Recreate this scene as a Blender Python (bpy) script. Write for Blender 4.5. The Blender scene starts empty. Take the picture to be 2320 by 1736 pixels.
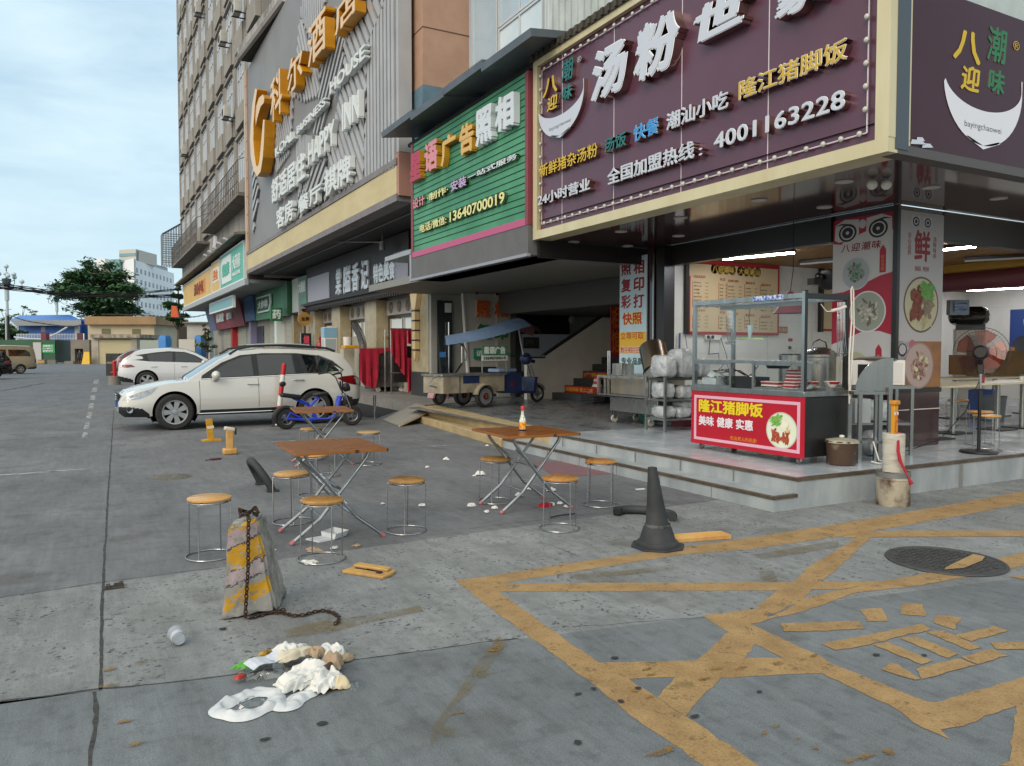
import bpy,bmesh,math,random
from mathutils import Vector,Matrix
random.seed(7)
S=bpy.context.scene
COL=S.collection
R=math.radians
# ------------------------------------------------------------------ camera, sky, sun, exposure
CAM_H=1.53;YAW=R(28.6);FPX=1758.0;CX,CY=1160.0,868.0
PITCH=math.atan((868-797)/FPX)
cam=bpy.data.cameras.new('camera');camo=bpy.data.objects.new('camera',cam);COL.objects.link(camo)
camo.location=(0,0,CAM_H);camo.rotation_euler=(R(90)-PITCH,0,-YAW)
cam.sensor_width=36;cam.lens=36*FPX/2320;cam.clip_end=2000;cam.clip_start=0.05
S.camera=camo
S.view_settings.view_transform='Standard';S.view_settings.look='None'
S.view_settings.exposure=0.25;S.view_settings.gamma=1;S.view_settings.use_curve_mapping=False
SUN_EL,SUN_AZ=R(30),R(-125)
W=bpy.data.worlds.new('World');S.world=W;W.use_nodes=True
nt=W.node_tree;nt.nodes.clear()
def nd(t,k,**kw):
 n=t.nodes.new(k)
 for a,b in kw.items():setattr(n,a,b)
 return n
out=nd(nt,'ShaderNodeOutputWorld');bg=nd(nt,'ShaderNodeBackground');bg.inputs[1].default_value=0.1
sky=nd(nt,'ShaderNodeTexSky',sky_type='NISHITA',sun_disc=False)
sky.sun_elevation=SUN_EL;sky.sun_rotation=SUN_AZ;sky.air_density=1.2;sky.dust_density=1.5;sky.ozone_density=2.0
tc=nd(nt,'ShaderNodeTexCoord');mp=nd(nt,'ShaderNodeMapping');mp.inputs['Scale'].default_value=(2.2,2.2,9.0)
mp.inputs['Rotation'].default_value=(0.10,0.06,0)
ns=nd(nt,'ShaderNodeTexNoise');ns.inputs['Scale'].default_value=1.7;ns.inputs['Detail'].default_value=7;ns.inputs['Roughness'].default_value=0.55
ns.inputs['Distortion'].default_value=0.3
rp=nd(nt,'ShaderNodeValToRGB');rp.color_ramp.elements[0].position=0.34;rp.color_ramp.elements[1].position=0.78
rp.color_ramp.elements[0].color=(0.12,0.12,0.12,1);rp.color_ramp.elements[1].color=(0.9,0.9,0.9,1)
mx=nd(nt,'ShaderNodeMixRGB');mx.inputs[2].default_value=(7.2,8.8,9.4,1)
base=nd(nt,'ShaderNodeMixRGB');base.inputs[0].default_value=0.62;base.inputs[2].default_value=(5.3,7.5,9.0,1)
nt.links.new(tc.outputs['Generated'],mp.inputs[0]);nt.links.new(mp.outputs[0],ns.inputs[0]);nt.links.new(ns.outputs[0],rp.inputs[0])
nt.links.new(sky.outputs[0],base.inputs[1]);nt.links.new(base.outputs[0],mx.inputs[1])
nt.links.new(rp.outputs[0],mx.inputs[0])
# the cloud layer is much brighter on the sun's side of the sky, behind and left of the camera
vd=nd(nt,'ShaderNodeVectorMath',operation='DOT_PRODUCT');vd.inputs[1].default_value=(math.sin(SUN_AZ)*math.cos(R(50)),math.cos(SUN_AZ)*math.cos(R(50)),math.sin(R(50)))
mr_=nd(nt,'ShaderNodeMapRange');mr_.inputs[1].default_value=.35;mr_.inputs[2].default_value=1;mr_.inputs[3].default_value=0;mr_.inputs[4].default_value=1
wm_=nd(nt,'ShaderNodeMixRGB');wm_.inputs[1].default_value=(1,1,1,1);wm_.inputs[2].default_value=(2.6,1.95,1.5,1);nt.links.new(mr_.outputs[0],wm_.inputs[0])
mul_=nd(nt,'ShaderNodeMixRGB',blend_type='MULTIPLY');mul_.inputs[0].default_value=1
nt.links.new(tc.outputs['Generated'],vd.inputs[0]);nt.links.new(vd.outputs['Value'],mr_.inputs[0]);nt.links.new(mx.outputs[0],mul_.inputs[1]);nt.links.new(wm_.outputs[0],mul_.inputs[2]);nt.links.new(mul_.outputs[0],bg.inputs[0]);nt.links.new(bg.outputs[0],out.inputs[0])
sl=bpy.data.lights.new('sun','SUN');sl.energy=1.0;sl.angle=R(30);sl.color=(1,0.95,0.88)
so=bpy.data.objects.new('sun',sl);COL.objects.link(so)
sd=Vector((math.sin(SUN_AZ)*math.cos(SUN_EL),math.cos(SUN_AZ)*math.cos(SUN_EL),math.sin(SUN_EL)))
so.rotation_euler=sd.to_track_quat('Z','Y').to_euler()
# ------------------------------------------------------------------ photo measurements -> world points
_F=Vector((math.sin(YAW)*math.cos(PITCH),math.cos(YAW)*math.cos(PITCH),-math.sin(PITCH)))
_R=Vector((math.cos(YAW),-math.sin(YAW),0));_U=_R.cross(_F);_C=Vector((0,0,CAM_H))
def ray(x,y):return _F*FPX+_R*(x-CX)-_U*(y-CY)
def G(x,y,z=0.0):
 d=ray(x,y);return _C+d*((z-CAM_H)/d.z)
def PX(x,y,X):
 d=ray(x,y);return _C+d*(X/d.x)
def PY(x,y,Y):
 d=ray(x,y);return _C+d*(Y/d.y)
def PD(x,y,D):
 d=ray(x,y);return _C+d*(D/FPX)
 # ------------------------------------------------------------------ colours and materials
def lin(h):
 h=h.lstrip('#');v=[int(h[i:i+2],16)/255 for i in(0,2,4)]
 return tuple(((c+.055)/1.055)**2.4 if c>.04045 else c/12.92 for c in v)+(1,)
def mat(name,col,rough=.6,metal=0.,col2=None,scale=6.,detail=5.,bump=0.,bscale=None,spec=.5,lo=.35,hi=.65,emit=None,es=0,stretch=None,rvar=0.,coat=0.,alpha=1.):
 m=bpy.data.materials.new(name);m.use_nodes=True;t=m.node_tree;b=t.nodes['Principled BSDF']
 c1=lin(col)if isinstance(col,str)else tuple(col)+(1,)*(4-len(col))
 b.inputs['Base Color'].default_value=c1;b.inputs['Roughness'].default_value=rough;b.inputs['Metallic'].default_value=metal
 b.inputs['Specular IOR Level'].default_value=spec;b.inputs['Coat Weight'].default_value=coat;b.inputs['Alpha'].default_value=alpha
 if emit:b.inputs['Emission Color'].default_value=lin(emit);b.inputs['Emission Strength'].default_value=es
 if col2 or bump or rvar:
  tcn=nd(t,'ShaderNodeTexCoord');src=tcn.outputs['Object']
  if stretch:
   mpn=nd(t,'ShaderNodeMapping');mpn.inputs['Scale'].default_value=stretch
   t.links.new(src,mpn.inputs[0]);src=mpn.outputs[0]
  n=nd(t,'ShaderNodeTexNoise');n.inputs['Scale'].default_value=scale;n.inputs['Detail'].default_value=detail
  n.inputs['Roughness'].default_value=.6
  t.links.new(src,n.inputs[0])
  if col2:
   c2=lin(col2)if isinstance(col2,str)else tuple(col2)+(1,)*(4-len(col2))
   r=nd(t,'ShaderNodeValToRGB');r.color_ramp.elements[0].position=lo;r.color_ramp.elements[1].position=hi
   r.color_ramp.elements[0].color=c1;r.color_ramp.elements[1].color=c2
   t.links.new(n.outputs[0],r.inputs[0]);t.links.new(r.outputs[0],b.inputs['Base Color'])
  if rvar:
   mr=nd(t,'ShaderNodeMapRange');mr.inputs[1].default_value=.3;mr.inputs[2].default_value=.7
   mr.inputs[3].default_value=max(0,rough-rvar);mr.inputs[4].default_value=min(1,rough+rvar)
   t.links.new(n.outputs[0],mr.inputs[0]);t.links.new(mr.outputs[0],b.inputs['Roughness'])
  if bump:
   n2=nd(t,'ShaderNodeTexNoise');n2.inputs['Scale'].default_value=bscale or scale*4;n2.inputs['Detail'].default_value=4
   t.links.new(src,n2.inputs[0])
   bp=nd(t,'ShaderNodeBump');bp.inputs['Strength'].default_value=bump;bp.inputs['Distance'].default_value=.02
   t.links.new(n2.outputs[0],bp.inputs['Height']);t.links.new(bp.outputs[0],b.inputs['Normal'])
 return m
def glassmat(name,tint=(.85,.9,.92),amount=.12,rough=.03):
 m=bpy.data.materials.new(name);m.use_nodes=True;t=m.node_tree;t.nodes.clear()
 o=nd(t,'ShaderNodeOutputMaterial');tr=nd(t,'ShaderNodeBsdfTransparent');tr.inputs[0].default_value=tuple(tint)+(1,)
 g=nd(t,'ShaderNodeBsdfGlossy');g.inputs['Roughness'].default_value=rough
 lw_=nd(t,'ShaderNodeLayerWeight');lw_.inputs[0].default_value=.5;fr=nd(t,'ShaderNodeMath',operation='POWER');fr.inputs[1].default_value=5;t.links.new(lw_.outputs['Facing'],fr.inputs[0])
 ad=nd(t,'ShaderNodeMath',operation='ADD');ad.inputs[1].default_value=amount;ad.use_clamp=True
 mxs=nd(t,'ShaderNodeMixShader')
 t.links.new(fr.outputs[0],ad.inputs[0]);t.links.new(ad.outputs[0],mxs.inputs[0])
 t.links.new(tr.outputs[0],mxs.inputs[1]);t.links.new(g.outputs[0],mxs.inputs[2]);t.links.new(mxs.outputs[0],o.inputs[0])
 return m
 # ------------------------------------------------------------------ mesh builder
class MB:
 def __init__(s):s.v=[];s.f=[];s.m=[]
 def add(s,vs,fs,m=0):
  o=len(s.v);s.v+=[Vector(v)for v in vs]
  for f in fs:s.f.append([i+o for i in f]);s.m.append(m)
  return s
 def box(s,x0,x1,y0,y1,z0,z1,m=0):
  vs=[(x,y,z)for x in(x0,x1)for y in(y0,y1)for z in(z0,z1)]
  return s.add(vs,[(0,1,3,2),(4,6,7,5),(0,4,5,1),(2,3,7,6),(0,2,6,4),(1,5,7,3)],m)
 def obox(s,c,sx,sy,sz,rot=None,m=0):
  b=MB().box(-sx/2,sx/2,-sy/2,sy/2,-sz/2,sz/2);M=rot or Matrix.Identity(3)
  return s.add([M@v+Vector(c)for v in b.v],b.f,m)
 def quad(s,a,b,c,d,m=0):return s.add([a,b,c,d],[(0,1,2,3)],m)
 def poly(s,pts,m=0):return s.add(pts,[tuple(range(len(pts)))],m)
 def tube(s,pts,r,n=8,m=0,closed=False,caps=True):
  pts=[Vector(p)for p in pts];k=len(pts);rs=r if isinstance(r,(list,tuple))else[r]*k
  vs=[];up=None
  for i,p in enumerate(pts):
   if closed:d=pts[(i+1)%k]-pts[i-1]
   else:d=pts[min(i+1,k-1)]-pts[max(i-1,0)]
   d.normalize()
   if up is None:
    up=Vector((0,0,1))if abs(d.z)<.9 else Vector((1,0,0))
   a=d.cross(up)
   if a.length<1e-5:a=d.cross(Vector((0,1,0)))
   a.normalize();b=a.cross(d);up=b
   for j in range(n):
    t=2*math.pi*j/n;vs.append(p+(a*math.cos(t)+b*math.sin(t))*rs[i])
  fs=[]
  for i in range(k if closed else k-1):
   for j in range(n):
    q=(i+1)%k
    fs.append((i*n+j,i*n+(j+1)%n,q*n+(j+1)%n,q*n+j))
  if caps and not closed:fs+=[tuple(range(n))[::-1],tuple(range((k-1)*n,k*n))]
  return s.add(vs,fs,m)
 def lathe(s,prof,n=24,m=0,M=None,arc=2*math.pi,c=(0,0,0),caps=False):
  vs=[];full=abs(arc-2*math.pi)<1e-6;cols=n if full else n+1
  for(r,z)in prof:
   for j in range(cols):
    t=arc*j/n;vs.append(Vector((r*math.cos(t),r*math.sin(t),z)))
  fs=[]
  for i in range(len(prof)-1):
   for j in range(n):
    q=(j+1)%cols;fs.append((i*cols+j,i*cols+q,(i+1)*cols+q,(i+1)*cols+j))
  if full and caps:
   if prof[0][0]>1e-6:fs.append(tuple(range(n))[::-1])
   if prof[-1][0]>1e-6:fs.append(tuple(range((len(prof)-1)*cols,len(prof)*cols)))
  return s.add([((M@v)if M else v)+Vector(c)for v in vs],fs,m)
 def prism(s,pts,n,d0,d1,m=0,ms=None):
  n=Vector(n);k=len(pts);a=[Vector(p)+n*d0 for p in pts];b=[Vector(p)+n*d1 for p in pts]
  s.add(a+b,[tuple(range(k))[::-1],tuple(range(k,2*k))],m)
  o=len(s.v)-2*k
  for i in range(k):
   s.f.append([o+i,o+(i+1)%k,o+k+(i+1)%k,o+k+i]);s.m.append(m if ms is None else ms)
  return s
 def ball(s,c,r,n=10,m=0,sc=(1,1,1)):
  pr=[(r*math.sin(math.pi*i/(n//2+1)),-r*math.cos(math.pi*i/(n//2+1)))for i in range(n//2+2)]
  pr[0]=(1e-4*r,pr[0][1]);pr[-1]=(1e-4*r,pr[-1][1])
  return s.lathe(pr,n,m,Matrix.Diagonal(Vector(sc)),c=c)
 def mesh(s,other,M,m=None,off=0):
  s.add([M@v for v in other.v],[],0);o=len(s.v)-len(other.v)
  for f,mm in zip(other.f,other.m):s.f.append([i+o for i in f]);s.m.append(mm+off if m is None else m)
  return s
 def text(s,body,O,Rt,Up,w,h,depth=.01,bold=0.,m=0,ms=None,z0=0.,shear=0.,res=3,spc=1.,lsp=1.,fit=None):
 # lettering fitted into a w x h rectangle whose lower left corner is O; heavy strokes come from shifted copies
  vs,fs,ns_=textmesh(body,0,shear,res,spc,lsp);fit=bold if fit is None else fit
  x0=min(v[0]for v in vs)-fit;x1=max(v[0]for v in vs)+fit;y0=min(v[1]for v in vs)-fit;y1=max(v[1]for v in vs)+fit
  O=Vector(O);Rt=Vector(Rt);Up=Vector(Up);N=Rt.cross(Up)
  kx=w/(x1-x0);ky=h/(y1-y0);q=bold*.95
  sh=[(0,0)]if bold<.008 else[(q*.93,q*.35),(-q*.33,q*.95),(-q*.97,-q*.31),(q*.37,-q*.91)]+([(q*.02,-q*.03)]if bold>.03 else[])
  for i,(dx,dy)in enumerate(sh):
   o=len(s.v);e=depth*(1-.004*i)-.0001*i*(depth>.004)
   for v in vs:s.v.append(O+Rt*((v[0]+dx-x0)*kx)+Up*((v[1]+dy-y0)*ky)+N*(z0+e*(v[2]+.5)))
   for f,qq in zip(fs,ns_):s.f.append([i_+o for i_ in f]);s.m.append(m if(ms is None or qq)else ms)
  return s
_tc={}
def textmesh(body,bold,shear,res,spc,lsp):
 key=(body,bold,shear,res,spc,lsp)
 if key not in _tc:
  c=bpy.data.curves.new('lettering','FONT');c.body=body;c.extrude=.5;c.offset=bold;c.shear=shear;c.resolution_u=res
  c.space_character=spc;c.space_line=lsp;c.align_x='CENTER' if '\n' in body else 'LEFT'
  o=bpy.data.objects.new('lettering',c);COL.objects.link(o)
  dg=bpy.context.evaluated_depsgraph_get();me=bpy.data.meshes.new_from_object(o.evaluated_get(dg))
  _tc[key]=([tuple(v.co)for v in me.vertices],[tuple(p.vertices)for p in me.polygons],[abs(p.normal.z)>.7 for p in me.polygons])
  bpy.data.objects.remove(o);bpy.data.meshes.remove(me);bpy.data.curves.remove(c)
 return _tc[key]
OFF={}
def tagset(o,label=None,cat=None,group=None,kind=None):
 for k,v in(('label',label),('category',cat),('group',group),('kind',kind)):
  if v:o[k]=v
 return o
def thing(name,label,cat,loc=(0,0,0),rz=0.,group=None):
 o=bpy.data.objects.new(name,None);COL.objects.link(o);o.location=loc;o.rotation_euler=(0,0,rz)
 o.empty_display_size=.2;OFF[o.name]=Vector(loc)
 return tagset(o,label,cat,group)
def build(mb,name,mats,parent=None,world=False,ang=35,bev=0.,sub=0,origin=None,label=None,cat=None,group=None,kind=None,rz=0.):
 me=bpy.data.meshes.new(name)
 off=Vector((0,0,0))
 if world:off=OFF[parent.name]if parent is not None else Vector(origin or(0,0,0))
 me.from_pydata([tuple(v-off)for v in mb.v],[],mb.f)
 if not isinstance(mats,(list,tuple)):mats=[mats]
 for m in mats:me.materials.append(m)
 me.polygons.foreach_set('material_index',mb.m)
 bm=bmesh.new();bm.from_mesh(me)
 lv_=[v for v in bm.verts if not v.link_faces]
 if lv_:bmesh.ops.delete(bm,geom=lv_,context='VERTS')
 if sub:bmesh.ops.remove_doubles(bm,verts=bm.verts[:],dist=1e-5)
 bmesh.ops.recalc_face_normals(bm,faces=bm.faces[:]);bm.to_mesh(me);bm.free()
 me.polygons.foreach_set('use_smooth',[True]*len(me.polygons));me.set_sharp_from_angle(angle=R(ang));me.update()
 o=bpy.data.objects.new(name,me);COL.objects.link(o)
 if parent is not None:o.parent=parent
 elif origin is not None:o.location=origin
 o.rotation_euler=(0,0,rz)
 OFF[o.name]=off if world else Vector((0,0,0))
 if sub:q=o.modifiers.new('soft','SUBSURF');q.levels=q.render_levels=sub
 if bev:
  b=o.modifiers.new('edge','BEVEL');b.width=bev;b.segments=2;b.limit_method='ANGLE';b.angle_limit=R(40)
 return tagset(o,label,cat,group,kind)
def dup(root,loc,rz=0.,label=None,group=None):
 r=root.copy();COL.objects.link(r);r.location=loc;r.rotation_euler=(0,0,rz)
 if label:r['label']=label
 if group:r['group']=group
 for ch in list(root.children):
  c=ch.copy();COL.objects.link(c);c.parent=r
  for g in list(ch.children):
   d=g.copy();COL.objects.link(d);d.parent=c
 return r
XF=(Vector((0,-1,0)),Vector((0,0,1)))
YF=(Vector((1,0,0)),Vector((0,0,1)))
def xbox(x0,y0,x1,y1,X):
 a=PX(x0,y0,X);b=PX(x1,y1,X);return Vector((X,a.y,a.z)),a.y-b.y,b.z-a.z
 # ================================================================== ground
def concrete(name,dark,light,speck=0.,pits=0.,rough=.8,bump=.25):
 m=bpy.data.materials.new(name);m.use_nodes=True;t=m.node_tree;b=t.nodes['Principled BSDF']
 b.inputs['Roughness'].default_value=rough;b.inputs['Specular IOR Level'].default_value=.35
 g=nd(t,'ShaderNodeTexCoord').outputs['Object']
 def noise(sc,det=5,ro=.6,stretch=None):
  n=nd(t,'ShaderNodeTexNoise');n.inputs['Scale'].default_value=sc;n.inputs['Detail'].default_value=det;n.inputs['Roughness'].default_value=ro
  if stretch:
   q=nd(t,'ShaderNodeMapping');q.inputs['Scale'].default_value=stretch;t.links.new(g,q.inputs[0]);t.links.new(q.outputs[0],n.inputs[0])
  else:t.links.new(g,n.inputs[0])
  return n.outputs[0]
 def ramp(src,a,b_,c1,c2):
  r=nd(t,'ShaderNodeValToRGB');r.color_ramp.elements[0].position=a;r.color_ramp.elements[1].position=b_
  r.color_ramp.elements[0].color=c1;r.color_ramp.elements[1].color=c2;t.links.new(src,r.inputs[0]);return r.outputs[0]
 def mul(a,c,f=1.):
  q=nd(t,'ShaderNodeMixRGB',blend_type='MULTIPLY');q.inputs[0].default_value=f;t.links.new(a,q.inputs[1]);t.links.new(c,q.inputs[2]);return q.outputs[0]
 k=ramp(noise(.55,6,.62),.33,.68,lin(dark),lin(light))
 k=mul(k,ramp(noise(2.3,6,.7,(1,.35,1)),.3,.62,(.78,.78,.77,1),(1.08,1.08,1.08,1)))
 k=mul(k,ramp(noise(9,5,.7),.36,.5,(.80,.80,.80,1),(1,1,1,1)))
 k=mul(k,ramp(noise(1.1,3,.5),.60,.68,(1,1,1,1),(.72,.70,.68,1)))
 k=mul(k,ramp(noise(3,8,.75,(6,.5,1)),.35,.65,(.86,.86,.86,1),(1.10,1.10,1.09,1)))
 k=mul(k,ramp(noise(.9,7,.7),.56,.66,(1,1,1,1),(.80,.79,.77,1)))
 k=mul(k,ramp(noise(22,6,.8),.60,.72,(1,1,1,1),(.74,.73,.72,1)))
 fine=noise(150,3,.7)
 k=mul(k,ramp(fine,.3,.7,(.68,.68,.68,1),(1.30,1.30,1.30,1)))
 k=mul(k,ramp(noise(320,2,.5),.62,.70,(1,1,1,1),(1.5,1.5,1.5,1)))
 if speck:
  v=nd(t,'ShaderNodeTexVoronoi');v.inputs['Scale'].default_value=55;t.links.new(g,v.inputs[0])
  mask=ramp(noise(3.5,4,.6),.42,.56,(0,0,0,1),(1,1,1,1))
  sp=ramp(v.outputs['Color'],.10,.26,(.34,.34,.36,1),(1.1,1.1,1.1,1))
  q=nd(t,'ShaderNodeMixRGB',blend_type='MULTIPLY');t.links.new(mask,q.inputs[0]);t.links.new(k,q.inputs[1]);t.links.new(sp,q.inputs[2]);k=q.outputs[0]
 if pits:
  v=nd(t,'ShaderNodeTexVoronoi');v.inputs['Scale'].default_value=9;t.links.new(g,v.inputs[0])
  k=mul(k,ramp(v.outputs['Distance'],.045,.07,(.45,.45,.45,1),(1,1,1,1)),pits)
 t.links.new(k,b.inputs['Base Color'])
 bp=nd(t,'ShaderNodeBump');bp.inputs['Strength'].default_value=bump;bp.inputs['Distance'].default_value=.012
 t.links.new(noise(60,6,.7),bp.inputs['Height']);t.links.new(bp.outputs[0],b.inputs['Normal'])
 return m
M_front=concrete('concrete_front','#65696c','#767a7d',pits=.2)
M_mid=concrete('concrete_rough','#727475','#888a8a',speck=1,bump=.5)
M_back=concrete('concrete_back','#616266','#757678')
M_far=concrete('asphalt_far','#60646a','#6d7177')
gm=MB();BIG=320
rows=[lambda x:-BIG,lambda x:3.93-.185*x,lambda x:5.74+.04*x,lambda x:26,lambda x:BIG]
xs=[-BIG,-12,0,12,BIG]
for i in range(4):
 for a,b2 in zip(xs,xs[1:]):
  ca,cb=max(-12,min(12,a)),max(-12,min(12,b2))
  gm.poly([(a,rows[i](ca),0),(b2,rows[i](cb),0),(b2,rows[i+1](cb),0),(a,rows[i+1](ca),0)],i)
build(gm,'ground',[M_front,M_mid,M_back,M_far],kind='structure')
# slab joints and cracks
M_crack=mat('crack','#2b2a29',.95,col2='#454443',scale=30)
cm=MB()
def crack(pts,w0=.008,w1=.02,wob=.014,z=.0008):
 P=[G(*p)for p in pts];Q=[]
 for a,b in zip(P,P[1:]):
  n=max(2,int((b-a).length/.06))
  for i in range(n):Q.append(a.lerp(b,i/n))
 Q.append(P[-1]);L=[];Rr=[];wv=0
 for i,p in enumerate(Q):
  d=(Q[min(i+1,len(Q)-1)]-Q[max(i-1,0)]).normalized();n=Vector((-d.y,d.x,0));wv=wv*.8+random.uniform(-wob,wob)*.5
  w=random.uniform(w0,w1)/2;L.append(p+n*(wv+w));Rr.append(p+n*(wv-w))
 for i in range(len(Q)-1):
  cm.quad(*[Vector((v.x,v.y,z))for v in(L[i],L[i+1],Rr[i+1],Rr[i])])
crack([(203,1736),(216,1567)],.012,.026,.010)
crack([(227,1565),(233,1318),(245,1120),(255,969),(258,930)],.012,.022,.004)
crack([(0,1590),(120,1576),(227,1562),(400,1544),(577,1522),(690,1508)],.006,.02)
crack([(797,1497),(1000,1469),(1175,1447)],.005,.02)
crack([(0,1354),(233,1319),(497,1286)],.004,.012)
crack([(1062,1199),(1149,1187),(1337,1166),(1466,1152),(1622,1133)],.004,.014)
crack([(1300,1420),(1500,1407),(1600,1398)],.003,.006)
crack([(0,998),(120,992),(255,985)],.01,.03)
crack([(1220,1226),(1280,1250),(1310,1262)],.003,.01)
crack([(1070,1014),(1113,1014.5)],.006,.012)
crack([(0,887),(100,868),(200,866),(320,862)],.10,.22,.05)
build(cm,'ground_joint',M_crack,kind='structure')
def paintmat(name,c1,c2,wear=.40,sc=7,soft=.04,top=1):
 m=mat(name,c1,.75,col2=c2,scale=5,bump=.3,bscale=90);t=m.node_tree;b=t.nodes['Principled BSDF']
 g=nd(t,'ShaderNodeTexCoord').outputs['Object'];n=nd(t,'ShaderNodeTexNoise');n.inputs['Scale'].default_value=sc;n.inputs['Detail'].default_value=9;n.inputs['Roughness'].default_value=.78
 r=nd(t,'ShaderNodeValToRGB');r.color_ramp.elements[0].position=wear-soft;r.color_ramp.elements[1].position=wear+soft;r.color_ramp.elements[1].color=(top,top,top,1)
 t.links.new(g,n.inputs[0]);t.links.new(n.outputs[0],r.inputs[0]);t.links.new(r.outputs[0],b.inputs['Alpha']);return m
 # faint pale scuffs, stains, paint drips
M_scuff=mat('pale_scuff','#a5a6a6',.9,col2='#76787a',scale=14,lo=.4,hi=.6)
sm_=MB()
def blot(mb,px,rx,ry,n=18,z=.0025,m=0,jag=.3,rz=0):
 c=G(*px);ps=[]
 for i in range(n):
  t=2*math.pi*i/n;k=1+random.uniform(-jag,jag);x,y=rx*k*math.cos(t),ry*k*math.sin(t)
  ps.append((c.x+x*math.cos(rz)-y*math.sin(rz),c.y+x*math.sin(rz)+y*math.cos(rz),z))
 mb.poly(ps,m)
for p,a,b in(((30,1075),.45,.06),((130,1067),.3,.05),((640,1000),.3,.03),((590,973),.25,.03),((420,1000),.2,.02),((1000,1010),.2,.04)):blot(sm_,p,a,b)
dashes=MB()
for y0,y1 in((860,870),(878,888),(896,906),(914,926),(934,948),(956,972),(980,992)):
 f=lambda y:222-(y-850)*.21;dashes.poly([G(f(y0)-6,y0,.004),G(f(y0)+4,y0,.004),G(f(y1)+5,y1,.004),G(f(y1)-7,y1,.004)])
build(dashes,'parking_line',paintmat('worn_white_paint','#a9aaa9','#b9bab8',.50,6),kind='structure')
build(sm_,'ground_scuff',M_scuff,kind='structure')
M_yel=paintmat('worn_road_paint','#8d7048','#a48558',.37,9,.07)
for q_ in(M_yel,):
 t_=q_.node_tree;b_=t_.nodes['Principled BSDF'];src_=b_.inputs['Base Color'].links[0].from_socket;g_=nd(t_,'ShaderNodeTexCoord').outputs['Object'];n_=nd(t_,'ShaderNodeTexNoise');n_.inputs['Scale'].default_value=75;n_.inputs['Detail'].default_value=6;r_=nd(t_,'ShaderNodeValToRGB');r_.color_ramp.elements[0].position=.36;r_.color_ramp.elements[1].position=.52;r_.color_ramp.elements[0].color=(.78,.76,.73,1);m_q=nd(t_,'ShaderNodeMixRGB',blend_type='MULTIPLY');m_q.inputs[0].default_value=1;t_.links.new(g_,n_.inputs[0]);t_.links.new(n_.outputs[0],r_.inputs[0]);t_.links.new(src_,m_q.inputs[1]);t_.links.new(r_.outputs[0],m_q.inputs[2]);t_.links.new(m_q.outputs[0],b_.inputs['Base Color'])
M_yelo=paintmat('faded_old_paint','#7d6a42','#75663f',.52,3,.12,.55)
M_yelb=paintmat('paint_drip','#8f6a2a','#755a30',.46,26,.1,.9)
mk=MB();_z=[.0012]
def Z6(x,y):return(1000+x*.40687,1180+y*.40687)
def Z5(x,y):return(1820+x*.29976,1240+y*.29976)
def strip(pts,m=0):
 _z[0]+=.00012;P=[]
 Q=[G(*p)for p in pts]
 for a,b in zip(Q,Q[1:]+Q[:1]):
  n=max(1,int((b-a).length/.04))
  for i in range(n):
   q=a.lerp(b,i/n);j=.007 if i else .003
   P.append((q.x+random.uniform(-j,j),q.y+random.uniform(-j,j),_z[0]))
 mk.poly(P,m)
strip([(1033,1316),(1135,1302),(1285,1277),(1500,1247),(1700,1219),(1900,1187),(2130,1148),(2322,1113),(2322,1141),(2130,1177),(1900,1216),(1700,1245),(1553,1256),(1285,1298),(1150,1320),(1100,1331)])
strip([Z6(330,352),Z6(1000,346),Z6(1600,344),Z6(1960,343),Z6(2212,341),(1970,1319),(1970,1329),Z6(2212,372),Z6(2060,383),Z6(1860,388),Z6(1000,393),Z6(320,396),Z6(200,345)])
strip([Z6(82,336),Z6(290,500),Z6(620,740),Z6(900,960),Z6(1090,1110),Z6(1300,1250),Z6(1465,1370),Z6(1775,1370),Z6(1360,1090),Z6(1200,990),Z6(1040,880),Z6(880,790),Z6(600,600),Z6(320,395),Z6(260,320)])
strip([Z6(880,792),Z6(1430,778),Z6(1680,768),Z6(1900,764),Z6(2060,740),Z6(2130,850),Z6(1900,857),Z6(1560,876),Z6(1300,871),Z6(1040,882)])
strip([Z6(1200,988),Z6(1290,880),Z6(1330,850),Z6(1590,840),Z6(1550,880),Z6(1360,1088)])
strip([Z6(1425,780),Z6(1605,618),Z6(1700,600),Z6(1755,685),Z6(1680,770)])
strip([Z6(1450,530),Z6(1740,495),Z6(1870,430),Z6(1800,560),Z6(1720,576),Z6(1760,690),Z6(1605,625)])
strip([Z6(1740,497),Z6(1870,388),Z6(1960,343),Z6(2040,260),(1948,1216),(1990,1202),Z6(2212,260),Z6(2060,385),Z6(2020,430),Z6(1860,520)])
strip([Z6(1710,577),Z6(1900,510),(1818,1356),(1830,1355),Z5(290,325),Z5(600,257),Z5(920,200),Z5(1040,182),Z5(1480,87),Z5(1680,38),Z5(1680,142),Z5(1200,232),Z5(880,292),Z5(400,345),Z5(0,487)])
strip([Z5(0,300),Z5(160,262),Z5(470,263),Z5(620,258),Z5(270,324),Z5(75,322)])
strip([Z6(1720,577),Z6(2120,762),Z5(170,860),Z5(480,985),Z5(880,1150),Z5(940,1171),Z5(1000,1175),Z5(1260,1100),Z5(1680,978),Z5(1680,1172),Z5(1610,1202),Z5(1380,1275),Z5(1220,1357),Z5(1040,1385),Z5(1110,1455),Z5(900,1365),Z5(640,1190),Z5(330,1050),Z5(140,955),Z6(2120,850),Z6(1900,765),Z6(1750,690)])
strip([Z5(1610,1202),Z5(1690,1170),Z5(1690,1670),Z5(1480,1655),Z5(1555,1620),Z5(1562,1480)])
strip([(1919,1207),(2060,1203),(2322,1203),(2322,1216),(2060,1217),(1910,1219)])
strip([Z5(1560,225),Z5(1680,215),Z5(1680,250),Z5(1640,240)])
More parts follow.
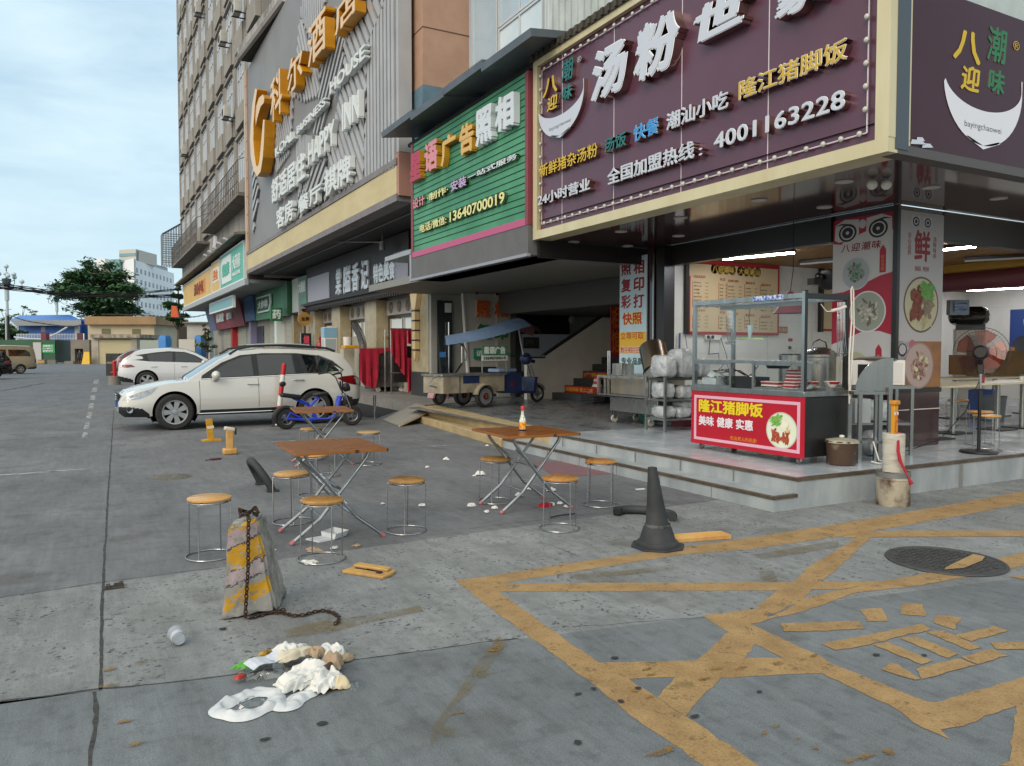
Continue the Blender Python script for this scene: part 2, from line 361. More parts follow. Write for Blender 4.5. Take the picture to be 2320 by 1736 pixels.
for q in([(428,470),(590,466),(645,560),(485,562)],[(755,428),(905,432),(925,525),(738,508)],[(1010,515),(1190,535),(1145,625),(990,575)],[(-170,578),(430,562),(460,622),(0,642),(-150,640)],[(135,735),(650,635),(890,580),(965,625),(740,678),(500,740),(250,782)],[(1140,672),(1440,598),(1545,635),(1270,715)],[(925,645),(1060,632),(1350,762),(1260,785)],[(725,690),(860,680),(1175,808),(1090,842)],[(525,740),(640,722),(975,862),(900,892)],[(1190,832),(1430,775),(1545,825),(1310,890)],[(850,925),(1180,845),(1305,895),(1050,965),(890,1002)],[(585,930),(650,880),(720,892),(885,1003),(850,1008)],[(1410,722),(1680,722),(1680,778),(1460,775)]):strip([Z5(*p)for p in q])
strip([(640,1428),(720,1410),(830,1395),(950,1374),(958,1386),(830,1414),(740,1436),(650,1446)],1)
for q in([(700,300),(1000,280),(1290,250),(1300,275),(1040,305),(760,330)],[(1740,190),(2212,110),(2212,150),(1780,220)],[(1760,285),(1850,285),(1880,345),(1790,345)]):strip([Z6(*p)for p in q],1)
for q in([(320,640),(370,690),(200,900),(60,1060),(-60,1260),(-60,1150),(60,1000),(200,790)],):strip([Z6(*p)for p in q],1)
for(px,a,b)in((Z6(40,1180),.05,.06),(Z6(90,1075),.04,.02),(Z6(215,860),.09,.05),(Z6(300,715),.06,.04),(Z6(1230,1290),.10,.03),(Z6(1340,915),.09,.055),(Z6(1460,885),.05,.02),(Z6(1075,953),.025,.02),(Z6(1160,985),.035,.02),(Z6(320,350),.02,.015),(Z6(1820,525),.04,.02),(Z6(1670,825),.05,.02),(Z6(1150,830),.04,.015),(Z6(1170,860),.04,.015),(Z6(1530,830),.04,.02),(Z6(1870,800),.05,.02),(Z6(2080,755),.04,.02),(Z5(650,1560),.035,.025),(Z5(470,1590),.06,.02),(Z5(90,1530),.02,.015),(Z5(360,1620),.05,.02),(Z6(1990,1220),.015,.012),(Z6(2085,1275),.02,.012),(Z6(1860,1150),.03,.015),(Z6(1800,1185),.03,.015),(Z6(1910,1305),.02,.01),((332,1502),.09,.045),((250,1518),.04,.03),((250,1554),.05,.025),((283,1637),.04,.02),((310,1688),.05,.02)):
 blot(mk,px,a*.7,b*.7,16,.0060+random.uniform(0,.0006),2 if b<.045 else 1,.5)
build(mk,'road_marking',[M_yel,M_yelo,M_yelb],kind='structure')
# small round tar spots and chewing gum
tm=MB()
for p in((1393,1493),(1445,1562),(1407,1592),(1720,1570),(1574,1626),(1310,1575),(1345,1563),(505,1427),(730,1642),(2094,1487),(1985,1486),(600,1678),(1310,1685)):blot(tm,p,random.uniform(.012,.026),random.uniform(.01,.018),12,.007,0,.2)
build(tm,'ground_stain',mat('tar_spot','#2a2b2c',.8),kind='structure')
# manhole
mh=thing('manhole_cover','round dark cast iron manhole cover crossed by a yellow painted line','manhole cover',(5.46,3.41,.0055))
M_iron=mat('cast_iron','#3a3a3b',.6,.3,col2='#4a4a49',scale=12,bump=.2)
m_=MB().lathe([(.001,.004),(.35,.004),(.355,.001),(.37,.001),(.375,.008),(.395,.008),(.40,0)],48)
for i in range(-7,8):
 for j in range(-7,8):
  x,y=i*.05,j*.05
  if x*x+y*y<.33**2:m_.box(x-.02,x+.02,y-.006,y+.006,.0045,.009)if(i+j)%2 else m_.box(x-.006,x+.006,y-.02,y+.02,.0045,.009)
build(m_,'lid',M_iron,mh)
build(MB().poly([(-.26,-.16,.0105),(-.2,-.13,.0105),(.1,-.06,.0105),(.33,-.01,.0105),(.34,-.09,.0105),(.2,-.15,.0105),(-.1,-.2,.0105)]),'painted_stripe',M_yel,mh)
# ================================================================== restaurant: platform, steps, shell
M_tile=mat('marble_floor_tile','#9fa6ad',.22,col2='#b3b8bd',scale=2.2,rvar=.08,spec=.6)
M_riser=mat('marble_riser','#868c8f',.35,col2='#a1a6a7',scale=3,stretch=(1,1,.4))
M_nose=mat('worn_brass_nosing','#5b4f43',.4,.6,col2='#746757',scale=9)
M_dtile=mat('dark_slate_tile','#5a5d60',.3,col2='#787a7b',scale=5,rvar=.12,stretch=(1,.4,1))
M_woodstep=mat('pale_stone_step','#b19c74',.6,col2='#9a8764',scale=4)
M_grout=mat('tile_grout','#77797b',.9)
pl=thing('pavement',None,None,(6.02,5.25,0));pl['kind']='structure'
LX0,LX1,PY0=6.02,6.10,5.25
PE=9.95
m=MB();m.poly([(6.03,5.26,.30),(22,5.14,.30),(22,12.9,.30),(14,12.9,.30),(14,10.95,.30),(8.9,10.95,.30),(8.9,PE,.30),(6.08,PE,.30)]);build(m,'marble_floor',M_tile,pl,True)
m=MB();m.poly([(6.08,PE,.30),(8.9,PE,.30),(8.9,10.95,.30),(14,10.95,.30),(14,20.5,.30),(6.10,16.0,.30)]);build(m,'slate_floor',M_dtile,pl,True)
m=MB()
m.quad((6.02,5.25,0),(22,5.13,0),(22,5.13,.27),(6.02,5.25,.27));m.quad((6.02,5.25,0),(6.07,PE,0),(6.07,PE,.27),(6.02,5.25,.27))
m.quad((5.70,5.25,0),(5.78,10.9,0),(5.78,10.9,.118),(5.70,5.25,.118));m.quad((5.70,5.25,0),(6.02,5.25,0),(6.02,5.25,.118),(5.70,5.25,.118))
m.quad((5.72,5.27,.146),(6.03,5.27,.146),(6.08,10.9,.146),(5.80,10.9,.146));build(m,'riser',M_riser,pl,True)
m=MB();m.prism([(6.01,5.24,.27),(22,5.12,.27),(22,5.17,.27),(6.05,5.29,.27)],(0,0,1),0,.033)
m.prism([(6.012,5.242,.27),(6.062,PE,.27),(6.115,PE,.27),(6.065,5.29,.27)],(0,0,1),0,.031)
m.prism([(5.69,5.24,.118),(6.018,5.24,.118),(6.018,5.29,.118),(5.73,5.29,.118)],(0,0,1),0,.031)
m.prism([(5.69,5.242,.118),(5.77,10.9,.118),(5.82,10.9,.118),(5.74,5.29,.118)],(0,0,1),0,.030);build(m,'nosing',M_nose,pl,True)
m=MB()
for y in(6.1,6.95,7.8,8.65,9.5):m.box(5.695+(y-5.25)*.014,5.70+(y-5.25)*.014,y,y+.006,0,.117);m.box(6.013,6.02+.01,y,y+.006,.147,.269)
for x in(7.3,8.6,9.9,11.2):m.box(x,x+.006,5.19,5.25-(x-6)*.0075+.0,.0,.269)
for i in range(1,12):m.box(6.1+i*.8,6.105+i*.8,5.3,9.9,.3,.3015)
for i in range(6):m.box(6.1,15,5.9+i*.8,5.905+i*.8,.3,.3015)
build(m,'tile_joint',M_grout,pl,True)
m=MB()
m.prism([(5.74,10.9,0),(6.07,10.9,0),(6.45,16.3,0),(6.28,16.3,0)],(0,0,1),0,.15);m.prism([(6.07,PE,0),(6.35,PE,0),(7.0,16.4,0),(6.45,16.3,0)],(0,0,1),0,.302)
build(m,'stone_step',M_woodstep,pl,True,bev=.01)
# raised paving in front of the noodle shop further along, with the gap and ramp before it
M_pave=mat('dusty_paving','#6e6b67',.8,col2='#817c76',scale=3,bump=.2)
m=MB();m.prism([(7.0,17.2,0),(14,20.4,0),(14,42,0),(7.3,42,0)],(0,0,1),0,.26);build(m,'shop_paving',M_pave,pl,True)
m=MB();m.box(6.9,7.9,23,60,.0,.12);build(m,'kerb',M_pave,pl,True)
# ---- shell
M_brown=mat('glossy_brown_panel','#3a2528',.12,col2='#33201f',scale=.6,spec=.7,rvar=.06)
M_soffit=mat('glossy_brown_soffit','#4a3434',.09,col2='#3c2a2a',scale=.5,spec=.9,rvar=.05)
M_white=mat('marble_wall_tile','#d6d4cc',.25,col2='#c6c4bd',scale=1.3,stretch=(1,1,.6),lo=.45,hi=.75)
M_dark=mat('dark_trim','#1e1a1a',.35)
M_silver=mat('brushed_steel','#b9bbbd',.25,1.0,col2='#8f9192',scale=3,stretch=(1,8,.5))
M_wood=mat('ceiling_wood','#a5793f',.45,col2='#8a6433',scale=2,stretch=(14,.6,1))
rb=thing('restaurant','corner restaurant with open glossy brown front and white tiled dining room','restaurant',(8.9,6.26,.3))
SZ=3.37
m=MB();m.poly([(6.50,4.70,SZ),(6.50,11.05,SZ),(8.9,11.05,SZ),(8.9,6.26,SZ),(22,6.26,SZ),(22,4.55,SZ)]);m.poly([(6.50,4.70,SZ+.3),(6.50,11.05,SZ+.3),(8.9,11.05,SZ+.3),(8.9,6.26,SZ+.3),(22,6.26,SZ+.3),(22,4.55,SZ+.3)])
build(m,'soffit',M_soffit,rb,True);build(MB().box(6.55,9.1,11.07,11.14,3.08,3.7),'soffit_end',M_dark,rb,True)
m=MB();m.box(8.93,9.87,6.29,7.24,.3,SZ);build(m,'pillar',M_brown,rb,True,bev=.006)
m=MB();m.box(8.88,8.935,6.245,6.31,1.06,SZ-.003);m.box(8.905,9.9,6.285,6.292,1.0,1.062);build(m,'pillar_edge_trim',M_dark,rb,True)
m=MB();m.box(8.95,9.87,6.280,6.288,.78,.79);build(m,'pillar_joint',mat('white_line','#cfc9c4',.5),rb,True)
m=MB();m.box(8.88,9.02,7.243,10.78,3.02,SZ-.004);m.box(9.873,22,6.28,6.42,2.98,SZ-.004);build(m,'beam',M_dark,rb,True)
m=MB();m.box(8.855,8.878,6.3,10.9,SZ-.02,SZ-.010);m.box(9.9,22,6.255,6.278,SZ-.02,SZ-.010);build(m,'soffit_trim',M_silver,rb,True)
m=MB();m.box(8.7,8.95,10.79,10.97,.3,SZ-.005);build(m,'pilaster',M_brown,rb,True)
m=MB()
for y in(10.97,10.775):m.box(8.68,8.70,y-.02,y+.012,.3,3.25)
m.box(8.68,8.697,10.79,10.96,1.55,1.57);build(m,'pilaster_trim',M_silver,rb,True)
m=MB();m.box(8.72,8.95,10.52,10.74,.3,SZ-.006);build(m,'pilaster',M_dark,rb,True)
m=MB();m.box(8.95,14,10.52,10.7,.3,3.16);m.box(13.9,14,10.7,12.8,.3,3.16);m.box(14,21.2,12.8,12.95,.3,3.16);m.box(21.2,21.4,-6,12.95,.3,3.16);build(m,'wall',M_white,rb,True)
m=MB();m.box(9.02,21.4,6.42,12.95,3.15,3.3);m.box(21.0,21.4,-6,6.42,3.15,3.3);m.box(14,21.2,4.6,6.28,3.15,3.3);build(m,'ceiling',M_wood,rb,True)
m=MB()
for i in range(60):m.box(9.02,21.2,6.5+i*.107,6.508+i*.107,3.146,3.1499)
build(m,'ceiling_plank_joint',mat('wood_joint','#5c3f1d',.7),rb,True)
M_tilej=mat('wall_joint','#b4b2ac',.7)
m=MB()
for z in(.9,1.5,2.1,2.7):m.box(8.96,13.9,10.516,10.5195,z,z+.004);m.box(21.196,21.1995,-6,12.8,z,z+.004)
for x in(10,11.2,12.4):m.box(x,x+.004,10.516,10.5195,.3,3.15)
build(m,'wall_joint',M_tilej,rb,True)
m=MB();m.tube([(14.6,13,2.88),(14.6,4.2,2.88)],.2,16);build(m,'duct',mat('maroon_duct','#6a343b',.3),rb,True)
m=MB();m.box(14.2,15,4.2,12.75,3.02,3.148);build(m,'duct_shelf',mat('yellow_boards','#a9842f',.5),rb,True)
# upper floor above the signs
M_siding=mat('pale_metal_siding','#b7beba',.45,col2='#a4aca9',scale=3)
ub=thing('upper_storey','pale upper storey with metal siding and aluminium windows over the shop signs','building',(8.0,11,6.2))
m=MB();m.box(7.4,9.4,4.95,12.2,SZ+.32,12)
for i in range(36):m.box(7.37,7.40,5+i*.2+.02,5+i*.2+.05,6.0,12)
build(m,'siding',M_siding,ub,True)
M_alu=mat('aluminium_frame','#c4c8c9',.4,.3)
M_bglass=mat('blue_reflecting_glass','#93a9b8',.08,col2='#a9bcc8',scale=.6,spec=.9)
M_frost=mat('frosted_pane','#bccbd4',.35,col2='#ccd6dc',scale=1)
m=MB();m.box(8.1,9.4,12.21,20.5,SZ+.4,13);build(m,'wall',M_siding,ub,True)
def win(y0,y1,z0,z1,X=8.1,glass=M_bglass,cols=2,rows=1,par=ub):
 f=MB();w=.05;f.box(X-.05,X,y0,y1,z0,z0+w);f.box(X-.05,X,y0,y1,z1-w,z1)
 for i in range(cols+1):y=y0+(y1-y0-w)*i/cols;f.box(X-.052,X,y,y+w,z0,z1)
 for i in range(1,rows):z=z0+(z1-z0)*i/rows;f.box(X-.051,X,y0,y1,z-.02,z+.02)
 wo=build(f,'window',M_alu,par,True);q=MB();q.quad((X-.02,y0,z0),(X-.02,y1,z0),(X-.02,y1,z1),(X-.02,y0,z1));build(q,'pane',glass,wo,True);OFF.pop('x',0);return wo
win(15.45,19.3,6.3,12.5,cols=3,rows=1);win(13.5,15.4,6.4,8.62,cols=2,glass=M_frost);win(13.5,15.4,8.64,12,cols=2,glass=M_bglass);win(12.3,13.4,6.9,9.0,cols=1,glass=M_frost)
bn=thing('banner','red hanging banner with yellow writing behind the upper blue window','banner',(8.0,18.5,7.5))
a=PX(988,205,7.98);b=PX(988,70,7.98);c=PX(1040,185,7.98)
build(MB().prism([(7.98,a.y,a.z-.15),(7.98,b.y,b.z),(7.98,c.y,c.z-.1)],(1,0,0),0,.03),'cloth',mat('red_cloth','#a92026',.8,col2='#c02c2c',scale=4),bn,True)
o=PX(993,180,7.96)
m=MB().text('公\n法一',(7.975,o.y-.05,o.z-.1),*XF,.62,.9,.01,.01,shear=0);build(m,'lettering',mat('banner_yellow','#d9b021',.6),bn,True)
# tiled pier beside the hotel sign
tp=thing('tiled_pier','orange tan tiled pier with blue grey base between the big grey sign and blue window','pier',(6.9,17.2,5.15))
M_tan=mat('tan_tile','#ad8a74',.5,col2='#a07e69',scale=2);M_tjoint=mat('tile_gap','#5e4436',.9)
m=MB();m.box(6.9,8.09,16.95,18.65,7.7,14);build(m,'shaft',M_tan,tp,True)
m=MB();m.box(6.885,8.095,16.93,18.65,5.16,7.69);build(m,'base',mat('blue_grey_paint','#5d7886',.6,col2='#4f6977',scale=3),tp,True)
m=MB()
for z in(9.0,10.9,12.6):m.box(6.893,8.095,16.943,18.65,z,z+.025)
build(m,'joint',M_tjoint,tp,True)
# ================================================================== shop signs
M_purple=mat('purple_sign_panel','#5c3a4b',.3,col2='#523342',scale=.8,spec=.5)
M_cream=mat('cream_aluminium','#cdc3a0',.4,.15,col2='#c0b48e',scale=2,stretch=(1,1,.3))
M_lw=mat('letter_white_face','#bcc2cd',.35);M_rim=mat('letter_white_rim','#f0f1f2',.3)
M_chrome=mat('letter_chrome_side','#b09a92',.18,1.0)
M_ly=mat('letter_yellow','#c9a520',.4);M_ly2=mat('letter_gold_yellow','#c4a43c',.4);M_lt=mat('letter_teal','#0f6a66',.35);M_lb=mat('letter_blue','#2f8fd0',.35)
M_lred=mat('letter_red','#c33b45',.5);M_bulb=mat('white_bulb','#b9b7b0',.2);M_seam=mat('panel_seam','#cfc6cc',.5)
SX=6.53
ps=thing('shop_sign','big purple restaurant sign with white brush lettering and a border of bulbs','sign',(SX,7.8,3.37))
build(MB().box(SX,SX+.25,4.70,11.06,3.38,6.25),'panel',M_purple,ps,True)
m=MB();m.box(SX-.07,SX+.25,4.66,11.12,3.365,3.50);m.box(SX-.071,SX+.26,11.0,11.13,3.3655,6.22);m.box(SX-.068,SX+.24,4.655,4.80,3.5,6.3);m.box(SX-.072,SX+.3,4.66,11.12,6.14,6.24)
build(m,'frame',M_cream,ps,True)
m=MB();m.box(SX-.10,SX+.4,4.66,11.2,6.24,6.36)
for i in range(40):m.box(SX-.13,SX-.101,4.7+i*.163,4.76+i*.163,6.25,6.35)
build(m,'top_capping',mat('stained_black_edge','#2c2a27',.8,col2='#4c4538',scale=5),ps,True)
m=MB()
for px in(1274,1391,1544,1740):y=PX(px,300,SX).y;m.box(SX-.003,SX,y-.006,y+.006,3.5,6.14)
build(m,'panel_seam',M_seam,ps,True)
def sign_text(par,X,body,x0,y0,x1,y1,mf,depth=.10,rim=.045,bold=.02,rm=None,side=None,name='lettering',out=0.,**kw):
# x0,y0 = lower left of the first glyph, x1,y1 = upper right of the last, in photo pixels
 o,w,h_=xbox(x0,y0,x1,y1,X)
 a=PX(x0,y0,X).z;b=PX(x1,y1,X).z;m=MB()
 if rim:
  m.text(body,o,*XF,w,h_,depth,bold+rim,1,2,z0=out,**kw)
  m.text(body,o,*XF,w,h_,.008,bold,0,None,z0=out+depth,fit=bold+rim,**kw)
 else:m.text(body,o,*XF,w,h_,depth,bold,0,2,z0=out,**kw)
 return build(m,name,[mf,rm or M_rim,side or M_chrome],par,True)
for ch,q in(('汤',(1356,243,1443,78)),('粉',(1453,200,1562,12)),('世',(1590,112,1722,-45)),('家',(1775,60,1900,-105))):
 sign_text(ps,SX,ch,*q,M_lw,.14,.02,.045,res=5,shear=.12)
sign_text(ps,SX,'新鲜猪杂汤粉',1232,405,1364,322,M_ly,.08,0,.02)
sign_text(ps,SX,'汤饭',1380,350,1431,298,M_lt,.09,0,.02);sign_text(ps,SX,'快餐',1447,326,1506,264,M_lb,.09,.02,.012)
sign_text(ps,SX,'潮汕小吃',1522,300,1664,203,M_lw,.09,.025,.01);sign_text(ps,SX,'隆江猪脚饭',1686,232,1936,85,M_ly2,.09,.03,.008)
sign_text(ps,SX,'24小时营业',1230,470,1350,402,M_lw,.10,.02,.012);sign_text(ps,SX,'全国加盟热线',1389,423,1588,318,M_lw,.10,.02,.012)
sign_text(ps,SX,':',1597,356,1606,336,M_lw,.10,.0,.012);sign_text(ps,SX,'4001163228',1630,343,1930,203,M_lw,.09,.02,.012,spc=1.05)
# bowl emblem with the four characters
def logo(par,X,P,depth,fs,name='emblem',plane='x',sc=1.):
# P maps unit emblem coordinates (u right, v up) to the wall; fs = materials white, yellow, teal, red
 N=Vector((-1,0,0))if plane=='x' else Vector((0,-1,0))
 outer=[];inner=[]
 for i in range(25):
  t=i/24;ang=R(186+178*t)
  outer.append((.5+.5*math.cos(ang),.55+.57*math.sin(ang)));inner.append((.5+.49*math.cos(ang),.58+.27*math.sin(ang)))
 inner[0]=(outer[0][0]+.015,outer[0][1]+.03);inner[-1]=(outer[-1][0]-.015,outer[-1][1]+.10);outer[-1]=(outer[-1][0]+.0,outer[-1][1]+.10)
 m=MB()
 for i in range(24):m.prism([P(*outer[i]),P(*outer[i+1]),P(*inner[i+1]),P(*inner[i])],N,0,depth,0,4)
 m.prism([P(.28,.04),P(.5,-.055),P(.72,.03),P(.70,.045),P(.5,-.02),P(.31,.045)],N,0,depth,0,4)
 Rt=P(1,0)-P(0,0);Up=P(0,1)-P(0,0);kw=Rt.length;kh=Up.length;Rt.normalize();Up.normalize()
 def t(b,u,v,w,h,mi,bold=.03,shear=.1):m.text(b,P(u,v),Rt,Up,w*kw,h*kh,depth,bold,mi,4,shear=shear)
 t('八',.10,.72,.34,.30,1);t('迎',.20,.46,.24,.24,1);t('潮',.52,.80,.26,.34,2,.02);t('味',.54,.50,.22,.24,2,.03)
 t('bayingchaowei',.26,.11,.47,.075,3,.0,0)
 t('®',.86,.98,.085,.09,0 if plane=='x' else 1,.0,0)
 return build(m,name,fs+[M_chrome],par,True)
a=PX(1228,236,SX);b=PX(1332,172,SX);zb=PX(1272,316,SX).z;zt=PX(1305,128,SX).z;
logo(ps,SX,lambda u,v:Vector((SX,a.y+(b.y-a.y)*u,zb+(v+.055)*(zt-zb)/1.2)),.07,[M_lw,M_ly,M_lt,M_lred])
# border bulbs and their cord
bl=MB().ball((0,0,0),.029,10,sc=(.8,1,1));first=None;bulbs=[]
for i in range(29):bulbs.append((SX-.05,4.98+i*.208,3.60))
for i in range(1,12):bulbs.append((SX-.05,4.92,3.60+i*.215))
for i in range(1,12):bulbs.append((SX-.05,10.93,3.60+i*.215))
for i in range(1,29):bulbs.append((SX-.05,4.98+i*.208,6.05))
for p in bulbs:
 if first is None:first=build(bl,'bulb',M_bulb,ps);o=first
 else:o=first.copy();COL.objects.link(o);o.parent=ps
 o.location=Vector(p)-OFF[ps.name]
m=MB();m.tube([(SX-.02,4.92,3.6),(SX-.02,10.93,3.6),(SX-.02,10.93,6.05)],.008,6);m.tube([(SX-.02,4.92,3.6),(SX-.02,4.92,6.05),(SX-.02,10.93,6.05)],.008,6);build(m,'bulb_cord',M_seam,ps,True)
# side sign on the lane front
M_purp2=mat('dark_purple_film','#3d1825',.4,col2='#38151f',scale=.8);M_purp2.node_tree.nodes['Principled BSDF'].inputs['Specular IOR Level'].default_value=.3
SY=4.66
ss=thing('shop_sign','dark maroon flat sign with bowl logo around the corner from the purple sign','sign',(8,SY,3.37))
rt=PY(2193,0,SY)
build(MB().prism([(6.73,SY+.01,3.45),(12,SY+.01,3.45),(12,SY+.01,rt.z),(6.73,SY+.01,rt.z)],(0,1,0),0,.15),'panel',M_purp2,ss,True)
m=MB();m.box(6.56,6.74,SY-.012,SY+.2,3.40,rt.z+.05);build(m,'corner_post',mat('blue_grey_post','#3f474f',.4),ss,True)
m=MB();m.box(6.6,12,SY-.005,SY+.16,3.36,3.448);build(m,'bottom_edge',mat('grey_edge','#4a4542',.5),ss,True)
a=PY(2140,150,SY);b=PY(2318,180,SY);c=PY(2225,338,SY)
logo(ss,0,lambda u,v:Vector((a.x+(b.x-a.x)*u,SY+.008,c.z+(v+.055)*(PY(2225,48,SY).z-c.z)/1.2)),.004,[mat('film_white','#d6d6dd',.5),mat('film_yellow','#c9a80e',.5),mat('film_green','#1c6b3c',.5),M_lred],plane='y')
m=MB()
for i,(x,z,w)in enumerate(((6.78,3.47,.22),(6.86,3.50,.12),(6.95,3.455,.16))):m.poly([(x,SY-.004,z),(x+w,SY-.012,z+.02),(x+w*.7,SY-.012,z+.05),(x+.02,SY-.004,z+.045)])
build(m,'torn_film',M_lw,ss,True)
# ---- green photo shop sign
M_green=mat('green_slat_panel','#347c58',.5,col2='#489069',scale=.9,lo=.4,hi=.6);M_gdark=mat('slat_shadow_gap','#16382a',.9)
M_pink=mat('pink_strip','#b04f78',.5);M_dred=mat('dark_red_strip','#7c3340',.5);M_gst=mat('grey_stone_fascia','#5b5b5c',.7,col2='#626263',scale=2.5,detail=6)
GX=6.40
gs=thing('shop_sign','green slatted photo shop sign with pink, yellow and white raised lettering','sign',(GX,13.7,3.1))
m=MB();m.box(GX,GX+.2,11.25,16.35,3.74,6.12);build(m,'panel',M_green,gs,True)
m=MB()
for i in range(1,21):m.box(GX-.006,GX,11.26,16.3,3.74+i*.115,3.756+i*.115)
build(m,'slat_gap',M_gdark,gs,True)
m=MB();m.box(GX-.02,GX+.2,11.25,16.35,3.62,3.739);build(m,'bottom_strip',M_pink,gs,True)
m=MB();m.box(GX-.018,GX+.21,11.16,11.26,3.62,6.12);m.box(GX-.018,GX+.21,16.30,16.42,3.62,6.12);build(m,'end_strip',M_dred,gs,True)
m=MB();m.box(GX-.01,GX+.8,11.17,16.42,3.13,3.618);build(m,'fascia',M_gst,gs,True)
m=MB();m.box(GX-.05,GX+.02,11.14,16.46,3.10,3.15);m.box(GX-.03,GX+.02,16.40,16.5,3.1,3.7);build(m,'fascia_trim',mat('grey_trim','#8a8f98',.45),gs,True)
M_lp1=mat('letter_crimson','#a81f45',.45);M_lp2=mat('letter_pink','#cf8490',.45);M_lo=mat('letter_ochre','#cfa85c',.45);M_lg=mat('letter_pale','#c9d0d6',.4)
M_oside=mat('letter_yellow_side','#c08a1e',.4);M_pl=mat('letter_lilac','#b79fc6',.45);M_py=mat('letter_lemon','#d8d48e',.45)
def ZG(x,y):return 920+x*.30211,160+y*.30211
def gt(body,x0,y0,x1,y1,mf,depth=.1,bold=.03,side=None):
 p=ZG(x0,y0);q=ZG(x1,y1);return sign_text(gs,GX-.01,body,*p,*q,mf,depth,0,bold,side=side)
gt('星',65,850,150,590,M_lp1,.12,.045,M_oside);gt('语',175,785,275,505,M_lp2,.12,.045,M_oside);gt('广',300,735,415,450,M_lo,.12,.04,M_oside);gt('告',440,655,550,365,M_lo,.12,.045,M_oside)
gt('照',562,590,690,240,M_lg,.12,.05,M_lg);gt('相',710,490,855,140,M_lg,.12,.05,M_lg)
gt('设计',72,1045,160,930,M_lp2,.07,.03);gt('·制作·',180,990,340,860,M_py,.07,.03);gt('安装',358,915,475,785,M_pl,.07,.03);gt('一站式服务',485,830,860,615,M_lg,.07,.03)
gt('电话/微信:',125,1222,325,1085,M_py,.07,.03);gt('13640700019',350,1140,765,905,M_py,.07,.03)
# tilted canopy sheets over the green sign
cs=thing('canopy','dark grey sheet metal canopy in overlapping lengths above the green sign','canopy',(6.0,14,6.2))
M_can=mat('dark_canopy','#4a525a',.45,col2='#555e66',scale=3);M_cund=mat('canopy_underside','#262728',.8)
for i,(y0,y1)in enumerate(((10.3,12.0),(11.95,13.7),(13.6,15.3),(15.2,17.1))):
 z=6.30+.05*(i%2)+.02*i;m=MB().prism([(5.95,y0,z-.02),(5.93,y0,z+.10),(7.4,y0,z+.28),(7.4,y0,z+.18)],(0,1,0),0,y1-y0)
 build(m,'canopy_sheet',M_can,cs,True)
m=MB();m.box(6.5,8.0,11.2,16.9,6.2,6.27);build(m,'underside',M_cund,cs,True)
# ---- hotel sign
HX=6.5;HY0,HY1,HZ0,HZ1=17.42,37.1,5.12,14.2
hs=thing('hotel_sign','huge grey slatted hotel sign box with gold brush characters and white lettering','sign',(HX,27,HZ0))
M_hgrey=mat('grey_cladding','#7c7a79',.5,col2='#73706f',scale=.5);M_slat=mat('light_slat','#9c9c9e',.45,.1,col2='#a8a8a9',scale=1);M_gap=mat('deep_gap','#4c5057',.9);M_hgap2=mat('black_gap','#17191c',.9)
build(MB().box(HX,HX+.3,HY0,HY1,HZ0+.1,HZ1),'panel',M_hgrey,hs,True)
# slat fields: a parallelogram-ish outline clipped into slats running in one direction
def field(poly,ang,pitch=.17,wid=.11,back=M_gap,name='slat_field',proud=.07):
# poly in (s, z): s grows toward the camera end; slats at angle ang
 bm=MB();bm.poly([(HX-.006-random.random()*.002,HY1-s,z)for s,z in poly],1)
 d=Vector((math.cos(ang),math.sin(ang)));n=Vector((-d.y,d.x));ks=[Vector(p).dot(n)for p in poly]
 k=min(ks)+pitch*.5
 while k<max(ks):
  hit=[]
  for a,b in zip(poly,poly[1:]+poly[:1]):
   a,b=Vector(a),Vector(b);ka,kb=a.dot(n)-k,b.dot(n)-k
   if ka*kb<0:hit.append((a+(b-a)*(ka/(ka-kb))).dot(d))
  hit.sort()
  for u,v in zip(hit[::2],hit[1::2]):
   q=[d*u+n*(k-wid/2),d*v+n*(k-wid/2),d*v+n*(k+wid/2),d*u+n*(k+wid/2)]
   bm.prism([(HX,HY1-p.x,p.y)for p in q],(-1,0,0),.008,proud,0)
  k+=pitch
 return build(bm,name,[M_slat,back],hs,True)
L=HY1-HY0
def hz(px,py):
 p=PX(px,py,HX);return(HY1-p.y,p.z)
def A6(x,y):return hz(600+x*.145,y*.145)
def A7(x,y):return hz(600+x*.145,220+y*.145)
field([A6(1900,60),(L-.15,13),(L-.15,5.9),A7(1570,1370),A6(1640,700)],R(90),.26,.17)
field([A6(1250,100),A6(1500,0),A6(1900,0),A6(1890,100),A6(1640,690),A7(1600,640),A7(1570,1350),A7(1200,1560),A7(1000,900),A6(1270,1180),A6(1270,680)],R(-50),.30,.19)
field([A6(1030,170),A6(1230,100),A6(1260,680),A6(1260,960),A7(880,600),A7(780,560),A6(880,1480),A6(900,1150)],R(38),.32,.14,M_hgap2)
field([A6(570,250),A6(890,1170),A6(870,1500),A6(640,1600),A6(480,1500),A6(470,1650)][:5],R(-58),.28,.17)
field([A6(620,0),A6(980,0),A6(880,280),A6(840,870),A6(570,240)],R(90),.26,.16)
field([A7(720,1060),A7(980,950),A7(1010,1580),A7(880,1660),(7.9,5.95),(7.3,5.6)],R(28),.34,.17,M_hgap2)
field([A7(500,540),A7(770,620),A7(700,1300),A7(600,1700),A7(560,1650)],R(90),.2,.13)
field([A6(210,1150),A6(150,1640),A7(200,1200),A7(400,900),A7(440,500),A6(480,1240),A6(380,1300)],R(-58),.26,.15)
field([hz(574,372),hz(590,432),hz(576,535)],R(28),.42,.2,M_hgap2)
build(MB().box(HX-.03,HX+.3,HY0-.02,HY0+.14,HZ0+1.1,HZ1),'edge_trim',M_slat,hs,True)
build(MB().box(HX-.05,HX+.3,HY1-.35,HY1+.02,HZ0+.8,HZ1),'tan_edge',M_tan,hs,True)
build(MB().box(HX-.06,HX+.3,HY1+.021,HY1+.35,HZ0+.05,HZ1),'pale_edge',mat('pale_stone_edge','#b3a48f',.6),hs,True)
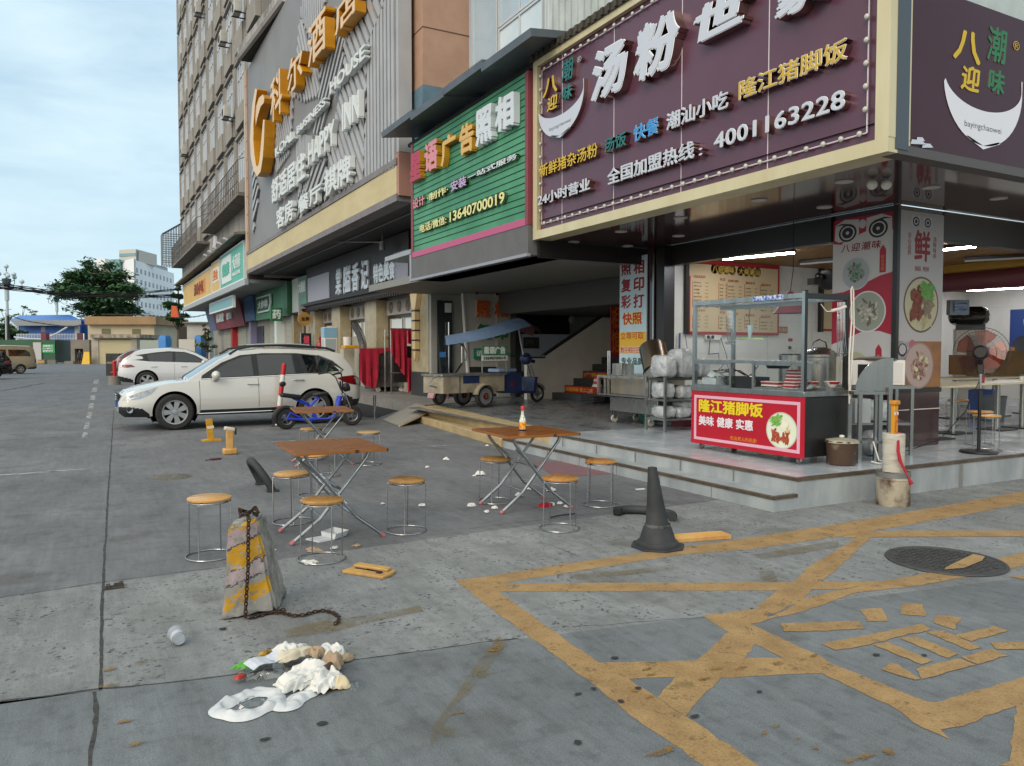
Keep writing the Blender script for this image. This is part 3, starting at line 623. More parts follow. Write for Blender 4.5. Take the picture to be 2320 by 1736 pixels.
m=MB()
for i in range(9):m.box(HX-.053,HX-.049,HY1-.352,HY1+.01,6.9+i*.82,6.93+i*.82)
build(m,'tile_gap',M_tjoint,hs,True)
build(MB().box(HX-.05,HX+.3,HY0+.1,HY1-.0,5.26,5.92),'cream_band',mat('cream_board','#c3b48a',.6,col2='#b8a97f',scale=.8,stretch=(1,1,3)),hs,True)
build(MB().box(HX-.08,HX+.35,HY0+.05,HY1+.05,5.93,6.08).box(HX-.07,HX+.35,HY0+.05,HY1+.1,5.08,5.255),'ledge',mat('grey_ledge','#6f6a6b',.7,col2='#7d787a',scale=3),hs,True)
build(MB().box(HX-.04,HX+.38,HY0-.04,HY0+.26,5.2,6.2),'end_block',mat('rusty_pink_block','#a47a6c',.7),hs,True)
M_gold=mat('gold_letter_side','#c98a10',.35,.2,col2='#b97c0c',scale=2);M_goldf=mat('cream_letter_face','#d7b78b',.4);M_wl=mat('white_letter','#cdd2d2',.5)
def ht(body,x0,y0,x1,y1,mf=M_wl,side=M_wl,depth=.15,bold=.02,**kw):
 o,w,h_=xbox(x0,y0,x1,y1,HX-.09);return build(MB().text(body,o,*XF,w,h_,depth,bold,0,1,**kw),'lettering',[mf,side],hs,True)
def q2(x,y):return 380+x*.27187,y*.27187
for ch,a in(('科',(925,1055,1020,555)),('尔',(1070,830,1200,370)),('酒',(1245,600,1400,45)),('店',(1480,330,1670,-160))):ht(ch,*q2(a[0],a[1]),*q2(a[2],a[3]),M_goldf,M_gold,.30,.02)
# big brush stroke emblem
em=[];pts=[(815,750),(790,880),(775,1050),(768,1180),(775,1320),(800,1430),(830,1480),(862,1440),(882,1320),(893,1150),(897,1010)]
ins=[(832,760),(812,890),(800,1050),(798,1180),(808,1300),(822,1390),(836,1400),(848,1370),(860,1270),(872,1140),(884,1010)]
m=MB();P2=lambda x,y:PX(*q2(x,y),HX-.09)
for i in range(len(pts)-1):m.prism([P2(*pts[i]),P2(*pts[i+1]),P2(*ins[i+1]),P2(*ins[i])],(-1,0,0),0,.4,0,1)
lf=[(800,930),(835,830),(868,800),(884,830),(878,870),(850,900),(820,1000),(808,1060)]
m.prism([P2(*p)for p in lf],(-1,0,0),0,.35,0,1);build(m,'emblem',[M_goldf,M_gold],hs,True)
def qq(x,y):return 600+x*.145,y*.145
def q7(x,y):return 600+x*.145,220+y*.145
ht('KOAL',*q7(220,960),*q7(515,500),bold=.03);ht('BUSINESS',*q7(565,600),*q7(1020,0),bold=.03);ht('HOUSE',*qq(1090,1500),*qq(1650,690),bold=.03)
ht('HAPPY',*q7(745,1090),*q7(1165,340),bold=.03);ht('INN',*q7(1285,560),*q7(1555,-120),bold=.03)
ht('舒适居住',*q7(165,1690),*q7(690,830),bold=.03)
ht('客房',635,522,673,448,bold=.03);ht('餐厅',685,488,738,412,bold=.03);ht('棋牌',745,450,806,345,bold=.03)
# soffit under the hotel sign with pipe and lamp
so_=thing('entrance_canopy','dark canopy soffit under the hotel sign with a thin pipe along it','canopy',(7.5,27,5.1))
build(MB().box(HX+.3,9.6,HY0+.1,HY1+1,5.1,5.2),'soffit',mat('dark_soffit','#343436',.7,col2='#3b3b3d',scale=1),so_,True)
m=MB();m.tube([(7.3,17.6,5.07),(7.3,36,5.07)],.02,6);m.tube([PX(730,548,7.0),PX(868,549,7.6)],.018,6);build(m,'pipe',mat('grey_pipe','#6d6c6c',.5),so_,True)
for p in((866,558,7.9),(712,612,8.3),(735,600,8.3)):
 c=PX(*p);m=MB().tube([c+Vector((0,0,.5)),c+Vector((0,0,.08))],.02,6).lathe([(.001,.1),(.09,.1),(.09,-.12),(.001,-.12)],14,c=c);build(m,'downlight',mat('grey_lamp','#77777a',.4),so_,True)
 # ================================================================== tall building behind the hotel sign
TX=7.0
def proj(p):
 v=Vector(p)-_C;z=v.dot(_F);return CX+FPX*v.dot(_R)/z,CY-FPX*v.dot(_U)/z
tb=thing('tall_building','tall weathered grey apartment block with rows of white framed windows and air conditioners','building',(TX,55,0))
M_conc=mat('weathered_grey_wall','#8d867d',.8,col2='#79736b',scale=.35,stretch=(1,1,.3),bump=.1)
M_span=mat('spandrel_panel','#928b82',.75,col2='#857e75',scale=.6);M_ribw=mat('stained_white_rib','#aeaaa4',.6,col2='#8f8a84',scale=.8,stretch=(1,1,.2))
M_band=mat('dark_floor_gap','#3c3935',.9);M_wframe=mat('white_window_frame','#c3c5c6',.5);M_wglass=mat('sky_window_glass','#a3b3c2',.14,.55,col2='#8095a8',scale=.35,spec=.9)
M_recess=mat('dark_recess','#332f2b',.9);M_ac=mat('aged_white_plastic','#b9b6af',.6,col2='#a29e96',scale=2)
TY0,TY1=37.2,72.0
build(MB().box(TX+.25,20,TY0,TY1,5,36),'wall',M_conc,tb,True)
FZ=[9.2+3.84*k for k in range(7)]
sp=MB();bd=MB();rc=MB();rb_=MB();wins=[];bay=3.48
for fi,z in enumerate(FZ):
 bd.box(TX+.12,TX+.25,TY0,TY1,z-.28,z-.02)
 for i in range(10):
  y=TY0+i*bay
  if proj((TX,y+1,z))[1]<-150:continue
  build(MB().box(TX-.02,TX+.24,y+.1,y+2.35,z+.02,z+1.05),'spandrel',M_span,tb,True)
  rc.box(TX+.2,TX+.26,y+2.4,y+bay-.02,z+.05,z+3.5)
  for q in(0,1,2):rb_.box(TX+.05,TX+.24,y+2.38+q*.5,y+2.46+q*.5,z-.02,z+3.54)
  wins.append((y+.25,y+2.2,z+1.1,z+3.25))
  build(MB().box(TX-.06,TX+.24,y+.05,y+2.4,z+3.3,z+3.42),'window_hood',M_span,tb,True)
build(bd,'floor_band',M_band,tb,True);build(rc,'recess',M_recess,tb,True);build(rb_,'ribbing',M_ribw,tb,True)
for(y0,y1,z0,z1)in wins[:96]:
 f=MB();w=.07
 for q in range(4):yy=y0+(y1-y0-w)*q/3;f.box(TX+.08,TX+.16,yy,yy+w,z0,z1)
 f.box(TX+.081,TX+.159,y0,y1,z0,z0+w).box(TX+.081,TX+.159,y0,y1,z1-w,z1).box(TX+.082,TX+.158,y0,y1,z0+1.4,z0+1.45)
 f.quad((TX+.13,y0,z0),(TX+.13,y1,z0),(TX+.13,y1,z1),(TX+.13,y0,z1),1);build(f,'window',[M_wframe,M_wglass],tb,True)
 # ribbed lower wall and second floor balconies
m=MB()
for i in range(110):m.box(TX+.12,TX+.24,TY0+i*.315,TY0+i*.315+.12,6.6,9.0)
build(m,'ribbed_wall',M_ribw,tb,True)
for(y0,y1,z)in((38.5,52,9.05),(54.5,71.6,8.75)):
 m=MB();m.box(TX-.7,TX+.25,y0,y1,z-.16,z);bo=build(m,'balcony',mat('stained_slab','#77716a',.8,col2='#5d5852',scale=2),tb,True)
 m=MB();n=int((y1-y0)/.55)
 for i in range(n+1):y=y0+(y1-y0)*i/n;m.tube([(TX-.68,y,z),(TX-.68,y,z+1.5)],.022,4)
 for k in(.5,1.0,1.5):m.tube([(TX-.68,y0,z+k),(TX-.68,y1,z+k)],.022,4)
 for q in(y0,y1):m.tube([(TX-.68,q,z+1.5),(TX+.2,q,z+1.9)],.022,4)
 build(m,'railing',mat('rusty_rail','#5c5854',.7),bo,True)
 # security cage at the far end
cg=thing('window_cage','steel window cage jutting into the sky from the far end of the tall block','window cage',PX(395,590,TX-.9))
m=MB();c=PX(404,570,TX-.4);x0,x1,y0,y1,z0,z1=TX-1.45,TX+.2,TY1-1.3,TY1+.1,c.z-1.0,c.z+1.6
for i in range(9):
 x=x0+(x1-x0)*i/8
 for y in(y0,y1):m.tube([(x,y,z0),(x,y,z1+(x-x0)*.7)],.03,4)
for i in range(8):
 z=z0+(z1-z0)*i/7;m.tube([(x0,y0,z),(x1,y0,z),(x1,y1,z),(x0,y1,z)],.03,4,closed=True)
for i in range(5):y=y0+(y1-y0)*i/4;m.tube([(x0,y,z0),(x0,y,z1),(x1,y,z1+1.1)],.03,4)
build(m,'bar',mat('galvanised_bar','#6d7377',.5,.3),cg,True)
# air conditioners, each hung on brackets
def aircon(px,py,X,label):
 c=PX(px,py,X);a=thing('air_conditioner',label,'air conditioner',c,group='air conditioners on the tall block')
 build(MB().box(-.18,.16,-.42,.42,0,.58),'casing',M_ac,a,bev=.02)
 m=MB().lathe([(.001,.19),(.21,.19),(.21,.185)],16,M=Matrix.Rotation(R(-90),3,'Y'));build(MB().mesh(m,Matrix.Translation((0,.12,.29))),'fan_grille',M_recess,a)
 build(MB().box(-.2,.45,-.36,-.32,-.05,0).box(-.2,.45,.32,.36,-.05,0),'bracket',M_recess,a);return a
for px,py,l in((448,33,'stained white air conditioner near the top left of the tall block'),(537,32,'large white air conditioner high beside the hotel sign ledge'),(505,100,'white air conditioner hung between windows second from the top on the tall block'),(513,268,'white air conditioner lowest of those beside the tan edge of the hotel sign'),(416,352,'lone white air conditioner sticking out of the far edge against the sky')):aircon(px,py,TX-.35,l)
# sloping ledge over the hotel sign
a,b=G(546,125,14.55),G(650,-12,14.55)
lg=thing('roof_ledge','dark sided concrete ledge sloping above the hotel sign','ledge',(a.x,a.y,14.5))
m=MB();m.prism([a,b,Vector((9,b.y,a.z)),Vector((9,a.y,a.z))],(0,0,1),-.25,.05);build(m,'slab',M_band,lg,True)
m=MB();d=(b-a).normalized();n=Vector((-d.y,d.x,0));
for i in range(40):p=a.lerp(b,i/40);m.obox(p+Vector((-.05,0,.1)),.12,.30,.45,Matrix.Rotation(math.atan2(d.y,d.x)-R(90),3,'Z'))
m.tube([a+Vector((-.1,0,-.15)),b+Vector((-.1,0,-.15))],.14,6);build(m,'tile_edge',M_ribw,lg,True)
# ================================================================== row of projecting shop signs further along
QX=6.45
rowc=thing('sign_canopy','long projecting canopy carrying the yellow and green shop signs','canopy',(QX,50,4.7))
build(MB().box(QX,8.9,37.5,64.5,4.72,4.88),'soffit',mat('grey_soffit','#7d8384',.6,col2='#6f7576',scale=.6),rowc,True)
build(MB().prism([(QX-.5,37.4,7.0),(QX-.5,66,6.75),(8,66,7.1),(8,37.4,7.3)],(0,0,1),-.12,.0),'roof_sheet',mat('stained_canopy_roof','#6b675f',.8,col2='#565249',scale=1),rowc,True)
build(MB().box(QX-.06,QX+.1,37.45,64.6,4.62,4.9),'edge_beam',mat('pale_grey_beam','#9ba0a3',.5),rowc,True)
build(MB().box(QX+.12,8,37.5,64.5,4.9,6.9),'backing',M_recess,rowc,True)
def board(name,label,y0,y1,z0,z1,X,m0,th=.12,frame=None):
 t=thing(name,label,'sign',(X,(y0+y1)/2,z0));build(MB().box(X,X+th,y0,y1,z0,z1),'panel',m0,t,True,bev=.01)
 if frame:build(MB().box(X-.03,X+th,y0-.08,y0,z0-.08,z1+.08).box(X-.03,X+th,y1,y1+.08,z0-.08,z1+.08).box(X-.03,X+th,y0,y1,z0-.08,z0).box(X-.03,X+th,y0,y1,z1,z1+.08),'frame',frame,t,True)
 return t
def bt(t,X,body,y1,z0,w,h,m0,depth=.03,bold=.02,**kw):return build(MB().text(body,(X-.001,y1,z0),*XF,w,h,depth,bold,0,0,**kw),'lettering',m0,t,True)
M_ltw=mat('board_white','#cfd8d6',.5);M_teal=mat('teal_board','#3fa28c',.45,col2='#4bab97',scale=.5)
t=board('shop_sign','teal green projecting shop sign beside the tan end of the hotel sign',38.0,45.2,4.98,6.65,QX,M_teal,frame=M_ltw)
build(MB().prism([(QX,41.6,5.15),(QX,44.7,5.15),(QX,44.9,6.3),(QX,44.4,6.5),(QX,41.6,6.5)],(-1,0,0),0,.03),'white_field',M_ltw,t,True);bt(t,QX,'大药房',41.2,5.6,2.3,.7,M_ltw);bt(t,QX,'DRUG STORE',41.2,5.3,2.3,.18,M_ltw);bt(t,QX-.03,'健康',44.4,5.5,2.4,.7,M_teal)
M_yb=mat('yellow_board','#d3ae62',.5,col2='#c9a152',scale=.5);M_or=mat('orange_print','#d07a1a',.5)
t=board('shop_sign','narrow yellow and white projecting sign between the teal and big yellow boards',45.6,48.6,4.98,6.6,QX,M_yb,frame=M_ltw)
build(MB().box(QX-.012,QX,45.9,48.2,5.5,6.3),'white_field',M_ltw,t,True);bt(t,QX-.012,'美食',48.0,5.6,1.8,.6,M_or)
t=board('shop_sign','big yellow projecting sign with orange patterned square at the far end of the row',49.0,63.9,4.98,6.5,QX,M_yb,frame=M_ltw)
m=MB();m.box(QX-.02,QX,51.6,55.2,5.25,6.1)
build(m,'orange_square',M_or,t,True);bt(t,QX-.02,'沙县小吃',57.2,5.3,4.8,.8,mat('brown_print','#7c3c10',.5))
# flood lamps on the canopy roof
for i in range(5):
 y=39.5+i*1.8;o=thing('flood_lamp','small pale flood lamp on the canopy edge above the teal sign','lamp',(QX-.55,y,6.95),group='flood lamps over the teal sign')
 build(MB().obox((-.05,0,-.02),.2,.28,.08,Matrix.Rotation(R(25),3,'Y')),'head',M_wframe,o);build(MB().tube([(.05,0,0),(.3,0,.12)],.02,5),'arm',M_recess,o)
t=board('hanging_sign','pale teal lightbox hanging under the shop sign canopy',43.2,52.0,3.95,4.45,QX+.3,mat('pale_teal_box','#6d9ea6',.4),frame=M_ltw)
# shirt drying
sh=thing('shirt','white shirt with a red print drying outside the second floor window','laundry',PX(485,570,TX-.3))
m=MB();c=PX(487,538,TX-.3);W_,H_=1.0,1.35
pts=[(-.28,.0),(-.12,.05),(.12,.05),(.28,.0),(.55,-.35),(.42,-.5),(.33,-.38),(.36,-1.2),(-.36,-1.15),(-.33,-.38),(-.42,-.5),(-.55,-.35)]
m.prism([c+Vector((0,-x*1.3,y*1.25))for x,y in pts],(-1,0,0),-.05,.05);build(m,'cloth',mat('white_cotton','#b9b7bd',.9),sh,True)
build(MB().prism([c+Vector((-.055,-x,y))for x,y in((-.1,-1.0),(.2,-1.05),(.05,-.75))],(-1,0,0),0,.01),'print',mat('red_print','#c4392b',.8),sh,True)
# ================================================================== street level shops
BX=8.2
sb=thing('shop_row','dim row of street level shops under the projecting signs and hotel canopy','building',(BX,40,.2))
M_shopw=mat('pale_shop_wall','#a7a394',.7,col2='#98948a',scale=1);M_stone=mat('tan_stone_cladding','#9c8a6c',.4,col2='#887658',scale=3.5,detail=8);M_stone2=mat('pale_stone_cladding','#a79b80',.4,col2='#948769',scale=3,detail=8)
build(MB().box(BX+.6,BX+1.0,21.3,66,.2,5.0),'wall',M_shopw,sb,True)
M_shut=mat('roller_shutter','#a9ab9b',.5,col2='#9c9e90',scale=2,stretch=(1,.2,6));M_dglass=mat('dark_shop_glass','#1c2226',.06,col2='#2b3236',scale=.6,spec=.9)
for(y0,y1,z1)in((37.6,39.6,3.1),(41.6,43.6,3.0),(51,55.6,3.1),(57.2,60,2.9)):
 m=MB()
 for k in range(int(z1/.12)):m.box(BX+.55,BX+.6,y0,y1,.26+k*.12,.26+k*.12+.1)
 build(m,'shutter',M_shut,sb,True)
for(y0,y1)in((45.6,48.2),(34.2,36.2)):build(MB().box(BX+.55,BX+.6,y0,y1,.26,3),'shop_window',M_dglass,sb,True)
for y,mm in((47.6,mat('lilac_post','#8f8bab',.6)),(54.2,mat('red_post','#a8242a',.6)),(40.4,M_ltw),(36.6,M_stone),(33.8,M_stone)):build(MB().box(BX+.2,BX+.6,y,y+.5,.26,3.3),'post',mm,sb,True)
for(px,X)in((795,0),):pass
# noodle shop stone piers
ns_=thing('noodle_shop','noodle shop front of tan stone piers with dark glass doors under a black sign','shop',(8.35,27,.26))
def pier(y0,y1,x0=8.35,x1=9.0):
 o=build(MB().box(x0,x1,y0,y1,.26,3.25),'pier',M_stone2,ns_,True,bev=.01)
 build(MB().box(x0-.01,x1,y0-.01,y1+.01,.26,.95),'plinth',mat('dark_plinth','#2e2f30',.35),ns_,True)
 c=MB().lathe([(.001,0),(.09,.0),(.08,.012),(.001,.016)],12,M=Matrix.Rotation(R(90),3,'X'));build(MB().mesh(c,Matrix.Translation(((x0+x1)/2,y0-.012,2.0))@Matrix.Diagonal((1.2,1,.6,1))),'gold_badge',mat('gold_badge','#a8821f',.4,.4),ns_,True)
for y0,y1 in((20.2,21.5),(24.7,25.9),(28.9,30.0),(32.6,33.5)):pier(y0,y1)
build(MB().box(8.9,9.2,20.2,33.4,.26,5.1),'wall',M_dark,ns_,True)
for(y0,y1)in((21.5,24.7),(25.9,28.9),(30.0,32.6)):
 gl=build(MB().box(8.84,8.89,y0,y1,.26,2.7),'glass_door',M_dglass,ns_,True);m=MB()
 for k in range(4):y=y0+(y1-y0-.08)*k/3;m.box(8.78,8.84,y,y+.08,.26,2.7)
 m.box(8.779,8.84,y0,y1,2.62,2.7);build(m,'frame',M_dark,gl,True)
 m=MB();m.box(8.7,8.8,y0+.05,y1-.05,2.72,3.2);po=build(m,'picture_strip',mat('strip_grey','#9d9893',.6),ns_,True)
 for k in range(4):
  yy=y0+(y1-y0)*(k+.55)/4.2;c=MB().lathe([(.001,0),(.19,0),(.19,.01),(.001,.01)],18,M=Matrix.Rotation(R(-90),3,'Y'))
  build(MB().mesh(c,Matrix.Translation((8.699,yy,2.97))),'dish_photo',mat('dish_dark','#3d3328',.6,col2='#8c7c66',scale=9),po,True)
 build(MB().box(8.775,8.779,y0+.3,y1-1.6,2.1,2.58).box(8.775,8.779,y1-1.3,y1-.35,2.1,2.58),'notice',M_ltw,ns_,True)
t=thing('shop_sign','black wooden sign of the noodle shop with white brush characters','sign',(BX,27,3.5))
build(MB().box(BX,BX+.6,21.3,33.3,3.5,5.05),'panel',mat('black_brown_board','#1f1715',.5,col2='#2a1f1b',scale=3),t,True)
m=MB();m.box(BX-.25,BX+.5,21.2,33.4,3.42,3.52).box(BX-.15,BX+.5,21.2,33.4,3.3,3.419)
for i in range(60):m.box(BX-.2,BX-.1,21.3+i*.2,21.4+i*.2,3.2,3.299)
build(m,'cornice',mat('dark_cornice','#2a2220',.6),t,True)
build(MB().box(BX-.03,BX,29.7,33.0,3.6,4.6),'blank_panel',mat('pale_lilac_panel','#9a98a6',.4),t,True)
build(MB().box(BX-.03,BX,21.3,22.5,3.55,4.5),'end_panel',mat('lilac_panel','#8a8896',.4),t,True)
M_sl=mat('silvery_letter','#c2ccd6',.3)
def zz(x,y):return 680+x*.2175,550+y*.2175
for ch,(x0,y0,x1,y1)in(('棠',(385,580,440,345)),('隘',(465,565,540,330)),('香',(555,540,625,300)),('记',(650,525,725,270))):
 o,w,h_=xbox(*zz(x0,y0),*zz(x1,y1),BX);build(MB().text(ch,(BX-.005,o.y,3.62),*XF,w,.98,.06,.03,0,0,shear=.1),'lettering',M_sl,t,True)
o,w,h_=xbox(*zz(780,475),*zz(1005,285),BX);build(MB().text('特色美食',(BX-.005,o.y,3.72),*XF,w,.62,.06,.04,0,0),'lettering',M_sl,t,True)
# golden wall lamp on the nearest pier
wl=thing('wall_lamp','tall tapering brass wall lamp on the pier nearest the tricycle','wall lamp',(8.33,20.9,1.9))
a=20.95;m=MB()
m.prism([(8.34,a+.28,3.2),(8.34,a-.28,3.2),(8.34,a-.13,2.75),(8.34,a+.13,2.75)],(-1,0,0),0,.14)
for i in range(4):m.box(8.2,8.34,a-.11,a+.11,2.42-i*.28,2.68-i*.28)
m.prism([(8.34,a+.11,1.55),(8.34,a-.11,1.55),(8.34,a,1.25)],(-1,0,0),0,.12);build(m,'glass',mat('lamp_cream','#c9b184',.4),wl,True)
m=MB()
for i in range(5):m.box(8.185,8.345,a-.125,a+.125,2.68-i*.28+.0,2.70-i*.28+.02)
build(m,'band',mat('lamp_black','#2b2418',.5),wl,True)
# lower shop signs further along
t=thing('shop_sign','leaning dusty red shop sign with pale lettering under the yellow sign canopy','sign',(BX,54,3.0))
def slant(y0,y1,z0,z1,lean=.35,X=BX,th=.1):return MB().prism([(X,y0,z0),(X,y1,z0),(X-lean,y1,z1),(X-lean,y0,z1)],(1,0,0),0,th)
build(slant(48.3,59.6,3.1,4.65),'panel',mat('dusty_red_board','#8d3a44',.6,col2='#7e323c',scale=.7),t,True)
build(MB().text('福满堂',(BX-.2,58.2,3.55),*XF,3.4,.6,.06,.03),'lettering',M_ltw,t,True);build(MB().text('便利',(BX-.2,53.6,3.6),*XF,2,.45,.06,.03),'lettering',M_ltw,t,True)
t=thing('shop_sign','faded blue sign at the far left end of the red board','sign',(BX,62,3));build(slant(59.8,63.2,3.1,4.6),'panel',mat('faded_blue_board','#6c7794',.6,col2='#5f6a88',scale=.8),t,True)
t=thing('shop_sign','blue slatted sign between the red board and the green pharmacy sign','sign',(BX,47,3));build(slant(45.0,48.1,3.3,4.7,.15),'panel',mat('blue_slats','#3c6a97',.6,col2='#345f8a',scale=2,stretch=(1,.2,8)),t,True)
t=thing('shop_sign','green pharmacy sign with a white bordered emblem','sign',(BX,41,3.2));build(MB().box(BX,BX+.2,37.0,44.8,3.25,4.7),'panel',mat('pharmacy_green','#3b7a56',.5,col2='#327049',scale=.6),t,True)
build(MB().prism([(BX-.05,y,z)for y,z in((43.6,3.6),(40.6,3.6),(40.2,4.0),(40.3,4.45),(43.8,4.45))],(-1,0,0),0,.08),'emblem_border',M_ltw,t,True);build(MB().prism([(BX-.13,y,z)for y,z in((43.45,3.68),(40.75,3.68),(40.4,4.0),(40.5,4.36),(43.6,4.36))],(-1,0,0),0,.02),'emblem',mat('deep_green','#1e5a48',.5),t,True)
bt(t,BX-.15,'大参林',43.3,3.8,2.6,.42,M_ltw);build(MB().box(BX-.2,BX,36.1,37.0,3.25,4.75),'dark_side',mat('dark_green_side','#174a2c',.5),t,True)
t=thing('projecting_sign','small green square pharmacy cross sign with a white character','sign',(7.6,38.3,2.4));c0,c1=PX(634,728,7.8),PX(660,708,7.8)
build(MB().box(7.35,7.9,c0.y-.15,c0.y,c0.z,c0.z+.62),'box',mat('sign_green','#1d6b3c',.45),t,True,bev=.02);build(MB().text('药',(7.43,c0.y-.155,c0.z+.09),*YF,.39,.45,.02,.04),'lettering',M_ltw,t,True)
t=thing('shop_sign','grey white and green tiled sign left of the noodle shop board','sign',(BX,34.6,3.2));build(MB().box(BX,BX+.2,34.8,36.0,3.3,4.8),'panel',mat('grey_white_board','#9aa39f',.5),t,True)
build(MB().box(BX,BX+.2,33.35,34.79,3.4,4.8),'green_panel',mat('slate_green_board','#4b6f63',.5,col2='#5c8175',scale=2,stretch=(1,.2,5)),t,True);bt(t,BX,'大排档',34.7,4.1,1.2,.5,M_ltw)
def disc(X,y,z,r,th,sq=1):return MB().mesh(MB().lathe([(.001,0),(r,0),(r,th),(.001,th)],24,M=Matrix.Rotation(R(90),3,'X')),Matrix.Translation((X,y,z))@Matrix.Diagonal((1,1,sq,1)))
t=thing('projecting_sign','round wooden hanging sign with two dark characters on brackets by the noodle shop','sign',(7.7,33.6,2.3));c=PX(690,723,8.0)
build(disc(8.0,c.y,c.z,.29,.1),'board',mat('round_wood','#ad8746',.5,col2='#9c7638',scale=3),t,True);build(MB().text('金煲',(7.83,c.y-.104,c.z-.08),*YF,.34,.17,.01,.02),'lettering',M_dark,t,True)
t=thing('projecting_sign','small grey square sign with a dark gem mark above the round wooden sign','sign',(7.8,33.6,3.0));c=PX(690,704,8.0)
build(MB().box(7.76,8.24,c.y,c.y+.12,c.z-.2,c.z+.2),'box',mat('grey_sign_box','#8f8c88',.5),t,True);build(MB().prism([(7.9,c.y-.002,c.z+.08),(8.1,c.y-.002,c.z+.08),(8.14,c.y-.002,c.z+.02),(8.0,c.y-.002,c.z-.1),(7.86,c.y-.002,c.z+.02)],(0,-1,0),0,.01),'mark',M_dark,t,True)
t=thing('lightbox','upright black lightbox with pink red characters standing by the noodle shop','sign',G(694,880,.26));c=PX(694,775,8.0)
build(MB().box(7.8,8.2,c.y,c.y+.15,1.0,2.3),'box',mat('black_box','#171414',.5),t,True,bev=.01);build(MB().text('烧\n腊\n饭',(7.87,c.y-.012,1.1),*YF,.26,1.12,.01,.05),'lettering',mat('pink_red_print','#c94b5c',.5),t,True)
build(MB().box(7.78,7.799,c.y-.01,c.y+.16,.26,2.33).box(8.201,8.22,c.y-.01,c.y+.16,.26,2.33),'frame',M_silver,t,True)
# ================================================================== vehicles
M_rub=mat('tyre_rubber','#1f1f20',.8,col2='#2b2a29',scale=20);M_rim=M_rim;M_alloy=mat('alloy_rim','#b0b2b4',.3,.7);M_blackp=mat('black_plastic','#1b1c1e',.5);M_carglass=mat('car_window_glass','#080b0d',.03,col2='#10171a',scale=1.2,spec=.9)
M_wind=mat('windscreen_glass','#6c7f8d',.05,spec=1.0);M_chr=mat('chrome','#d0d2d4',.12,1.0);M_hl=mat('headlight_glass','#76828e',.1,col2='#a3aeb8',scale=14,spec=1.0);M_tl=mat('tail_light_red','#7d0f18',.12,col2='#5e0a12',scale=8,spec=.9)
M_archblk=mat('wheel_arch_black','#0b0b0b',.9)  # near-black for wheel wells, underbody and behind the spokes
def lerp(tab,x):
 if x<=tab[0][0]:return tab[0][1]
 for(a,u),(b,v)in zip(tab,tab[1:]):
  if x<=b:t=(x-a)/(b-a);return u+(v-u)*t
 return tab[-1][1]
def wheel(par,x,y,r,w,side,spokes=7,rimmat=None):
 wt=build(MB().lathe([(r*.68,-w/2),(r*.9,-w/2),(r,-w*.32),(r,w*.32),(r*.9,w/2),(r*.68,w/2),(r*.62,w*.3),(r*.62,-w*.3),(r*.68,-w/2)],36,M=Matrix.Rotation(R(90*side),3,'X')),'wheel',M_rub,par)
 wt.location=(x,y,r);m=MB();rr=r*.66
 m.lathe([(rr,w*.44),(rr*.9,w*.40),(rr*.86,w*.1),(.001,w*.1)],30,1)
 m.lathe([(rr*1.02,w*.3),(rr*1.02,w*.47),(rr*.92,w*.46),(rr*.9,w*.36)],30)
 for i in range(spokes):
  t=2*math.pi*i/spokes;d=Vector((math.cos(t),math.sin(t),0));n=Vector((-d.y,d.x,0))
  m.prism([d*rr*.15+n*rr*.13,d*rr*.95+n*rr*.24,d*rr*.95-n*rr*.24,d*rr*.15-n*rr*.13],(0,0,1),w*.24,w*.40)
 m.lathe([(.001,w*.46),(rr*.2,w*.45),(rr*.23,w*.38)],14)
 build(MB().mesh(m,Matrix.Rotation(R(90*side),4,'X')),'rim',[rimmat or M_alloy,M_archblk],wt)
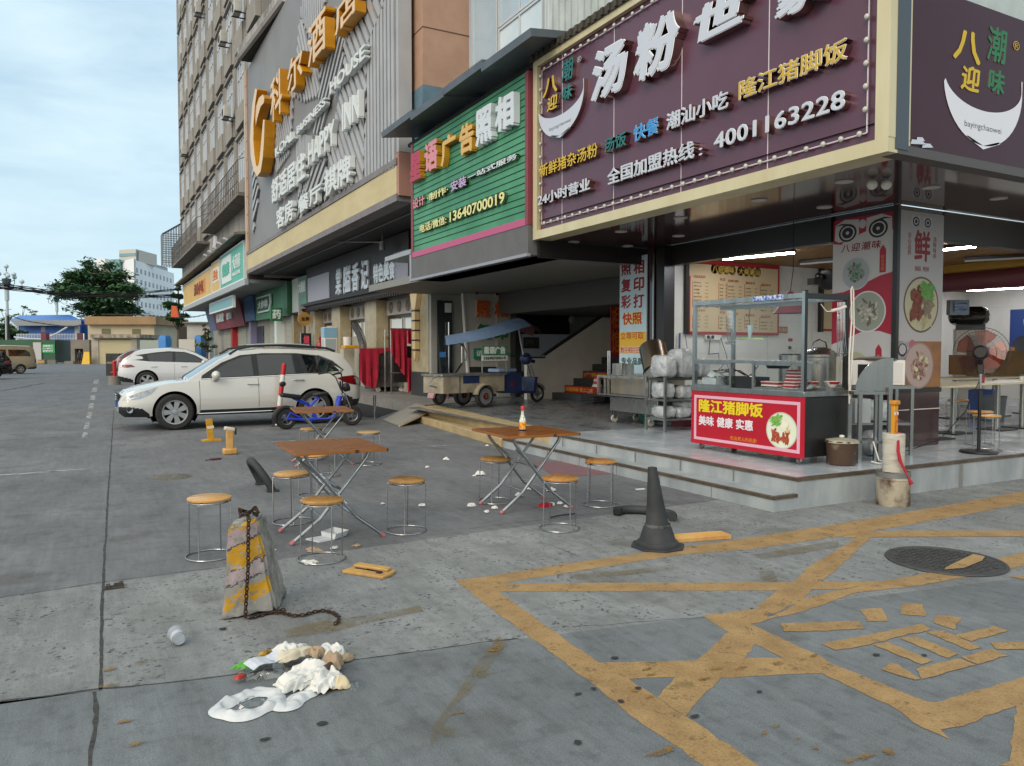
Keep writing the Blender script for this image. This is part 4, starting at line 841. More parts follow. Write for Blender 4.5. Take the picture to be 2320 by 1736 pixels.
def car(name,label,cat,loc,rz,sp):
 t=thing(name,label,cat,loc,rz);L=sp['L'];hw=sp['W']/2;N=200
 xs=[-L/2+L*i/N for i in range(N+1)]
 zb=lambda x:lerp(sp['belt'],x);zs=lambda x:lerp(sp['sill'],x);zt=lambda x:max(zb(x),lerp(sp['top'],x)if sp['top'][0][0]<=x<=sp['top'][-1][0]else 0)
 def taper(x):
  u=abs(x)/(L/2);return 1-.16*max(0,(u-.72)/.28)**2.2-.10*max(0,(u-.93)/.07)**2
 def ys(x,z):
  a,b=zs(x),zb(x);q=(z-a)/max(.05,b-a)
  return hw*taper(x)*(1-.07*max(0,(.35-q)/.35)**1.5-.075*max(0,(q-.45)/.55)**1.6)
 k=sp.get('k',.32)
 def yg(x,z):return ys(x,zb(x))-.02-k*(z-zb(x))
 m=MB();T=26;arches=sp['arch']
 for s in(1,-1):
  grid=[]
  for x in xs:
   col=[]
   for j in range(T+1):
    z=zs(x)+(zb(x)-zs(x))*j/T;X=x
    for ax,ar,az in arches:
     dx,dz=X-ax,z-az;d=math.hypot(dx,dz)
     if d>1e-4 and abs(d-ar)<.016:X=ax+dx*ar/d;z=az+dz*ar/d
    col.append(Vector((X,s*ys(X,z),z)))
   grid.append(col)
  o=len(m.v);m.v+=[v for c in grid for v in c]
  for i in range(N):
   for j in range(T):
    c=(grid[i][j]+grid[i+1][j+1])/2
    if any(math.hypot(c.x-ax,c.z-az)<ar-.004 for ax,ar,az in arches):continue
    m.f.append([o+i*(T+1)+j,o+(i+1)*(T+1)+j,o+(i+1)*(T+1)+j+1,o+i*(T+1)+j+1])
    m.m.append(1 if c.z<lerp(sp['clad'],c.x)else 0)
  for ax,ar,az in arches:
   pr=[Vector((ax+ar*math.cos(R(a)),0,az+ar*math.sin(R(a))))for a in range(-30,211,12)]
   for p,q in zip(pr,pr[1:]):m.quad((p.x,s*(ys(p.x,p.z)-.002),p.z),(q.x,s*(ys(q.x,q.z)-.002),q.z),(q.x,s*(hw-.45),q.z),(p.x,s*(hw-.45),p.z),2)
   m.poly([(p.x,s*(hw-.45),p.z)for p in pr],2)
   for a in range(-28,208,6):
    e=[(ax+q*math.cos(R(b_)),az+q*math.sin(R(b_)))for q,b_ in((ar-.028,a),(ar+.02,a),(ar+.02,a+6),(ar-.028,a+6))]
    if all(zs(x)-.01<z<zb(x)for x,z in e):m.poly([(x,s*(ys(x,z)+.004),z)for x,z in e],0)
    # greenhouse side skin
  for i in range(N):
   a,b=xs[i],xs[i+1]
   if zt(a)-zb(a)>.01 or zt(b)-zb(b)>.01:
    m.quad((a,s*yg(a,zb(a)),zb(a)),(b,s*yg(b,zb(b)),zb(b)),(b,s*yg(b,zt(b)),zt(b)),(a,s*yg(a,zt(a)),zt(a)),0)
   m.quad((a,s*ys(a,zb(a)),zb(a)),(b,s*ys(b,zb(b)),zb(b)),(b,s*yg(b,zb(b)),zb(b)),(a,s*yg(a,zb(a)),zb(a)),0)
 g=MB()
 for i in range(N):
  a,b=xs[i],xs[i+1];gl=any(lo<=(a+b)/2<=hi for lo,hi in sp['glass'])
  for j in range(-6,6):
   def pt(x,u):
    e=yg(x,zt(x));return(x,e*u,zt(x)+.045*(1-u*u)*min(1,e/.5))
   u,v=j/6,(j+1)/6;edge=j in(-6,5)
   (g if gl and not edge else m).quad(pt(a,u),pt(b,u),pt(b,v),pt(a,v),0)
 for x in(xs[0],xs[-1]):
  z0,z1=zs(x),zb(x);n=8;sec=[(x,ys(x,z0+(z1-z0)*q/n),z0+(z1-z0)*q/n)for q in range(n+1)];sec+=[(x,0,z1+.045)]+[(p[0],-p[1],p[2])for p in sec[::-1]]
  m.poly(sec,0)
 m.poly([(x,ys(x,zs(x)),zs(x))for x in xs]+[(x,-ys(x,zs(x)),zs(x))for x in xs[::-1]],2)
 body=build(m,'body',[sp['paint'],M_blackp,M_archblk],t,ang=40)
 for nm_,fr_ in(('windscreen',True),('rear_window',False)):
  q=MB();q.v=g.v;ks_=[i for i,f in enumerate(g.f)if(g.v[f[0]].x>0)==fr_];q.f=[g.f[i]for i in ks_];q.m=[0]*len(ks_)
  if q.f:build(q,nm_,M_wind,t,ang=60)
 def patch(nm,pts,ma,s,green=False,off=.007,par=t):
  c=Vector((sum(p[0]for p in pts)/len(pts),0,sum(p[1]for p in pts)/len(pts)));q=MB();fn=yg if green else ys
  P=[]
  for a,b in zip(pts,pts[1:]+pts[:1]):
   for i in range(4):f=i/4;P.append((a[0]+(b[0]-a[0])*f,a[1]+(b[1]-a[1])*f))
  up=lambda x,z,o:Vector((x,s*(fn(x,z)+o),z))
  for a,b in zip(P,P[1:]+P[:1]):
   ma_,mb_=((a[0]+c.x)/2,(a[1]+c.z)/2),((b[0]+c.x)/2,(b[1]+c.z)/2)
   q.quad(up(*a,off),up(*b,off),up(*mb_,off),up(*ma_,off));q.poly([up(*ma_,off),up(*mb_,off),up(c.x,c.z,off)]);q.quad(up(*a,-.02),up(*b,-.02),up(*b,off),up(*a,off))
  return build(q,nm,ma,par,ang=50)
 for s in(1,-1):
  for pts in sp.get('pillar',[]):patch('window_surround',pts,M_blackp,s,True,.003)
  for pts in sp.get('win',[]):patch('side_window',pts,M_carglass,s,True,.008)
  for pts in sp.get('head',[]):patch('headlight',pts,M_hl,s)
  for pts in sp.get('tail',[]):patch('tail_light',pts,M_tl,s)
  for x,z in sp.get('handle',[]):
   y=s*(ys(x,z)+.02);build(MB().tube([(x-.11,y-s*.02,z),(x-.09,y+s*.015,z+.004),(x+.09,y+s*.015,z+.008),(x+.11,y-s*.02,z+.008)],.013,8),'door_handle',M_chr,t)
  for x,z0 in sp.get('seam',[]):
   q=MB();n=10
   for i in range(n):
    za,zb_=z0+(zb(x)-z0)*i/n,z0+(zb(x)-z0)*(i+1)/n;q.quad((x-.004,s*(ys(x,za)+.0015),za),(x+.004,s*(ys(x,za)+.0015),za),(x+.004,s*(ys(x,zb_)+.0015),zb_),(x-.004,s*(ys(x,zb_)+.0015),zb_))
   build(q,'door_seam',M_blackp,t)
  if 'mirror' in sp:
   x,z=sp['mirror'];y=s*(ys(x,zb(x))+.10);build(MB().ball((x,y,z),.12,12,sc=(.75,1.05,.75)).tube([(x+.02,y-s*.02,z-.07),(x+.05,s*(ys(x,zb(x))-.03),z-.1)],.03,6),'wing_mirror',sp['paint'],t)
  if 'rail' in sp:
   x0,x1=sp['rail'];ps=[]
   for i in range(13):x=x0+(x1-x0)*i/12;ps.append((x,s*(yg(x,zt(x))-.05),zt(x)+(.03+.055*math.sin(math.pi*i/12)**.5)))
   build(MB().tube(ps,.024,8),'roof_rail',M_blackp,t);build(MB().tube([(p[0],p[1],p[2]+.022)for p in ps[3:10]],.018,8),'roof_rail_trim',M_alloy,t)
  for x in sp['axles']:wheel(t,x,s*(hw-.10),sp['r'],.22,-s,sp.get('spokes',7))
 return t,ys,yg,zb,zt,patch
pearl=mat('pearl_white_paint','#c0bfba',.2,spec=.6,coat=.8);snow=mat('snow_white_paint','#c6c8cb',.2,spec=.6,coat=.8)
wagon=dict(L=4.78,W=1.82,paint=pearl,r=.352,axles=(1.42,-1.325),arch=((1.42,.43,.36),(-1.325,.43,.36)),belt=[(-2.39,.78),(-2.36,.92),(-2.2,1.02),(-1.2,1.03),(.6,.97),(1.0,.955),(1.5,.91),(2.0,.82),(2.25,.74),(2.34,.66),(2.39,.56)],sill=[(-2.39,.48),(-2.3,.36),(-1.8,.30),(-.8,.27),(.9,.27),(1.9,.27),(2.3,.28),(2.39,.36)],clad=[(-2.39,.50),(-1.8,.48),(-1.75,.40),(-.9,.40),(.95,.38),(1.0,.33),(1.86,.33),(2.0,.44),(2.2,.47),(2.39,.48)],top=[(-2.36,.9),(-2.24,1.12),(-1.95,1.49),(-1.7,1.545),(-.9,1.585),(-.2,1.58),(.15,1.54),(.55,1.36),(1.15,.97),(1.25,.9)],glass=[(.28,1.14),(-2.2,-1.98)],k=.36,pillar=[[(.93,.985),(.90,1.06),(.52,1.31),(.15,1.46),(-.3,1.50),(-1.0,1.50),(-1.45,1.45),(-1.75,1.32),(-1.98,1.13),(-1.92,1.08),(-1.0,1.05),(0,1.01)]],win=[[(.78,1.01),(.72,1.11),(.4,1.31),(.12,1.42),(-.06,1.45),(-.09,1.04)],[(-.20,1.045),(-.18,1.46),(-.6,1.475),(-1.0,1.47),(-1.12,1.075)],[(-1.21,1.08),(-1.10,1.465),(-1.4,1.43),(-1.7,1.30),(-1.88,1.14),(-1.85,1.11)]],head=[[(2.33,.60),(2.25,.67),(1.98,.77),(1.72,.85),(1.83,.72),(2.05,.625)]],tail=[[(-2.37,.95),(-2.2,1.02),(-1.97,1.0),(-1.82,.96),(-1.95,.88),(-2.15,.82),(-2.37,.80)]],handle=[(-.06,.87),(-1.0,.93)],seam=[(-.17,.40),(.96,.38)],mirror=(.66,1.06),rail=(-1.85,.35),spokes=7)
pf,pr=G(396,974),G(733,958.5);d=(pf-pr).normalized();ang=math.atan2(d.y,d.x);lf=Vector((-d.y,d.x,0))
cen=pf-d*1.42-lf*.80
wg,ys,yg,zb,zt,patch=car('parked_car','pearl white estate car with roof rails parked nose out by the blue moped','car',(cen.x,cen.y,0),ang,wagon)
fog=MB().mesh(MB().lathe([(.001,0),(.05,0),(.06,.02),(.06,-.03)],18,M=Matrix.Rotation(R(-90),3,'X')),Matrix.Translation((2.20,ys(2.2,.40)+.0,.42))@Matrix.Rotation(R(-28),4,'Z'));build(fog,'fog_light',M_hl,wg)
m=MB()
for z in(.60,.645,.69):m.tube([(2.405,-.45,z),(2.42,0,z+.01),(2.405,.45,z)],.014,6)
build(m,'grille',M_chr,wg);build(MB().box(2.37,2.398,-.55,.55,.56,.72),'grille_recess',M_blackp,wg)
m=MB();m.tube([(-.95,ys(-.95,.31)+.025,.315),(.98,ys(.98,.31)+.025,.305)],.012,6);build(m,'sill_trim',M_chr,wg)
m=MB();ch=[(.93,.985),(0,1.012),(-1.0,1.052),(-1.92,1.085),(-1.985,1.14),(-1.75,1.335),(-1.45,1.465)]
m.tube([(x,yg(x,z)+.006,z)for x,z in ch],.011,6);build(m,'window_trim',M_chr,wg)
build(MB().tube([(1.18,.55,.97),(1.05,.1,1.05)],.012,5).tube([(1.2,.2,.985),(1.08,-.3,1.05)],.012,5),'wiper',M_blackp,wg)
build(MB().box(2.38,2.41,-.22,.22,.44,.56),'number_plate',mat('plate_blue','#1f4a9a',.4),wg)
# white crossover behind it, nose to the shops
suv=dict(L=4.70,W=1.9,paint=snow,r=.37,axles=(1.45,-1.32),arch=((1.45,.46,.38),(-1.32,.46,.38)),belt=[(-2.35,.70),(-2.30,1.06),(-1.9,1.13),(-1.2,1.12),(.8,1.06),(1.5,1.0),(2.1,.86),(2.3,.7),(2.35,.6)],sill=[(-2.35,.5),(-2.2,.34),(-1.8,.3),(2,.28),(2.35,.4)],clad=[(-2.35,.58),(-1.9,.46),(-1.7,.36),(2,.36),(2.35,.5)],top=[(-2.3,1.0),(-2.15,1.22),(-1.75,1.50),(-1.5,1.585),(-.4,1.66),(.1,1.62),(.5,1.48),(1.25,1.05)],glass=[(.2,1.2),(-2.14,-1.74)],k=.34,pillar=[[(1.0,1.07),(.5,1.38),(.1,1.52),(-.5,1.55),(-1.0,1.50),(-1.9,1.36),(-2.05,1.2),(-1.75,1.2),(-1.2,1.14)]],win=[[(.85,1.1),(.45,1.36),(.1,1.48),(-.25,1.5),(-.25,1.12)],[(-.36,1.12),(-.36,1.5),(-1.0,1.46),(-1.3,1.40),(-1.2,1.15)]],head=[[(2.3,.72),(2.2,.8),(1.8,.88),(1.9,.78)]],tail=[[(-2.32,.93),(-2.3,1.02),(-1.85,1.02),(-1.72,.93),(-2.0,.9)]],handle=[(-1.05,.93),(.05,.93)],seam=[(-.3,.4)],mirror=(.8,1.1),spokes=5)
D=30.5;tl=PD(268,860,D);h0=Vector((1,-.06,0)).normalized()
cen=Vector((tl.x,tl.y,0))+h0*2.33+Vector((-h0.y,h0.x,0))*.85
car('parked_car','white crossover with black side glass parked tail out behind the pearl estate car','car',cen,math.atan2(h0.y,h0.x),suv)
red=mat('dark_red_paint','#5c1c20',.25,coat=.5);s2=dict(suv,paint=red);tl=PD(268,845,40)
car('parked_car','dark red car mostly hidden behind the white crossover','car',(tl.x+2.2,tl.y+1.5,0),0,s2)
van=dict(L=4.6,W=1.7,paint=mat('beige_paint','#a3977f',.3,coat=.3,col2='#94896f',scale=.9),r=.31,axles=(1.5,-1.15),arch=((1.5,.38,.33),(-1.15,.38,.33)),belt=[(-2.3,1.0),(-2.25,1.1),(-1.5,1.12),(1.6,1.12),(2.2,.98),(2.3,.7)],sill=[(-2.3,.4),(-2.1,.32),(2.2,.3),(2.3,.4)],clad=[(-2.3,.48),(-1.7,.42),(-1.6,.33),(2.3,.33)],top=[(-2.28,1.0),(-2.12,1.75),(-1.95,1.90),(-.5,1.94),(.9,1.92),(1.3,1.80),(2.0,1.1)],glass=[(1.2,2.0),(-2.26,-2.12)],k=.16,win=[[(-.45,1.22),(-.45,1.68),(-1.55,1.66),(-1.8,1.5),(-1.85,1.22)],[(-.3,1.22),(-.3,1.68),(.5,1.68),(.5,1.22)],[(.62,1.2),(.62,1.66),(1.15,1.62),(1.6,1.2)]],tail=[[(-2.29,.75),(-2.27,1.0),(-2.1,1.0),(-2.1,.75)]],seam=[(.56,.4),(-.38,.4)],spokes=6)
h0=Vector((-.80,-.42,0)).normalized();tl=PD(74,842,55)
cen=Vector((tl.x,tl.y,0))+h0*2.3
car('parked_van','beige minivan parked at the left before the green gate','van',cen,math.atan2(h0.y,h0.x),van)
blk=dict(wagon,paint=mat('black_paint','#0d0e11',.15,coat=.6));blk.pop('rail');tl=PD(17,848,44)
cen=Vector((tl.x,tl.y,0))+h0*2.39;car('parked_car','black car just entering the picture in front of the beige minivan','car',cen,math.atan2(h0.y,h0.x),blk)
# ---- blue electric moped
M_bluep=mat('blue_frame_paint','#2338b0',.3,coat=.4,col2='#2b44c4',scale=3);M_seat=mat('black_vinyl','#18181a',.45,bump=.1)
pa,pb=G(648,973),G(797,964);d=(pb-pa);wb=d.length;ang=math.atan2(d.y,d.x)
eb=thing('moped','small blue electric moped with black seats standing by the pearl estate car','moped',pa,ang);sc=wb/1.12
def X(x,z,y=0):return Vector((x*sc,y,z))
def thick_wheel(par,c,r,w,sp=5,yaw=0):
 M=Matrix.Rotation(R(90),3,'X');wt=build(MB().lathe([(r*.58,-w/2),(r*.85,-w/2),(r*.98,-w*.3),(r,0),(r*.98,w*.3),(r*.85,w/2),(r*.58,w/2),(r*.55,0),(r*.58,-w/2)],30,M=M),'wheel',M_rub,par);wt.location=c;wt.rotation_euler=(0,0,yaw)
 m=MB().lathe([(r*.58,-w*.4),(r*.6,0),(r*.58,w*.4),(r*.5,w*.3),(r*.5,-w*.3),(r*.58,-w*.4)],24).lathe([(.001,w*.5),(r*.16,w*.5),(r*.16,-w*.5),(.001,-w*.5)],14)
 for i in range(sp):
  t=2*math.pi*i/sp;m.tube([(r*.1*math.cos(t),r*.1*math.sin(t),0),(r*.55*math.cos(t),r*.55*math.sin(t),0)],r*.06,6)
 build(MB().mesh(m,Matrix.Rotation(R(90),4,'X')),'rim',mat('grey_hub','#77787a',.4,.6),wt)
thick_wheel(eb,X(0,.21),.21,.12);thick_wheel(eb,X(1.12,.21),.21,.11,yaw=R(-14))
m=MB();
for y in(-.07,.07):m.tube([X(0,.21,y),X(.12,.20,y),X(.34,.17,y),X(.52,.18,y)],.025,8).tube([X(0,.23,y),X(.05,.33,y),X(.22,.22,y)],.02,8)
m.tube([X(.3,.16),X(.7,.15),X(.83,.22),X(.93,.62)],.04,10).tube([X(.5,.19),X(.40,.42),X(.33,.50),X(.12,.62)],.033,8).tube([X(.40,.43),X(.46,.52),X(.56,.62)],.028,8)
m.tube([X(.84,.24),X(.905,.62)],.05,10);build(m,'frame',M_bluep,eb)
m=MB().obox(X(.08,.655),.40,.18,.09,Matrix.Rotation(R(9),3,'Y'));build(m,'rear_seat',M_seat,eb,bev=.03)
m=MB().obox(X(.58,.67),.30,.19,.07,Matrix.Rotation(R(-4),3,'Y'));build(m,'front_seat',M_seat,eb,bev=.03)
build(MB().obox(X(.58,.14),.42,.16,.05),'footboard',M_seat,eb,bev=.01)
m=MB();
for y in(-.075,.075):m.tube([X(1.12,.21,y),X(1.03,.5,y),X(.97,.68,y)],.02,8)
build(m,'fork',M_chr,eb)
m=MB().tube([X(.97,.68),X(.93,.80),X(.92,.92)],.022,8)
for s in(1,-1):m.tube([X(.95,.74,s*.05),X(.90,1.0,s*.16),X(.84,1.09,s*.28),X(.76,1.09,s*.33)],.014,8).tube([X(.80,1.10,s*.32),X(.66,1.07,s*.36)],.019,8).tube([X(.80,1.12,s*.30),X(.74,1.14,s*.40),X(.78,1.16,s*.44)],.006,5)
build(m,'handlebar',M_seat,eb)
m=MB().ball(X(1.02,.80),.085,12).tube([X(.99,.78),X(1.07,.80)],.08,12);build(m,'headlight',M_blackp,eb)
m=MB();m.tube([X(1.0,.60,0),X(1.06,.52),X(1.12,.46)],[.07,.08,.03],8).box(.98*sc,1.12*sc,-.06,.06,.44,.60);build(m,'front_bag',M_blackp,eb,bev=.02)
def fender(a0,a1,c,r,w,m):
 ps=[(c+Vector((r*math.cos(R(a)),0,r*math.sin(R(a)))))for a in range(a0,a1,10)]
 for p,q in zip(ps,ps[1:]):m.quad(p+Vector((0,-w,0)),q+Vector((0,-w,0)),q+Vector((0,w,0)),p+Vector((0,w,0)));m.quad(p+Vector((0,-w,0)),q+Vector((0,-w,0)),q*1+(c-q).normalized()*.04+Vector((0,-w-.004,0)),p+(c-p).normalized()*.04+Vector((0,-w-.004,0)))
 return m
build(fender(60,205,X(0,.21),.26,.075,MB()),'rear_mudguard',M_blackp,eb)
build(MB().tube([X(-.04,.64,-.1),X(-.10,.76,-.12),X(-.09,.86,-.12)],.006,5).ball(X(-.08,.90,-.12),.07,10,sc=(1,.4,.75)),'mirror',M_blackp,eb)
build(MB().tube([X(.4,.15,-.08),X(.34,.0,-.16)],.014,6),'kickstand',M_seat,eb)
# ---- blue cargo tricycle with sunshade, on the slate frontage
pa,pb=G(1072,921,.302),G(1217,912,.302);d=pb-pa;ang=math.atan2(d.y,d.x);wb=d.length/.84
tk=thing('cargo_tricycle','worn blue and cream cargo tricycle with a blue sunshade before the photo shop','tricycle',pa,ang);k=wb/1.75;tk.scale=(.84,)*3
def X(x,z,y=0):return Vector((x*k,y,z))
M_tb=mat('worn_blue_paint','#26355f',.5,col2='#1d2a4c',scale=5,rvar=.1);M_tc=mat('scuffed_cream_panel','#a19884',.6,col2='#837b6b',scale=4,bump=.1);M_tg=mat('grey_galvanised','#8f918f',.45,.4,col2='#6d6f6d',scale=6)
def twheel(c,r,w,hub):
 M=Matrix.Rotation(R(90),3,'X');wt=build(MB().lathe([(r*.74,-w/2),(r*.92,-w/2),(r,0),(r*.92,w/2),(r*.74,w/2),(r*.7,0),(r*.74,-w/2)],32,M=M),'wheel',M_rub,tk);wt.location=c
 if hub:build(MB().mesh(MB().lathe([(r*.75,w*.42),(r*.6,w*.34),(r*.45,w*.42),(r*.28,w*.46),(.001,w*.5)],28).lathe([(r*.75,-w*.4),(.001,-w*.4)],28),Matrix.Rotation(R(90),4,'X')),'hub',[M_alloy],wt);build(MB().mesh(MB().lathe([(.001,w*.55),(r*.3,w*.53),(r*.3,w*.4)],20).box(-r*.1,r*.14,-r*.16,-r*.08,w*.5,w*.58,1).box(.0,r*.14,-r*.16,r*.16,w*.5,w*.58,1).box(-r*.16,r*.14,r*.1,r*.18,w*.5,w*.58,1),Matrix.Rotation(R(90),4,'X')),'centre_cap',[M_blackp,mat('red_mark','#b5402c',.5)],wt)
 else:build(MB().mesh(MB().lathe([(r*.75,w*.3),(r*.66,w*.2),(r*.66,-w*.2),(r*.75,-w*.3)],28).lathe([(.001,w*.5),(r*.3,w*.4),(r*.3,-w*.4),(.001,-w*.5)],16).obox((0,0,0),r*1.4,r*.12,w*.3).obox((0,0,0),r*.12,r*1.4,w*.3),Matrix.Rotation(R(90),4,'X')),'rim',M_tg,wt)
twheel(X(0,.29,-.45),.29,.14,True);twheel(X(0,.29,.45),.29,.14,True);twheel(X(1.75,.26),.26,.09,False)
build(MB().box(-.95*k,.55*k,-.42,.42,.40,.46).box(-.95*k,.55*k,-.42,-.39,.46,.86).box(-.95*k,.55*k,.39,.42,.46,.86).box(-.97*k,-.95*k,-.42,.42,.40,.86).box(.53*k,.55*k,-.42,.42,.46,.86),'cargo_box',[M_tc],tk,bev=.006)
m=MB();m.box(-.99*k,.58*k,-.45,-.41,.84,.89).box(-.99*k,.58*k,.41,.45,.84,.89).box(-1.0*k,-.96*k,-.45,.45,.84,.89).box(-.6*k,-.57*k,-.432,-.42,.42,.86).tube([X(-.98,.86,-.3),X(-1.15,.80,-.3),X(-1.22,.62,-.3),X(-1.05,.56,-.3)],.025,6);build(m,'rail',M_tg,tk)
build(MB().box(-.5*k,-.1*k,-.424,-.421,.64,.84),'blue_patch',M_tb,tk);
m=fender(10,172,X(0,.29,-.47),.34,.09,MB());build(m,'mudguard',M_tc,tk)
build(MB().box(.56*k,1.05*k,-.38,.38,.34,.88),'seat_box',M_tb,tk,bev=.02);build(MB().box(.5*k,1.0*k,-.25,.2,.9,1.0),'seat',mat('pale_blue_cushion','#7f93b0',.7),tk,bev=.03)
build(MB().box(1.05*k,1.5*k,-.30,.30,.30,.36).prism([X(1.42,.3,-.3),X(1.5,.3,-.3),X(1.56,.75,-.3),X(1.46,.75,-.3)],(0,1,0),0,.6),'footwell',M_tb,tk,bev=.01)
m=MB();m.tube([X(1.75,.26,-.07),X(1.60,.8,-.07),X(1.52,1.08,-.05)],.024,8).tube([X(1.75,.26,.07),X(1.60,.8,.07),X(1.52,1.08,.05)],.024,8);build(m,'fork',M_tg,tk)
m=MB().ball(X(1.42,1.26),.17,14,sc=(1,1.1,1));build(m,'head_fairing',M_tb,tk);m=MB().tube([X(1.4,1.32,-.1),X(1.2,1.34,-.36),X(1.08,1.32,-.4)],.02,6).tube([X(1.4,1.32,.1),X(1.2,1.34,.36)],.02,6).tube([X(1.56,1.2,0),X(1.66,1.18,0)],.05,10);build(m,'handlebar',M_blackp,tk)
m=fender(20,160,X(1.75,.26),.30,.06,MB());build(m,'front_mudguard',M_tg,tk)
m=MB().tube([X(1.36,1.3),X(1.28,1.7),X(1.2,2.2)],.018,8);build(m,'sunshade_pole',M_wframe,tk)
# sunshade: curved cloth from a peak over the driver back over the load
m=MB();top=[(-.69,1.87,.05),(-.3,1.95,.28),(.1,2.05,.45),(.55,2.2,.55),(.92,2.34,.58),(1.18,2.41,.55),(1.76,2.16,.2)]
for(a,za,wa),(b,zb_,wb_)in zip(top,top[1:]):
 for s in(1,-1):
  for u,v in((0,.5),(.5,1)):
   m.quad(X(a,za-.20*u*u*1.2,s*wa*u),X(b,zb_-.20*u*u*1.2,s*wb_*u),X(b,zb_-.24*v*v,s*wb_*v),X(a,za-.24*v*v,s*wa*v),0 if b<1.3 else 1)
build(m,'sunshade',[mat('blue_cloth','#6d86a6',.8,col2='#5f7694',scale=2),mat('dull_red_cloth','#6f4a4e',.8)],tk)
build(MB().tube([X(-.69,1.86),X(-.3,1.94),X(.1,2.03),X(.55,2.18),X(1.18,2.38)],.012,6).tube([X(1.2,2.2,-.3),X(1.2,2.2,.3)],.012,6),'sunshade_rib',M_tg,tk)
m=MB().tube([X(.02,.9,-.34),X(.02,1.42,-.34),X(.10,1.46,-.34),X(.62,1.46,-.34),X(.66,.9,-.34)],.016,6);build(m,'plate_frame',M_tg,tk)
pl_=build(MB().box(.0,.66*k,-.375,-.36,1.36,1.62,1).box(.0,.66*k,-.378,-.358,1.22,1.36,0),'phone_plate',[mat('plate_white','#c9cfc9',.5),mat('plate_green','#4b8364',.5)],tk)
m=MB();m.text('星语广告',X(.04,1.40,-.38),(1,0,0),(0,0,1),.56*k,.20,.006,.06,0).text('13640700019',X(.04,1.255,-.382),(1,0,0),(0,0,1),.56*k,.075,.004,.02,1);build(m,'lettering',[mat('plate_letter','#dfe6e0',.5),mat('plate_dark','#31423a',.5)],pl_)
m=MB();m.text('福',X(.72,.5,-.386),(1,0,0),(0,0,1),.16,.17,.004,.03);build(m,'lettering',mat('dark_red_print','#612030',.6),tk)
# pale pink kick scooter wheel unit and handlebars leaning behind the load
sc_=thing('scooter','dusty pink scooter tail with bent chrome handlebars behind the tricycle','scooter',G(993,918,.30),ang)
m=MB();fender(-10,185,Vector((0,0,.17)),.23,.11,m);m.lathe([(.001,-.12),(.12,-.12),(.2,-.1),(.22,-.02)],16,M=Matrix.Rotation(R(90),3,'X'),c=(0,0,.2),arc=math.pi);build(m,'tail_shell',mat('dusty_pink','#ad848b',.5),sc_)
M=Matrix.Rotation(R(90),3,'X');w_=build(MB().lathe([(.11,-.045),(.16,-.045),(.17,0),(.16,.045),(.11,.045),(.1,0),(.11,-.045)],22,M=M),'wheel',M_rub,sc_);w_.location=(0.02,0,.17);build(MB().lathe([(.11,.02),(.04,.03),(.001,.05)],14,M=M),'hub',M_tg,w_)
m=MB().tube([(.1,.1,.4),(.6,.25,.6),(.95,.3,.95),(.95,.3,1.35)],.022,8).tube([(.55,.3,1.42),(.8,.3,1.45),(1.0,.3,1.38),(1.1,.3,1.2),(1.06,.3,1.0)],.016,8).ball((1.08,.3,1.5),.09,10,sc=(1,.4,.6));build(m,'handlebar',M_chr,sc_)
from mathutils import noise as mn
# ================================================================== folding tables and stools
M_steel=mat('worn_steel_tube','#a7a9aa',.28,.9,col2='#8b8d8e',scale=8,rvar=.1)
def woodmat(name,c1,c2,c3=None,rough=.3,stretch=(1.2,16,4),sc=3):
 m=mat(name,c1,rough,col2=c2,scale=sc,detail=7,stretch=stretch,lo=.3,hi=.7,spec=.5,rvar=.08);return m
M_table=woodmat('orange_brown_laminate','#6e3d16','#8a5428');M_tedge=mat('orange_edge_band','#935a20',.4,col2='#83501b',scale=6);M_seatw=woodmat('honey_wood_seat','#b98848','#c99a5c',stretch=(1,7,2),sc=5);M_pinkcap=mat('pink_rubber_cap','#a8656b',.7)
M_darkcap=mat('dark_corner','#3a2013',.6)
def make_table(label,loc,rz,W_=.78,D_=.84):
 t=thing('folding_table',label,'table',loc,rz,'folding tables on the forecourt');a,b=W_/2,D_/2
 top=build(MB().box(-a+.004,a-.004,-b+.004,b-.004,.735,.752,0),'tabletop',M_table,t);
 build(MB().box(-a,a,-b,-b+.004,.728,.7505).box(-a,a,b-.004,b,.728,.7505).box(-a,-a+.004,-b+.004,b-.004,.728,.7505).box(a-.004,a,-b+.004,b-.004,.728,.7505),'edge_band',M_tedge,top,bev=.002)
 m=MB();m.box(.10,.13,-b-.002,-b+.01,.726,.751).box(a-.012,a+.002,-b-.002,-b+.012,.726,.751);build(m,'worn_corner',M_darkcap,top)
 # two tube frames crossing like scissors, each leg kicked outward at the bottom
 for s,y in((1,.29),(-1,.25)):
  for q in(1,-1):
   pts=[(-s*.27,q*y,.725),(-s*.24,q*y,.66),(s*.10,q*y,.24),(s*.14,q*y,.19),(s*.36,q*y,.02)]
   lg=build(MB().tube([Vector(p)for p in pts],.0145,10),'leg',M_steel,t);build(MB().tube([(s*.345,q*y,.032),(s*.375,q*y,.008)],.0175,10),'foot_cap',M_pinkcap,lg)
  build(MB().tube([(s*.13,-y,.20),(s*.13,y,.20)],.009,8),'stretcher',M_steel,t)
 m=MB();y=.27;m.tube([(-.20,-y+.04,.60),(-.02,-y+.04,.44),(.03,-y+.07,.415),(.03,y-.07,.415),(-.02,y-.04,.44),(-.20,y-.04,.60)],.011,8);build(m,'locking_bar',M_steel,t)
 m=MB();m.box(-.3,-.24,-.32,.32,.712,.735).box(.24,.3,-.32,.32,.712,.735);build(m,'batten',M_steel,t);return t
make_table('orange brown folding table nearest the camera among three stools, bare topped',(1.755,6.40,0),R(-2),.74,.86)
make_table('orange brown folding table farthest back, in front of the blue moped',(2.78,10.54,0),R(-8),.76,.90)
make_table('orange brown folding table by the marble steps with a sauce bottle on it',(3.76,6.64,0),R(-3),.78,.84)
